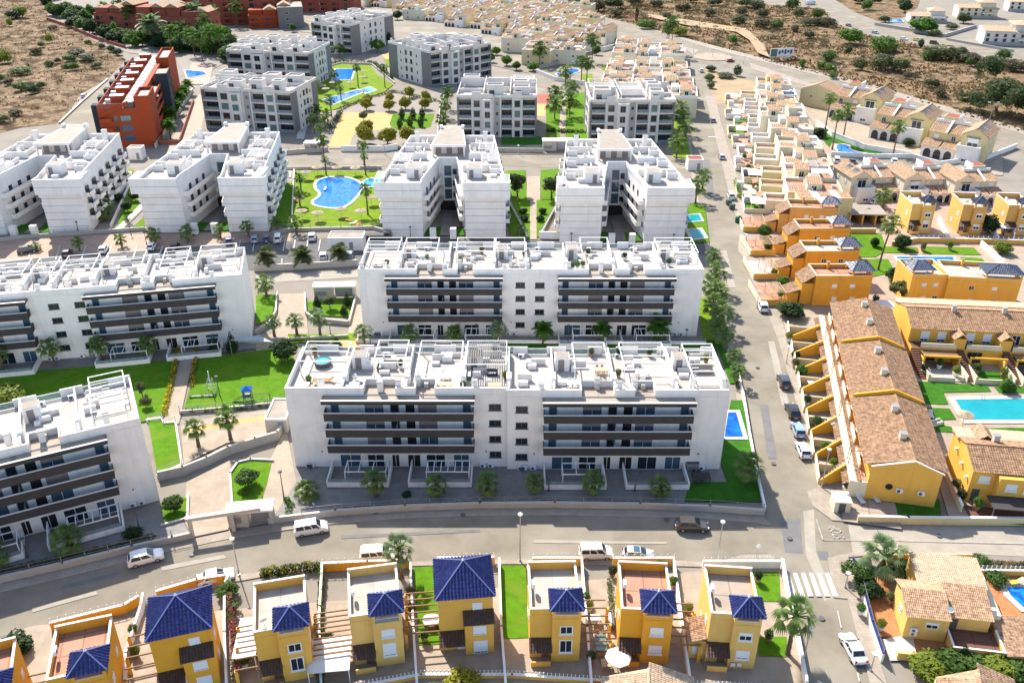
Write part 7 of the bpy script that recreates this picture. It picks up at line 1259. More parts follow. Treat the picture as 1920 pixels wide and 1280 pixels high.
sofa('dark rattan sofa on the second roof terrace of the front block', rt(700, 7.5), R(90)); sofa('dark rattan sofa facing the low table on the front block roof', rt(718, 8.2), R(0)); lounger('grey folded lounger by the parapet of the front block roof', rt(664, 3.6), R(150), 'canvas_grey'); table('grey covered table behind the front parapet of the front block', rt(655, 1.5), 2.4, 1.6, 'mid_grey')
table('white table under the wide frame on the front block roof', rt(830, 4.2), 1.4, 1.4, 'white_trim', 2); table('straw coloured round rug table near the middle of the front block roof', rt(833, 1.8), 1.8, 1.1, 'wood_pale'); sofa('dark corner sofa under the louvred roof of the front block', rt(876, 5.0), R(90)); table('pale low table in the blue floored corner of the front block roof', rt(928, 1.6), 2.0, 1.0, 'wood_pale'); sofa('dark lounge seat under the louvred roof of the front block', rt(922, 5.5), 0, 'maroon' if False else 'charcoal', 1.6)
table('white dining table on the right half of the front block roof', rt(1078, 2.2), 1.8, 1.0, 'white_trim', 4); table('wooden dining table under the tall frame on the front block roof', rt(1136, 6.0), 1.9, 1.0, 'wood_pale', 4, 0, None, 'wood_pale'); table('white table on the right louvred terrace of the front block', rt(1215, 5.2), 2.0, 1.0, 'white_trim', 4); lounger('white lounger beside the right partition of the front block roof', rt(1190, 7.0), R(20)); table('dark slatted table under the right corner frame of the front block', rt(1335, 6.5), 3.0, 1.4, 'charcoal'); table('white bench table under the right corner frame of the front block', rt(1335, 2.2), 3.0, .8, 'white_trim')
table('dark rattan dining table on the ground terrace right of the front block', G(1314, 898, .3), 2.6, 1.5, 'charcoal', 4, 0, None, 'charcoal'); bxt = thing('storage_box', 'grey storage box against the right wall of the front block', 'box', G(1297, 878, .3)); bx('box', 'mid_grey', bxt, -.9, -.5, 0, .9, .5, 1.2); bx('lid', 'dark_grey', bxt, -.95, -.55, 1.202, .95, .55, 1.28)
def re(u, y): return at('E', ex(u), y, ZR)
table('white table on the left terrace of the second block roof', re(700, 4), 1.8, 1, 'white_trim', 2); table('white table set on the second terrace of the second block roof', re(792, 4.4), 2.4, 1.0, 'white_trim', 4); sofa('beige sofa on the middle terrace of the second block roof', re(880, 7), 0, 'beige_wall'); table('grey table on the middle terrace of the second block roof', re(962, 4), 1.6, 1.0, 'mid_grey', 2); lounger('beige lounger on the right terraces of the second block roof', re(1220, 8.2), R(30), 'beige_wall'); sofa('white sofa at the right end of the second block roof', re(1290, 5.5), 0, 'canvas_white'); table('white dining table at the right of the second block roof', re(1200, 4.0), 2.0, 1.0, 'white_trim', 4)
for i, (u, v) in enumerate([(655, 414), (663, 420), (672, 423), (610, 356), (555, 378)]): lounger(f'{["orange", "white", "red", "white", "pink"][i]} lounger on the curved pool lawn, {ORD[i]} from the pool edge', G(u, v, .3), R(30 * i), ['plastic_orange', 'canvas_white', 'plastic_red', 'canvas_white', 'red_wall_pink'][i])
# playground on the lawn
_t = thing('slide_tower', 'small playground tower with lime slide and blue panels on the lawn', 'playground', G(466, 752), R(10)); [bx('post', 'plastic_green', _t, x, y, 0, x + .12, y + .12, 2.4) for x in (-.7, .6) for y in (-.7, .6)]; bx('platform', 'wood_pale', _t, -.6, -.6, 1.1, .6, .6, 1.2); bx('panel', 'plastic_blue', _t, -.65, -.75, 1.2, .65, -.7, 1.8); bx('panel', 'plastic_lime', _t, -.75, -.65, 1.2, -.7, .65, 1.8)
_b = MB(); _b.beam((-.7, 0, 1.15), (-2.6, 0, .3), .6, .08); _b.beam((-.7, .3, 1.3), (-2.6, .3, .4), .06, .22); _b.beam((-.7, -.3, 1.3), (-2.6, -.3, .4), .06, .22); _b.build('slide', 'plastic_lime', _t); _b = MB(); _b.add([(-.9, -.9, 2.4), (.9, -.9, 2.4), (.9, .9, 2.4), (-.9, .9, 2.4), (0, 0, 3.1)], [(0, 1, 4), (1, 2, 4), (2, 3, 4), (3, 0, 4)]); _b.build('roof', 'plastic_blue', _t)
_t = thing('swing_frame', 'green metal swing frame at the right of the playground lawn', 'playground', G(490, 758), R(4)); _b = MB(); [_b.tube([(x, y, 0), (x, 0, 2.2)], .05, 6) for x in (-1.6, 1.6) for y in (-.8, .8)]; _b.tube([(-1.6, 0, 2.2), (1.6, 0, 2.2)], .05, 6); _b.build('frame', 'dark_grey', _t); [bx('swing_seat', 'rubber', _t, x - .22, -.1, .5, x + .22, .1, .55) for x in (-.7, .7)]; _b = MB(); [_b.tube([(x, 0, .55), (x, 0, 2.2)], .012, 4) for x in (-.9, -.5, .5, .9)]; _b.build('chain', 'steel', _t)
_t = thing('climbing_frame', 'grey metal exercise frame with pole on the playground lawn', 'playground', G(397, 735), R(8)); _b = MB(); [_b.tube([(x, y, 0), (x * .4, y * .4, 2.6)], .05, 6) for x in (-.9, .9) for y in (-.9, .9)]; [_b.tube([(-.9 + .2 * k, -.9 + .2 * k, .3 + .9 * k), (.9 - .2 * k, -.9 + .2 * k, .3 + .9 * k), (.9 - .2 * k, .9 - .2 * k, .3 + .9 * k), (-.9 + .2 * k, .9 - .2 * k, .3 + .9 * k)], .03, 5) for k in range(3)]; _b.build('frame', 'steel', _t); _b = MB(); _b.tube([(0, 0, 0), (0, 0, 4.2)], .09, 8); _b.build('pole', 'lamp_light', _t)
_t = thing('seesaw', 'low grey seesaw bench at the left of the playground lawn', 'playground', G(380, 746), R(6)); bx('beam', 'mid_grey', _t, -2.2, -.15, .4, 2.2, .15, .52); [bx('pivot', 'dark_grey', _t, x - .1, -.2, 0, x + .1, .2, .399) for x in (-1.2, 1.2)]; [bx('seat', 'black', _t, x - .2, -.2, .522, x + .2, .2, .62) for x in (-2, 0, 2)]
_t = thing('shade_sail', 'grey triangular shade sail between the left rear block and the round tree', 'shade sail', G(480, 672), 0); _b = MB(); P_ = [(-4.5, .5, 3.6), (0, 3.5, 3.0), (3.6, -.5, 3.8), (0, .6, 2.9)]; _b.add(P_, [(0, 3, 1), (1, 3, 2), (2, 3, 0)]); _b.add([(x, y, z - .04) for x, y, z in P_], [(1, 3, 0), (2, 3, 1), (0, 3, 2)]); _b.build('sail', 'canvas_grey', _t); [MB().tube([(x, y, 0), (x, y, z)], .06, 6).build('mast', 'steel', _t) for x, y, z in P_[:3]]
# garden furniture of the yellow houses
table('white patio table under the beams beside the orange yellow house', G(1116, 1165, .3), 1.2, 1.0, 'white_trim'); table('long glass dining table beside the orange yellow house', G(1126, 1212, .3), 1.3, 2.4, 'glass_green', 4, 0, None, 'terracotta'); sofa('dark grey sofa under the beams beside the orange yellow house', G(1143, 1165, .3), R(-90), 'dark_grey', 2.6); table('round wooden table near the white parasol', G(1136, 1250, .3), 1.1, 1.1, 'wood_pale')
_t = thing('pool_tub', 'round white covered tub on the lawn beside the large middle house', 'tub', G(809, 1172), 0); _b = MB(); _b.lathe([(.95, 0), (1.0, .9)], 20); _b.build('tub', 'wood', _t); _b = MB(); _b.lathe([(1.02, .902), (1.02, 1.0)], 20); _b.build('cover', 'lamp_light', _t)
for i, (u, v) in enumerate([(1372, 1250), (1384, 1250)]): _t = thing('garden_chair', f'{["left", "right"][i]} white garden chair in front of the rightmost yellow house', 'chair', G(u, v, .3), R(180), 'white garden chairs'); bx('seat', 'white_trim', _t, -.25, -.25, .4, .25, .25, .46); bx('backrest', 'white_trim', _t, -.25, .21, .461, .25, .26, .9); [bx('leg', 'white_trim', _t, a, b_, 0, a + .04, b_ + .04, .399) for a in (-.23, .19) for b_ in (-.23, .17)]
for i, (u, v) in enumerate([(1612, 938), (1640, 936)]): lounger(f'{["left", "right"][i]} white lounger in front of the brown terrace gable', G(u, v, .35), R(100), 'canvas_white', 'loungers at the gable')
sofa('white daybed on the lawn by the turquoise pool', G(1753, 796, .3), R(20), 'canvas_white', 2.4); lounger('white lounger at the left rim of the turquoise pool', G(1745, 780, .3), R(80)); table('white patio table on a patio of the brown terrace', G(1522, 722, .35), 1.6, 1.0, 'white_trim', 2); lounger('blue inflatable lounger by the villa pool', G(1908, 1178, .3), R(40), 'plastic_blue'); lounger('yellow inflatable at the villa pool rim', G(1905, 1094, .4), R(10), 'paint_car_yellow')
# ================================================================== vegetation
def leaf_cloud(lobes, n, size, seed, flat=.0, core=True):
    "many small leaf clumps spread through the lobes of a crown: (cx, cy, cz, rx, ry, rz)"
    r = random.Random(seed); b = MB(); vol = [l[3] * l[4] * l[5] for l in lobes]; tot = sum(vol); V = b.v; F = b.f
    for l, vv in zip(lobes, vol):
        for _ in range(int(n * vv / tot)):
            z = r.uniform(-1, 1); a = r.uniform(0, 6.2832); q = math.sqrt(1 - z * z); rad = r.uniform(.35, 1.0) ** .45 * r.uniform(.86, 1.1)
            d = Vector((q * math.cos(a), q * math.sin(a), z)); p = Vector((l[0] + d.x * l[3] * rad, l[1] + d.y * l[4] * rad, l[2] + d.z * l[5] * rad))
            nrm = (d + Vector((r.gauss(0, .55), r.gauss(0, .55), r.gauss(.25, .55)))).normalized(); t = nrm.orthogonal().normalized(); t.rotate(Matrix.Rotation(r.uniform(0, 6.28), 3, nrm)); w = nrm.cross(t); s = size * r.uniform(.6, 1.35)
            i = len(V); V += [tuple(p - t * s - w * s * .15), tuple(p - w * s * .5 + nrm * s * .12), tuple(p + t * s), tuple(p + w * s * .5 + nrm * s * .12)]; F.append((i, i + 1, i + 2, i + 3))
    b.m = [0] * len(F); return b
_veg = {}
def crown_mesh(kind, m, var):
    k = (kind, m, var)
    if k in _veg: return _veg[k]
    r = random.Random(hash((kind, var)) % 1000 if False else len(kind) * 31 + var * 7); L = []
    if kind == 'round':
        L = [(0, 0, -.1, .8, .8, .8)] + [(.55 * math.cos(a), .55 * math.sin(a), r.uniform(-.5, .35), .45, .45, .45) for a in [i * 1.05 + r.random() for i in range(6)]] + [(r.uniform(-.2, .2), r.uniform(-.2, .2), .5, .45, .45, .4)]; b = leaf_cloud(L, 1700, .13, var)
    elif kind == 'loose':
        L = [(r.uniform(-.6, .6), r.uniform(-.6, .6), r.uniform(-.5, .6), r.uniform(.28, .45), r.uniform(.28, .45), r.uniform(.22, .36)) for i in range(11)]; b = leaf_cloud(L, 1500, .105, var)
    elif kind == 'cone':
        L = [(0, 0, -.55, .92, .92, .42), (0, 0, -.2, .74, .74, .4), (0, 0, .18, .5, .5, .36), (0, 0, .55, .27, .27, .34), (0, 0, .85, .1, .1, .2)]; b = leaf_cloud(L, 1300, .10, var)
    elif kind == 'cypress':
        L = [(0, 0, -.6, .8, .8, .4), (0, 0, -.1, 1, 1, .5), (0, 0, .4, .75, .75, .42), (0, 0, .8, .35, .35, .24)]; b = leaf_cloud(L, 1200, .11, var)
    elif kind == 'shrub':
        L = [(0, 0, .0, .78, .78, .85)] + [(.55 * math.cos(a), .55 * math.sin(a), r.uniform(-.45, .2), .45, .45, .55) for a in [i * 1.26 + r.random() for i in range(5)]]; b = leaf_cloud(L, 800, .13, var)
    elif kind == 'pine':
        L = [(r.uniform(-.7, .7), r.uniform(-.7, .7), r.uniform(-.4, .7), r.uniform(.3, .5), r.uniform(.3, .5), r.uniform(.2, .32)) for i in range(14)]; b = leaf_cloud(L, 2600, .07, var)
    _veg[k] = b.data('foliage', m); return _veg[k]
def trunk_mesh(h, r0, key=None, limbs=3, seed=1):
    k = ('trunk', round(h, 1), round(r0, 2), limbs)
    if k in _veg: return _veg[k]
    r = random.Random(seed); b = MB(); b.tube([(0, 0, 0), (.03 * h, 0, h * .5), (0, .02 * h, h)], [r0 * 1.3, r0, r0 * .75], 8)
    for i in range(limbs): a = i * 2.1 + r.random(); b.tube([(0, .02 * h, h * .85), (math.cos(a) * h * .3, math.sin(a) * h * .3, h * 1.2), (math.cos(a) * h * .45, math.sin(a) * h * .45, h * 1.6)], [r0 * .55, r0 * .4, r0 * .15], 6)
    _veg[k] = b.data('trunk', 'bark'); return _veg[k]
def ground_z(x, y):
    for poly, amp in RELIEF:
        if inside((x, y), poly): return 0.05 + max(0, relief_z(x, y, amp) + .35 * amp) * min(1, max(0, edge_dist((x, y), poly) - 3) / 12)
    return 0.0
def tree(label, u, v, h, r_, m='leaf_green', kind='round', group=None, stem=.35, name='tree', cat='tree', sy=1.0, cz=None):
    p = G(u, v); p.z = ground_z(p.x, p.y); T = thing(name, label, cat, p, rnd.uniform(0, 6.28), group); stem *= .75; ch = (h * (1 - stem)) / 2
    if stem > .02: put('trunk', trunk_mesh(max(.3, h * stem * 1.1), max(.06, r_ * .07)), T)
    put('crown' if stem > .02 else 'foliage', crown_mesh(kind, m, rnd.randrange(3)), T, (0, 0, h * stem + ch), rnd.uniform(0, 6.28), (r_, r_ * sy, ch)); return T
# ---- palms
def fan_frond(R_, droop, seed):
    r = random.Random(seed); b = MB(); hub = Vector((R_ * .52, 0, R_ * .10)); b.tube([(0, 0, 0), hub], [.04, .025], 4, False)
    for i in range(13):
        a = R(-72 + 144 * i / 12); l = R_ * .52 * (1 - .25 * abs(i - 6) / 6) * r.uniform(.9, 1.08); d = Vector((math.cos(a), math.sin(a), 0)); s = Vector((-d.y, d.x, 0)); w = R_ * .036
        m_ = hub + d * l * .55 + Vector((0, 0, -droop * .10 * R_)); e = hub + d * l + Vector((0, 0, -droop * .42 * R_))
        b.add([hub, m_ - s * w + Vector((0, 0, .02)), m_ + s * w - Vector((0, 0, .02)), e], [(0, 1, 2), (1, 3, 2)])
    return b
def feather_frond(R_, seed):
    r = random.Random(seed); b = MB(); P_ = [Vector((R_ * t, 0, R_ * (.55 * t - .75 * t * t))) for t in (0, .2, .4, .6, .8, 1)]; b.tube(P_, [.05, .04, .035, .03, .02, .01], 4, False)
    for i in range(1, 22):
        t = i / 22; p = Vector((R_ * t, 0, R_ * (.55 * t - .75 * t * t))); l = R_ * .34 * math.sin(math.pi * min(1, t * .8 + .2)) + .1
        for s in (-1, 1): e = p + Vector((l * .55, s * l, -.18 * l)); b.add([p, p + Vector((.10, 0, 0)), e], [(0, 1, 2)])
    return b
FROND = {}
def frond_mesh(kind, m):
    if (kind, m) not in FROND: FROND[(kind, m)] = [fan_frond(1.0, d, i).data('frond', m) if kind == 'fan' else feather_frond(1.0, i).data('frond', m) for i, d in enumerate((.25, .55, .95))]
    return FROND[(kind, m)]
def frond_set(n, seed):
    r = random.Random(seed); out = []
    for i in range(n):
        t = (i + .5) / n; el = R(78 - 118 * t + r.uniform(-8, 8)); out.append((i * 2.39996 + r.uniform(-.2, .2), el, 0 if t < .35 else (1 if t < .7 else 2), r.uniform(.85, 1.1) * (.8 if t < .2 else 1)))
    return out
def crown_joined(kind, m, seed):
    k = ('pc', kind, m, seed)
    if k not in _veg:
        b = MB()
        for az, el, v, s in frond_set(22, seed):
            src = fan_frond(1.0, (.25, .55, .95)[v], v) if kind == 'fan' else feather_frond(1.0, v); mt = Matrix.Rotation(az, 4, 'Z') @ Matrix.Rotation(-el, 4, 'Y') @ Matrix.Scale(s, 4); b.add([mt @ Vector(p) for p in src.v], src.f)
        _veg[k] = b.data('crown', m)
    return _veg[k]
def palm(label, u, v, h, r_=1.9, kind='fan', m='palm_leaf', group=None, fat=1.0, lean=(0, 0), dead=True, parts=None):
    r_ *= 1.22
    p = G(u, v); p.z = ground_z(p.x, p.y); T = thing('palm_tree', label, 'palm', p, 0, group); top = Vector((lean[0], lean[1], h)); seed = rnd.randrange(4)
    b = MB(); n = 7; r0 = .19 * fat; pts = []; rs = []
    for i in range(n * 2): t = i / (n * 2 - 1); pts.append((lean[0] * t * t, lean[1] * t * t, h * t)); rs.append(r0 * (1.25 - .45 * t) * (1.10 if i % 2 else .92) + (.12 * fat if t < .06 else 0))
    b.tube(pts, rs, 9); b.build('trunk', 'palm_bark', T)
    near = (v > 545) if parts is None else parts; rz0 = rnd.uniform(0, 6.28)
    if near:
        fm = frond_mesh(kind, m)
        for az, el, vv, s in frond_set(22, seed):
            o = bpy.data.objects.new('frond', fm[vv]); COL.objects.link(o); o.parent = T; o.location = top; o.rotation_euler = (Matrix.Rotation(az + rz0, 3, 'Z') @ Matrix.Rotation(-el, 3, 'Y')).to_euler(); o.scale = (r_ * s,) * 3
    else: put('crown', crown_joined(kind, m, seed), T, top, rz0, r_)
    if dead:
        b = MB(); r = random.Random(seed)
        for i in range(16): a = r.uniform(0, 6.28); l = r_ * r.uniform(.35, .7); d = Vector((math.cos(a), math.sin(a), 0)); s = Vector((-d.y, d.x, 0)) * .12 * r_; e = top + d * l * .35 + Vector((0, 0, -l)); b.add([top + d * .1, e - s, e + s], [(0, 1, 2)])
        b.build('dead_fronds', 'palm_dead', T)
    return T
FP = [(578, 934, 1.5, 1.75), (705, 932, 3.0, 1.8), (820, 932, 2.2, 1.7), (915, 930, 2.2, 1.75), (1002, 926, 2.2, 1.5), (1112, 930, 2.6, 1.7), (1237, 932, 2.0, 1.7)]
for i, (u, v, h, r_) in enumerate(FP): palm(f'short fan palm in front of the front white block, {ORD[i]} from the left', u, v, h, r_, m='palm_leaf', group='palms in front of the front block', fat=1.5)
EP = [(684, 650, 3.2, 1.75, 'fan', 'palm_leaf_grey'), (770, 650, 3.0, 1.8, 'fan', 'palm_leaf'), (852, 648, 2.8, 1.7, 'fan', 'palm_leaf'), (936, 650, 3.8, 1.8, 'fan', 'palm_leaf_grey'), (1018, 646, 3.2, 1.7, 'feather', 'leaf_bright'), (1128, 644, 3.0, 1.6, 'feather', 'leaf_bright'), (1233, 640, 3.2, 2.2, 'feather', 'leaf_bright')]
for i, (u, v, h, r_, k, m) in enumerate(EP): palm(f'palm along the front of the second white block, {ORD[i]} from the left', u, v, h, r_, k, m, 'palms in front of the second block')
DP = [(8, 698, 3.8, 1.8), (104, 688, 4.2, 2.0), (193, 680, 3.8, 1.9), (283, 672, 3.0, 1.9)]
for i, (u, v, h, r_) in enumerate(DP): palm(f'palm below the left rear white block, {ORD[i]} from the left', u, v, h, r_, m='palm_leaf', group='palms below the left rear block')
for lab, u, v, h, r_, m in [('fan palm on the beige terrace, the left of two', 373, 838, 3.6, 1.7, 'palm_leaf'), ('fan palm on the beige terrace, the right of two', 433, 825, 4.2, 2.0, 'palm_leaf'), ('fan palm on the green lawn left of the sunken entrance', 500, 556, 3.0, 2.1, 'palm_leaf'), ('fan palm at the left foot of the sunken entrance', 515, 632, 3.4, 1.7, 'palm_leaf_grey'), ('fan palm in the middle of the sunken entrance', 557, 628, 3.2, 1.7, 'palm_leaf_grey'), ('fan palm right of the sunken entrance', 601, 632, 4.2, 1.9, 'palm_leaf_grey'), ('palm by the garden wall in the left foreground', 135, 1034, 2.2, 2.0, 'palm_leaf'), ('palm at the left edge below the white block', 0, 1062, 2.2, 1.8, 'palm_leaf'), ('fan palm on the corner lawn right of the front block', 1400, 905, 3.0, 2.3, 'palm_leaf'), ('tall fan palm beside the white van on the front road', 752, 1082, 4.6, 2.0, 'palm_leaf_grey'), ('tall fan palm at the lower street corner', 1476, 1228, 6.2, 2.3, 'palm_leaf'), ('large bushy fan palm behind the villa', 1650, 1084, 3.6, 2.7, 'palm_leaf_grey')]: palm(lab, u, v, h, r_, m=m, fat=1.3)
SPM = [(1336, 505, 3.4, 1.9), (1340, 545, 4.2, 2.3), (1330, 565, 3.6, 2.2), (1346, 580, 3.8, 2.3), (1336, 600, 3.4, 2.2), (1350, 620, 4, 2.3), (1342, 640, 3.2, 2.1), (1356, 655, 3, 1.8), (1374, 690, 2.6, 1.5), (1380, 722, 2.8, 1.5)]
for i, (u, v, h, r_) in enumerate(SPM): palm(f'fan palm beside the street right of the white blocks, {ORD[i]} from the far end', u, v, h, r_, m='palm_leaf', group='palms beside the street')
LOT = [(70, 470, 1.0, 1.2), (150, 470, 2.4, 1.5), (229, 464, 2.0, 1.5), (292, 456, 2.4, 1.8), (354, 452, 2.4, 1.9), (414, 446, 2.4, 1.5), (466, 444, 2.8, 1.7), (520, 432, 2.2, 1.6), (556, 438, 3.0, 1.9), (500, 502, 2.6, 2.4), (570, 500, 2.6, 2.4), (638, 494, 2.6, 2.2)]
for i, (u, v, h, r_) in enumerate(LOT): palm(f'palm in the car park between the white blocks, {ORD[i]} from the left', u, v, h, r_, 'fan' if i < 9 else 'feather', 'palm_leaf' if i < 9 else 'leaf_olive', 'palms of the car park', parts=False)
PP = [(565, 360, 4, 1.6), (563, 388, 4, 1.6), (612, 330, 5, 1.2), (690, 404, 7, 1.9), (686, 330, 6, 1.3), (1304, 380, 4.5, 2.6), (1316, 360, 4.5, 2.4), (205, 400, 2.5, 1.9), (196, 412, 2.0, 2.2), (240, 420, 1.4, 1.0), (952, 420, 1.6, 1.3), (976, 440, 1.4, 1.2)]
for i, (u, v, h, r_) in enumerate(sorted(PP)): palm(f'slender palm in the gardens of the splayed white blocks, {ORD[i]} from the left', u, v, h, r_, m='palm_leaf', group='palms round the splayed blocks', parts=False)
GPALM = [(590, 250, 5, 2), (596, 232, 5, 2), (602, 262, 4, 1.8), (586, 225, 5, 2.2), (610, 245, 4, 1.8), (622, 220, 6, 2.0), (615, 235, 4, 1.8), (630, 172, 7, 1.8), (672, 165, 8, 1.8), (722, 165, 8, 1.9), (595, 185, 6, 1.8), (640, 190, 5, 1.6), (608, 300, 6, 2), (683, 310, 6, 1.8), (1040, 225, 6, 3.4), (1042, 205, 6, 3.2), (1068, 220, 6, 3.4), (1072, 195, 6, 3.2), (1275, 235, 6, 2.8), (1278, 252, 6, 2.8), (1283, 272, 6, 2.8), (1270, 212, 6, 2.8), (1262, 168, 5, 3), (1268, 298, 5, 3), (1060, 158, 5, 3.4), (840, 205, 6, 2.6), (836, 222, 5, 2.6), (832, 245, 4, 2.6), (815, 60 + 45, 4, 2)]
for i, (u, v, h, r_) in enumerate(sorted(GPALM)): palm(f'dark green palm between the grey loggia blocks, {ORD[i]} from the left', u, v, h, r_, m='leaf_green' if i % 2 else 'palm_leaf', group='palms between the loggia blocks', parts=False)
FARP = [(1252, 98, 14, 3.2), (1258, 104, 15, 3.2), (1248, 104, 12, 3), (1110, 118, 10, 3.6), (1012, 126, 8, 3.6), (1090, 152, 8, 3.0), (1100, 156, 8, 3.2), (1068, 108, 4, 2.4), (726, 72, 5, 3)]
for i, (u, v, h, r_) in enumerate(FARP): palm(['tallest palm of the group by the roundabout', 'right palm of the group by the roundabout', 'left palm of the group by the roundabout', 'lone palm at the curved white wall of the cream houses', 'lone palm left of the freeform pool', 'left palm on the lawn by the freeform pool', 'right palm on the lawn by the freeform pool', 'small palm beside the white lane by the freeform pool', 'palm between the two far grey loggia blocks'][i], u, v, h, r_, m='leaf_green', parts=False)
for lab, u, v, h, r_ in [('tallest slim palm, left of the keyhole pool', 1544, 262, 13.5, 2.2), ('slim palm left of the keyhole pool wall', 1560, 282, 11.0, 2.2), ('slim palm behind the keyhole pool', 1580, 264, 10.0, 2.4), ('slim palm right of the keyhole pool', 1674, 292, 9.0, 2.4), ('tall leaning palm beside the garden with the rectangular pool', 1646, 508, 11.0, 2.4), ('palm beside the angled parking', 1655, 392, 3.5, 2.4)]: palm(lab, u, v, h, r_, m='palm_leaf', parts=False, lean=(1.0, 0) if 'leaning' in lab else (0, 0))
RP = [(300, 215, 4, 2.4), (312, 232, 4, 2.4), (325, 235, 4, 2.4), (348, 190, 4, 2.4), (340, 200, 4, 2.2), (355, 178, 4, 2.2), (320, 260, 4.5, 2.4), (335, 215, 3.5, 2.2)]
for i, (u, v, h, r_) in enumerate(sorted(RP)): palm(f'leafy palm between the red block and the service lane, {ORD[i]} from the left', u, v, h, r_, 'feather', 'leaf_bright', 'palms beside the red block', parts=False)
TL = [(290, 82, 6, 6, 'palm_leaf_grey'), (205, 46, 5, 4, 'leaf_bright'), (370, 62, 7, 6, 'palm_leaf_grey'), (230, 40, 7, 4, 'leaf_green'), (270, 30, 8, 4, 'leaf_green'), (320, 22, 8, 4, 'leaf_green'), (352, 26, 8, 4, 'leaf_green'), (398, 98, 6, 4, 'leaf_bright'), (390, 80, 7, 4, 'leaf_green'), (345, 86, 5, 4, 'leaf_green'), (415, 100, 6, 4, 'leaf_bright'), (325, 92, 5, 4, 'leaf_bright'), (445, 46, 6, 4, 'leaf_green'), (250, 56, 6, 4, 'leaf_green'), (380, 110, 6, 4, 'leaf_green'), (365, 100, 5, 4, 'leaf_bright'), (405, 60, 7, 4, 'leaf_green')]
for i, (u, v, h, r_, m) in enumerate(sorted(TL)): palm(f'palm in the dense garden of the red complex, {ORD[i]} from the left', u, v + 6, h + 5, r_, 'feather' if r_ > 5 else 'fan', m, 'palms of the red complex', parts=False)
for i in range(56):
    u = 100 + i * 6.2; v = (38 + (u - 88) * .365 if u < 236 else 92 + (u - 236) * .14) - rnd.uniform(3, 22); tree(f'leafy tree in the dense garden of the red complex, {ORD[i]} from the left', u, v, rnd.uniform(5, 8.5), rnd.uniform(3.4, 5), rnd.choice(['leaf_dark', 'leaf_green', 'leaf_dark', 'leaf_bright', 'leaf_green']), 'round', 'garden trees of the red complex', .14)
for i in range(30):
    u = 90 + i * 11.8; v = (38 + (u - 88) * .33 if u < 236 else 88 + (u - 236) * .14) - rnd.uniform(18, 46); tree(f'leafy tree in the rear garden of the red complex, {ORD[i]} from the left', u, v, rnd.uniform(5, 9), rnd.uniform(3.2, 5), rnd.choice(['leaf_dark', 'leaf_green', 'leaf_dark', 'leaf_bright', 'leaf_green']), 'round', 'rear garden trees of the red complex', .14)
# ---- trees
T_ = tree
T_('big round dark tree left of the front white block', 536, 678, 4.6, 2.7, 'leaf_dark', stem=.22); T_('left clipped conical shrub beside the left rear block', 405, 664, 4.4, 1.5, 'leaf_dark', 'cone', None, .02); T_('right clipped conical shrub beside the left rear block', 437, 661, 4.8, 1.3, 'leaf_dark', 'cone', None, .02)
T_('left clipped conical shrub on the lawn of the sunken entrance', 595, 577, 3.4, 1.0, 'leaf_dark', 'cone', None, .02); T_('right clipped conical shrub on the lawn of the sunken entrance', 652, 574, 3.6, 1.1, 'leaf_dark', 'cone', None, .02); T_('low clipped conical shrub on the lawn of the sunken entrance', 645, 590, 2.6, 1.0, 'leaf_dark', 'cone', None, .02); T_('mushroom shaped small tree on the lawn of the sunken entrance', 619, 580, 3.2, 1.5, 'leaf_olive', 'round', None, .5)
T_('round clipped tree on the small entrance lawn', 466, 912, 3.0, 1.9, 'leaf_green', 'round', None, .35); T_('round clipped tree on the little lawn by the left block', 327, 960, 2.8, 1.6, 'leaf_green', 'round', None, .35); T_('pointed clipped shrub behind the front block roof', 632, 654, 3.0, 1.2, 'leaf_dark', 'cone', None, .02); T_('large yellow green bush at the left edge of the lawn', 22, 752, 3.2, 4.2, 'leaf_lime', 'shrub', None, .02, sy=.7)
T_('small agave like shrub under the round entrance tree', 462, 926, 1.1, .8, 'leaf_lime', 'shrub', None, .02); T_('small tree right of the left foreground block', 268, 745, 3.5, 1.2, 'leaf_olive', 'loose'); T_('small leafy tree beside the left foreground block wall', 275, 765, 2.6, 1.2, 'leaf_olive', 'loose', None, .2); T_('round dark shrub on the shaded pavement strip at the left', 250, 1006, 1.5, 1.5, 'leaf_dark', 'shrub', None, .02); T_('yellow green bush at the bottom edge in front of the middle house', 868, 1292, 2.6, 2.3, 'leaf_yellow', 'shrub', None, .02); T_('dark low shrub beside the third front palm', 763, 930, .9, .8, 'leaf_dark', 'shrub', None, .02)
for i, (u, v, h, r_) in enumerate(sorted([(687, 208, 5, 2.5), (730, 209, 4.8, 2.4), (760, 206, 5.2, 2.6), (768, 184, 4.8, 2.3), (797, 206, 4.8, 2.4), (799, 190, 4.2, 2.1), (690, 196, 4.2, 2.2), (731, 192, 4, 2), (685, 270, 6.5, 3.2), (727, 272, 6.2, 3.5), (764, 268, 6, 3.0), (686, 256, 6, 2.8)])): T_(f'lime green round tree in the gravel garden, {ORD[i]} from the left', u, v, h, r_, 'leaf_yellow', 'round', 'lime trees of the gravel garden', .22)
for i, (u, v) in enumerate([(754, 225), (775, 225), (792, 224), (750, 242), (769, 239), (789, 239)]): T_(f'dark clipped cypress on the small bright lawn, {["far left", "far middle", "far right", "near left", "near middle", "near right"][i]} of six', u, v, 4.6 if i < 3 else 4.0, 1.25, 'leaf_dark', 'cypress', 'cypresses on the small lawn', .02)
T_('small dark tree on the sand court', 682, 228, 3.6, 1.8, 'leaf_olive', 'round', None, .4); T_('bright leafy tree between the far grey blocks', 708, 98, 6.5, 4.2, 'leaf_bright', 'round', None, .3); T_('leafy dark tree in front of the far left grey block', 635, 108, 6, 4, 'leaf_green', 'loose', None, .2); T_('grey leaved tree behind the lime lawn', 610, 124, 5, 2.6, 'leaf_olive', 'round', None, .3)
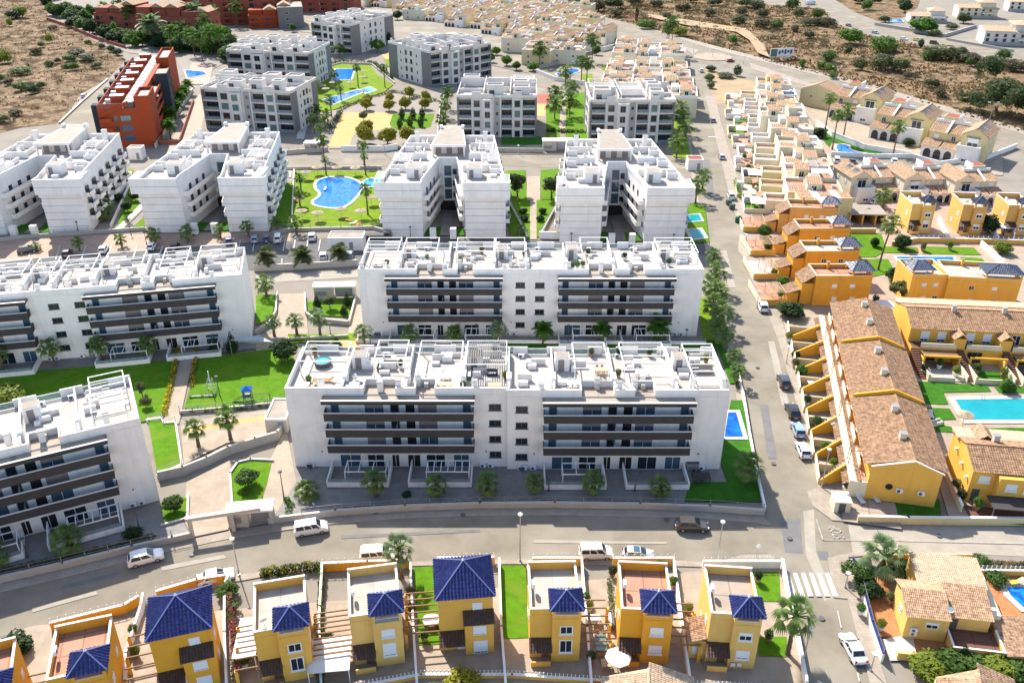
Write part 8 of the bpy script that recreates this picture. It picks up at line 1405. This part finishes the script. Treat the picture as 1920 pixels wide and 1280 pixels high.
for i, (u, v, h, r_) in enumerate([(970, 372, 7.5, 3.8), (1034, 374, 7.5, 3.8)]): T_(f'{["left", "right"][i]} feathery dark tree beside the central footpath', u, v, h, r_, 'leaf_pine', 'loose', None, .3)
for i, (u, v) in enumerate([(981, 402), (984, 416), (1017, 402), (1013, 416)]): T_(f'{["far left", "near left", "far right", "near right"][i]} clipped ball shrub beside the central footpath', u, v, 1.9, 1.2, 'leaf_dark', 'round', 'ball shrubs of the footpath', .2)
T_('left dark tree in the wedge lawn by the second splayed block', 240, 398, 3.2, 1.6, 'leaf_dark', 'round', None, .3); T_('right dark tree in the wedge lawn by the second splayed block', 254, 378, 3.2, 1.7, 'leaf_dark', 'round', None, .3); T_('dark tree beside the turquoise plunge pool', 232, 350, 4, 1.8, 'leaf_dark', 'round', None, .2); T_('shrub beside the wedge lawn wall', 222, 378, 3, 1.8, 'leaf_dark', 'shrub', None, .02)
T_('small yellow leaved tree by the rear lane portal', 1033, 275, 4, 1.6, 'leaf_yellow', 'loose', None, .15); T_('dark tree by the rear lane portal', 1080, 275, 4.5, 1.6, 'leaf_dark', 'cypress', None, .02); T_('round dark tree among the far cream houses', 1020, 58, 9, 6, 'leaf_green', 'round', None, .2); T_('low shrub by the freeform pool lane', 1086, 106, 3, 3.5, 'leaf_bright', 'shrub', None, .02)
# right side
for lab, u, v, h, r_, m, k in [('dark leafy tree at the left gate of the orange houses', 1432, 445, 3.4, 2.0, 'leaf_green', 'round'), ('hedge tree beside the second orange house', 1446, 466, 2.6, 2.2, 'leaf_bright', 'round'), ('dense dark tree in the patio of the nearest orange house', 1480, 594, 3.4, 3.0, 'leaf_dark', 'round'), ('small round shrub in the patio of the orange houses', 1467, 535, 2.2, 1.5, 'leaf_bright', 'round'), ('round clipped tree by the car port', 1626, 412, 3.4, 1.8, 'leaf_lime', 'round'), ('small tree on the lawn of the orange houses', 1639, 464, 2.8, 1.3, 'leaf_dark', 'round'), ('dark tree by the garden wall of the tower houses', 1690, 468, 4.0, 2.2, 'leaf_dark', 'round'), ('large dark bush between the nearest orange house and the yellow terrace', 1690, 562, 5, 3.0, 'leaf_olive', 'loose'), ('dark shrub behind the brown roofs', 1675, 528, 3.6, 2.2, 'leaf_dark', 'round'), ('tall dark shrub between the tower houses', 1850, 440, 5.5, 2.6, 'leaf_dark', 'round'), ('lime shrub right of the rectangular pool garden', 1878, 476, 3.0, 2.4, 'leaf_lime', 'round'), ('purple leaved shrub in a town house garden', 1408, 338, 2.4, 2.2, 'leaf_purple', 'round'), ('dark grey tree in front of the cream three bay house', 1510, 390, 4.2, 2.2, 'leaf_scrub', 'loose'), ('clipped lime tree beside the turquoise pool', 1886, 736, 2.8, 1.5, 'leaf_bright', 'round'), ('small green tree on the brown terrace patio', 1502, 704, 2.2, 1.2, 'leaf_bright', 'round'), ('clipped ball shrub on the brown terrace patio', 1491, 670, 1.4, .9, 'leaf_dark', 'round'), ('dark bush by the cream gable wall', 1535, 258, 3.6, 2.8, 'leaf_dark', 'round'), ('round bush between the cream houses', 1702, 275, 3.0, 2.2, 'leaf_dark', 'round'), ('green tree by the town house parking', 1578, 334, 4.0, 2.0, 'leaf_bright', 'round'),
   ('dense palm like shrub below the bushy villa palm', 1605, 1092, 3.0, 2.2, 'leaf_green', 'loose'), ('dark shrub left of the villa roof', 1628, 1118, 2.4, 1.8, 'leaf_dark', 'round'), ('row shrub behind the villa roof', 1700, 1072, 1.8, 2.6, 'leaf_dark', 'shrub'), ('spiky shrub by the east road', 1836, 1062, 2.0, 1.4, 'leaf_green', 'shrub'), ('garden shrub behind the villa balustrade', 1866, 1092, 1.6, 1.6, 'leaf_green', 'shrub'), ('left garden bush below the villa terrace', 1736, 1262, 2.2, 2.4, 'leaf_lime', 'round'), ('second garden bush below the villa terrace', 1776, 1254, 2.4, 2.2, 'leaf_green', 'round'), ('third garden bush below the villa terrace', 1818, 1262, 2.0, 2.2, 'leaf_green', 'round'), ('right garden bush below the villa terrace', 1866, 1266, 2.0, 2.4, 'leaf_lime', 'round'), ('last garden bush at the bottom right corner', 1908, 1270, 2.0, 2.0, 'leaf_green', 'round'), ('slim pointed cypress by the villa terrace', 1803, 1236, 2.4, .5, 'leaf_dark', 'cypress'), ('bougainvillea like shrub between the second and third yellow house', 428, 1118, 2.2, 1.5, 'leaf_green', 'round'), ('leafy shrub along the drive of the third yellow house', 440, 1150, 2.0, 1.2, 'leaf_olive', 'loose'), ('shrub beside the third yellow house wall', 600, 1250, 2.6, 1.0, 'leaf_green', 'loose'), ('dark bush behind the leftmost yellow house', 30, 1226, 2.6, 2.2, 'leaf_dark', 'round')]: T_(lab, u, v, h, r_, m, k, None, .12)
# ---- scrub bushes, one by one
HB = [(6, 120, 6, 5, 'leaf_lime'), (40, 35, 6, 6, 'leaf_lime'), (28, 38, 5, 7, 'leaf_dark'), (100, 30, 7, 5, 'leaf_green'), (40, 146, 3, 6, 'leaf_green'), (70, 106, 3.0, 3.4, 'leaf_scrub'), (94, 82, 4.0, 2.6, 'leaf_lime'), (78, 90, 2.6, 2.4, 'leaf_olive'), (20, 52, 4, 2.4, 'leaf_lime'), (145, 108, 3, 6, 'leaf_scrub'), (165, 118, 3, 5, 'leaf_grey'), (132, 120, 3, 4, 'leaf_green'), (135, 134, 3, 4.5, 'leaf_green'), (182, 128, 2.6, 3.6, 'leaf_olive'), (94, 126, 2.6, 3, 'leaf_green'), (40, 172, 3.2, 4, 'leaf_green'), (64, 180, 3.2, 3.6, 'leaf_dark'), (78, 166, 2.4, 2.6, 'leaf_green'), (18, 162, 2.4, 3, 'leaf_scrub'), (0, 158, 3, 3, 'leaf_green'), (58, 166, 2, 2.4, 'leaf_scrub'), (166, 84, 2, 2.4, 'leaf_green'), (100, 58, 2.4, 4, 'leaf_scrub'), (30, 220, 2, 3, 'leaf_scrub'), (8, 232, 2.2, 3, 'leaf_olive'), (110, 122, 2, 2, 'leaf_scrub'), (192, 92, 2.4, 3, 'leaf_dark'), (210, 98, 3, 3.4, 'leaf_dark'), (222, 104, 3, 3.0, 'leaf_dark')]
CN = dict(leaf_lime='lime green', leaf_dark='dark green', leaf_green='green', leaf_scrub='grey brown', leaf_olive='olive', leaf_grey='pale grey', leaf_bright='bright green'); CC = {}
def nth(m, where): CC[(m, where)] = CC.get((m, where), -1) + 1; return f'{CN[m]} bush {where}, {ORD[CC[(m, where)]]} of its colour from the left'
for i, (u, v, h, r_, m) in enumerate(sorted(HB)): h *= 1.25; tree(nth(m, 'on the left hillside'), u, v, h, r_ * .9, m, 'shrub', 'bushes on the left hillside', .02, 'bush', 'bush', rnd.uniform(.7, 1))
SB = [(1594, 84, 6, 7, 'leaf_bright'), (1655, 100, 6, 8, 'leaf_bright'), (1485, 22, 6, 5, 'leaf_green'), (1532, 36, 5, 4, 'leaf_green'), (1455, 55, 4, 5, 'leaf_green'), (1497, 34, 4, 4, 'leaf_olive'), (1545, 50, 4, 8, 'leaf_scrub'), (1520, 50, 3, 6, 'leaf_scrub'), (1652, 134, 5.5, 6, 'leaf_olive'), (1610, 134, 4.5, 4, 'leaf_olive'), (1685, 138, 5, 4.5, 'leaf_olive'), (1553, 118, 4, 4.5, 'leaf_green'), (1540, 130, 3, 2.6, 'leaf_bright'), (1556, 135, 3, 3, 'leaf_bright'), (1562, 148, 2.4, 2.4, 'leaf_bright'), (1503, 126, 3, 2, 'leaf_bright'), (1590, 104, 3, 2.4, 'leaf_dark'), (1725, 92, 4, 2.6, 'leaf_dark'), (1765, 112, 5.5, 10, 'leaf_olive'), (1800, 108, 4, 4, 'leaf_dark'), (1735, 114, 3.5, 4, 'leaf_green'), (1816, 120, 4, 7, 'leaf_scrub'), (1860, 128, 4, 8, 'leaf_scrub'), (1880, 112, 4, 4, 'leaf_green'), (1905, 135, 4, 8, 'leaf_scrub'), (1815, 130, 3, 2.4, 'leaf_green'), (1374, 84, 4, 3, 'leaf_bright'), (1212, 54, 4, 6, 'leaf_bright'), (1275, 68, 4, 5, 'leaf_lime'), (1000, 2, 7, 8, 'leaf_scrub'), (1030, 8, 6, 8, 'leaf_dark'), (1080, 16, 6, 10, 'leaf_dark'), (1115, 22, 6, 8, 'leaf_scrub'), (1150, 20, 5, 7, 'leaf_dark'), (1098, 6, 5, 8, 'leaf_olive'), (1060, 2, 5, 8, 'leaf_scrub'), (1190, 10, 5, 6, 'leaf_scrub'), (1155, 32, 4, 6, 'leaf_scrub'), (1300, 8, 4, 5, 'leaf_scrub'), (1340, 12, 4, 6, 'leaf_scrub'), (1280, 22, 4, 6, 'leaf_scrub'), (1330, 32, 4, 5, 'leaf_scrub'), (1390, 30, 4, 5, 'leaf_scrub'), (1384, 46, 4, 5, 'leaf_olive'), (1400, 16, 5, 7, 'leaf_olive'), (1420, 20, 5, 6, 'leaf_scrub'), (1428, 56, 4, 6, 'leaf_scrub'), (1430, 34, 4, 5, 'leaf_scrub'), (1230, 14, 4, 5, 'leaf_scrub'), (1250, 36, 3, 4, 'leaf_scrub'), (1624, 20, 5, 5, 'leaf_green'), (1640, 8, 5, 5, 'leaf_scrub'), (1690, 14, 5, 4, 'leaf_olive'), (1610, 8, 5, 6, 'leaf_scrub'), (1760, 184, 3, 4, 'leaf_scrub'), (1745, 170, 3, 3.4, 'leaf_scrub'), (1700, 150, 2.4, 3, 'leaf_scrub'), (1490, 60, 3, 3.4, 'leaf_scrub'), (1515, 76, 3, 3.4, 'leaf_scrub')]
for i, (u, v, h, r_, m) in enumerate(sorted(SB)): h *= 1.35; r_ *= 1.18; tree(nth(m, 'in the far scrubland'), u, v, h, r_ * .85, m, 'shrub', 'bushes of the scrubland', .02, 'bush', 'bush', rnd.uniform(.65, 1))
for lab, u, v, h, r_, m, k in [('largest pine of the dark clump right of the scrubland', 1866, 212, 13, 9, 'leaf_pine', 'pine'), ('right pine of the dark clump cut by the frame', 1908, 226, 12, 8, 'leaf_pine', 'pine'), ('tall back pine of the dark clump', 1855, 160, 11, 6, 'leaf_dark', 'pine'), ('left low pine of the dark clump', 1818, 206, 6, 4.5, 'leaf_dark', 'pine'), ('pine at the left front of the dark clump', 1838, 214, 10, 6, 'leaf_pine', 'pine'), ('far right pine of the dark clump', 1935, 235, 12, 8, 'leaf_pine', 'pine'), ('big round bright tree in the walled garden at the top right', 1728, 62, 8.5, 8.5, 'leaf_bright', 'round'), ('dark tree beside the far hip roofed villa', 1696, 24, 8, 4.5, 'leaf_dark', 'round'), ('garden tree between the two far villas', 1806, 44, 6, 4.5, 'leaf_olive', 'round'), ('garden shrub by the small blue far pool', 1658, 42, 4, 4, 'leaf_dark', 'shrub'), ('garden bush left of the white villa drive', 1784, 56, 4, 4, 'leaf_olive', 'shrub'), ('dark bush below the round bright tree', 1752, 68, 4, 4, 'leaf_olive', 'shrub'), ('low blue grey shrub in the sandy lot', 1360, 146, 2.6, 4.4, 'leaf_grey', 'shrub'), ('dark cypress in the sandy lot', 1382, 143, 5, 2.2, 'leaf_dark', 'cypress'), ('round dark bush at the sandy lot corner', 1332, 134, 3, 2.8, 'leaf_dark', 'shrub'), ('small shrub row along the sandy lot wall', 1330, 152, 3.4, 2.6, 'leaf_green', 'shrub'), ('tall dead trunk like cypress by the far road', 1193, 45, 12, 1.2, 'leaf_scrub', 'cypress'), ('shrub near the white town house corner', 1333, 166, 3, 2, 'leaf_green', 'shrub')]: T_(lab, u, v, h, r_, m, k, None, .12 if k != 'shrub' else .02)
# ---- hedges and planting strips
def hedge(label, pts, w, h, ms, n, size=.16, seed=1, name='hedge', cat='hedge', base=0.0):
    P_ = GP(pts); o = P_[0].copy(); o.z = base; T = thing(name, label, cat, o, 0); tot = sum((b_ - a).length for a, b_ in zip(P_[:-1], P_[1:])); r = random.Random(seed)
    for k, m in enumerate(ms):
        L = []
        for a, b_ in zip(P_[:-1], P_[1:]):
            d = b_ - a; c = max(1, int(d.length / (w * .7)))
            for i in range(c): q = a + d * ((i + r.uniform(.2, .8)) / c) - o; L.append((q.x + r.uniform(-.15, .15) * w, q.y + r.uniform(-.15, .15) * w, h * (.45 if k == 0 else .62) * r.uniform(.85, 1.1), w * .62, w * .62, h * (.52 if k == 0 else .42)))
        leaf_cloud(L, int(n / (1 if k == 0 else 2.2)), size, seed + k).build('foliage' if k == 0 else 'blossom', m, T)
    if len(ms) == 1 or True: MB().tube([(0, 0, 0), (0, 0, h * .4)], .05, 5).build('stem', 'bark', T)
    return T
hedge('yellow flowering hedge left of the straight garden path', [(335, 654), (325, 705), (308, 782)], .9, .9, ['leaf_lime', 'flower_yellow'], 1500); hedge('yellow flowering hedge right of the straight garden path', [(370, 655), (360, 728)], .8, .9, ['leaf_green', 'flower_yellow'], 900, seed=3); hedge('low green hedge along the playground terrace', [(342, 774), (440, 768), (536, 756)], .8, .8, ['leaf_green'], 1400, seed=4)
hedge('planting strip behind the left front wall', [(-20, 1078), (80, 1058), (200, 1030), (290, 1008)], .9, .7, ['leaf_olive', 'dry_grass'], 1800, seed=5); hedge('planting strip behind the long street wall', [(640, 958), (760, 950), (900, 945), (1040, 944), (1245, 946)], .8, .6, ['leaf_olive', 'dry_grass'], 2600, seed=6)
hedge('tall clipped hedge between the third and fourth yellow houses', [(604, 1345), (602, 1200), (604, 1076)], .7, 1.7, ['leaf_green'], 2200, seed=7); hedge('yellow green hedge on the street behind the third yellow house', [(490, 1082), (545, 1074), (600, 1068)], .9, 1.6, ['leaf_dark', 'leaf_yellow'], 1300, seed=8); hedge('dark hedge behind the lime lawn with pools', [(606, 126), (640, 117), (700, 120), (735, 150)], 2.0, 1.8, ['leaf_dark'], 1500, .35, 9); hedge('dark hedge between gravel garden and pools', [(640, 206), (690, 186), (740, 174), (820, 192)], 1.8, 1.4, ['leaf_olive'], 1400, .3, 10); hedge('tall dark hedge on the left rim of the sand court', [(617, 248), (640, 212)], 2.0, 2.2, ['leaf_dark'], 700, .3, 11)
hedge('clipped dark hedge across the garden between the loggia blocks', [(1026, 248), (1104, 250)], 2.4, 1.4, ['leaf_dark'], 900, .3, 12); hedge('green hedge along the town house garden by the street', [(1378, 345), (1388, 375)], 1.2, 2.2, ['leaf_bright'], 600, .2, 13); hedge('low hedge of the far right garden along the east road', [(1850, 1064), (1960, 1066)], 1.4, .9, ['dry_grass', 'leaf_olive'], 1100, .18, 14); hedge('flower shrubs in the gravel corner left of the front block', [(538, 936), (545, 950), (540, 965)], .9, .8, ['leaf_bright'], 500, .15, 15); hedge('dark hedge along the right side strip of the front block', [(1374, 690), (1384, 730)], .8, 1.0, ['leaf_dark'], 400, .18, 16); hedge('climbing plants along the beams beside the third yellow house', [(432, 1130), (440, 1200), (446, 1290)], .8, 2.2, ['leaf_green', 'flower_pink'], 1500, .15, 17); hedge('plants along the yard beside the yellow house with red terrace', [(1142, 1090), (1146, 1150)], .6, 1.2, ['leaf_green'], 400, .13, 18); hedge('lime hedge below the left rear white block palms', [(545, 640), (612, 634)], .9, .7, ['leaf_lime'], 500, .16, 19); hedge('purple flowering hedge in the lane by the pool lawn', [(712, 428), (722, 400)], 1.2, 1.2, ['leaf_dark'], 300, .2, 20)
def mounds(label, pts, n, seed, m):
    poly = [tuple(p[:2]) for p in GP(pts)]; xs = [p[0] for p in poly]; ys = [p[1] for p in poly]; r = random.Random(seed); L = []
    for _ in range(n):
        x, y = r.uniform(min(xs), max(xs)), r.uniform(min(ys), min(740, max(ys))); k = r.uniform(.5, 1.9)
        if inside((x, y), poly) and edge_dist((x, y), poly) > 3 and mnoise.noise(Vector((x / 30, y / 30, seed))) > -.02: L.append((x, y, ground_z(x, y) + .3 * k, k, k * r.uniform(.6, 1), .65 * k))
    tag(leaf_cloud(L, len(L) * 34, .34, seed).build('low_scrub', m), label, 'scrub', None, 'stuff')
mounds('clumps of low grey green scrub on the left hillside', HILL_L, 1700, 5, 'leaf_scrub'); mounds('clumps of low brown green scrub on the right scrubland', SCRUB_R, 2600, 6, 'leaf_scrub'); mounds('clumps of dry reddish brush on the left hillside', HILL_L, 1500, 8, 'palm_dead'); mounds('clumps of dry brush on the right scrubland', SCRUB_R, 2400, 9, 'dry_grass')
for i, (u, v) in enumerate(sorted([(716, 60), (724, 48), (745, 38), (728, 84), (920, 118), (930, 104), (950, 124), (968, 132), (1000, 134), (1118, 104), (1160, 96), (550, 60), (556, 40)])): T_(f'street tree behind the grey loggia blocks, {ORD[i]} from the left', u, v, rnd.uniform(4, 6.5), rnd.uniform(2, 3.2), rnd.choice(['leaf_green', 'leaf_dark', 'leaf_bright']), 'round', 'street trees behind the loggia blocks', .2)
# ---- dry grass of the open land, nobody could count it
def tufts(name, label, pts, n, seed, m, s=.5, green=0):
    poly = [tuple(p[:2]) for p in GP(pts)]; xs = [p[0] for p in poly]; ys = [p[1] for p in poly]; r = random.Random(seed); b = MB(); c = 0
    while c < n:
        x, y = r.uniform(min(xs), max(xs)), r.uniform(min(ys), max(ys)); c += 1
        if y > 760 or not inside((x, y), poly) or mnoise.noise(Vector((x / 18, y / 18, seed))) < -.12: continue
        z = ground_z(x, y); k = s * r.uniform(.4, 1.3)
        for i in range(3): a = r.uniform(0, 6.28); dx, dy = math.cos(a) * k, math.sin(a) * k; b.add([(x - dx * .6, y - dy * .6, z - .05), (x + dx * .6, y + dy * .6, z - .05), (x + dx * .9 + r.uniform(-.3, .3) * k, y + dy * .9, z + k * r.uniform(.6, 1.3)), (x - dx * .9, y - dy * .9 + r.uniform(-.3, .3) * k, z + k * r.uniform(.5, 1.1))], [(0, 1, 2, 3)])
    o = b.build(name, m); tag(o, label, 'dry grass', None, 'stuff')
tufts('dry_grass', 'dry grass tufts over the left hillside', HILL_L, 16000, 1, 'dry_grass', .36); tufts('dry_grass', 'dry brown grass over the right scrubland', SCRUB_R, 60000, 2, 'dry_grass', .42); tufts('low_scrub', 'low grey green scrub over the right scrubland', SCRUB_R, 9000, 3, 'leaf_olive', .5); tufts('low_scrub', 'low grey scrub over the left hillside', HILL_L, 2600, 4, 'leaf_olive', .45)

# ---- potted plants on terraces and in yards
def potted(label, p, s, m, group):
    T = thing('potted_plant', label, 'potted plant', p, 0, group); b = MB(); b.lathe([(.22 * s, 0), (.34 * s, .5 * s), (.30 * s, .5 * s)], 10); b.build('pot', rnd.choice(['terracotta', 'white_trim', 'terracotta_brown']), T); put('foliage', crown_mesh('shrub', m, rnd.randrange(3)), T, (0, 0, .9 * s), rnd.uniform(0, 6), (.5 * s, .5 * s, .55 * s))
LM = ['leaf_green', 'leaf_bright', 'leaf_lime', 'leaf_olive', 'leaf_dark']
for i, (u, y) in enumerate([(560, 11.4), (570, 3.0), (648, 10.8), (652, 8.4), (740, 7.6), (868, 1.4), (925, 11.8), (948, 4.2), (1168, 4.8), (1178, 11.3), (1240, 11.2), (1312, 10.6), (1350, 9.2), (1122, 11.2)]): potted(f'potted plant on the roof of the front white block, {ORD[i]} from the left', rt(u, y), 1.1, LM[i % 5], 'roof plants of the front block')
for i, (u, y) in enumerate([(720, 3.5), (795, 6), (860, 5), (900, 10), (985, 8), (1075, 2.2), (1085, 2.6), (1095, 3.0), (1110, 9), (1180, 7), (1262, 4)]): potted(f'potted plant on the roof of the second white block, {ORD[i]} from the left', re(u, y), 1.2, LM[i % 5], 'roof plants of the second block')
YP = [(252, 1190), (256, 1230), (448, 1215), (460, 1250), (470, 1238), (618, 1205), (622, 1218), (636, 1212), (770, 1120), (772, 1150), (796, 1200), (1098, 1130), (1104, 1145), (1108, 1240), (1148, 1080), (1236, 1070), (1262, 1100), (1290, 1150), (1400, 1245), (1420, 1090), (1440, 1200), (1612, 1150), (1650, 1180), (1668, 1130)]
for i, (u, v) in enumerate(sorted(YP)): potted(f'potted plant in the yards of the yellow house row, {ORD[i]} from the left', G(u, v, .28), 1.3, LM[i % 5], 'yard plants of the yellow row')
SPT = [(1395, 300), (1402, 320), (1412, 352), (1425, 390), (1440, 425), (1450, 520), (1462, 560), (1478, 640), (1490, 690), (1512, 760), (1530, 800), (1545, 850), (1560, 880), (1585, 920), (1700, 660), (1730, 700), (1760, 690), (1790, 705), (1830, 700), (1880, 708), (1640, 570), (1660, 600), (1675, 545), (1730, 470), (1780, 468), (1800, 940), (1830, 955), (1790, 920)]
for i, (u, v) in enumerate(sorted(SPT)): potted(f'potted shrub in the yards right of the street, {ORD[i]} from the left', G(u, v, .3), 1.6, LM[i % 5], 'yard shrubs right of the street')
for lab, u, v, w, d, m in [('white canvas awning over the yard between the third and fourth yellow houses', 580, 1290, 4.6, 5.0, 'canvas_white'), ('blue covered trampoline shelter right of the tower houses', 1865, 446, 5, 4, 'canvas_grey'), ('pale canvas awning behind the second yellow house', 440, 1262, 2.6, 6, 'canvas_white')]:
    _t = thing('awning', lab, 'awning', G(u, v), R(6)); bx('canopy', m, _t, 0, 0, 2.3, w, d, 2.4); [bx('post', 'white_trim', _t, x, y, .2, x + .1, y + .1, 2.29) for x in (.05, w - .15) for y in (.05, d - .15)]
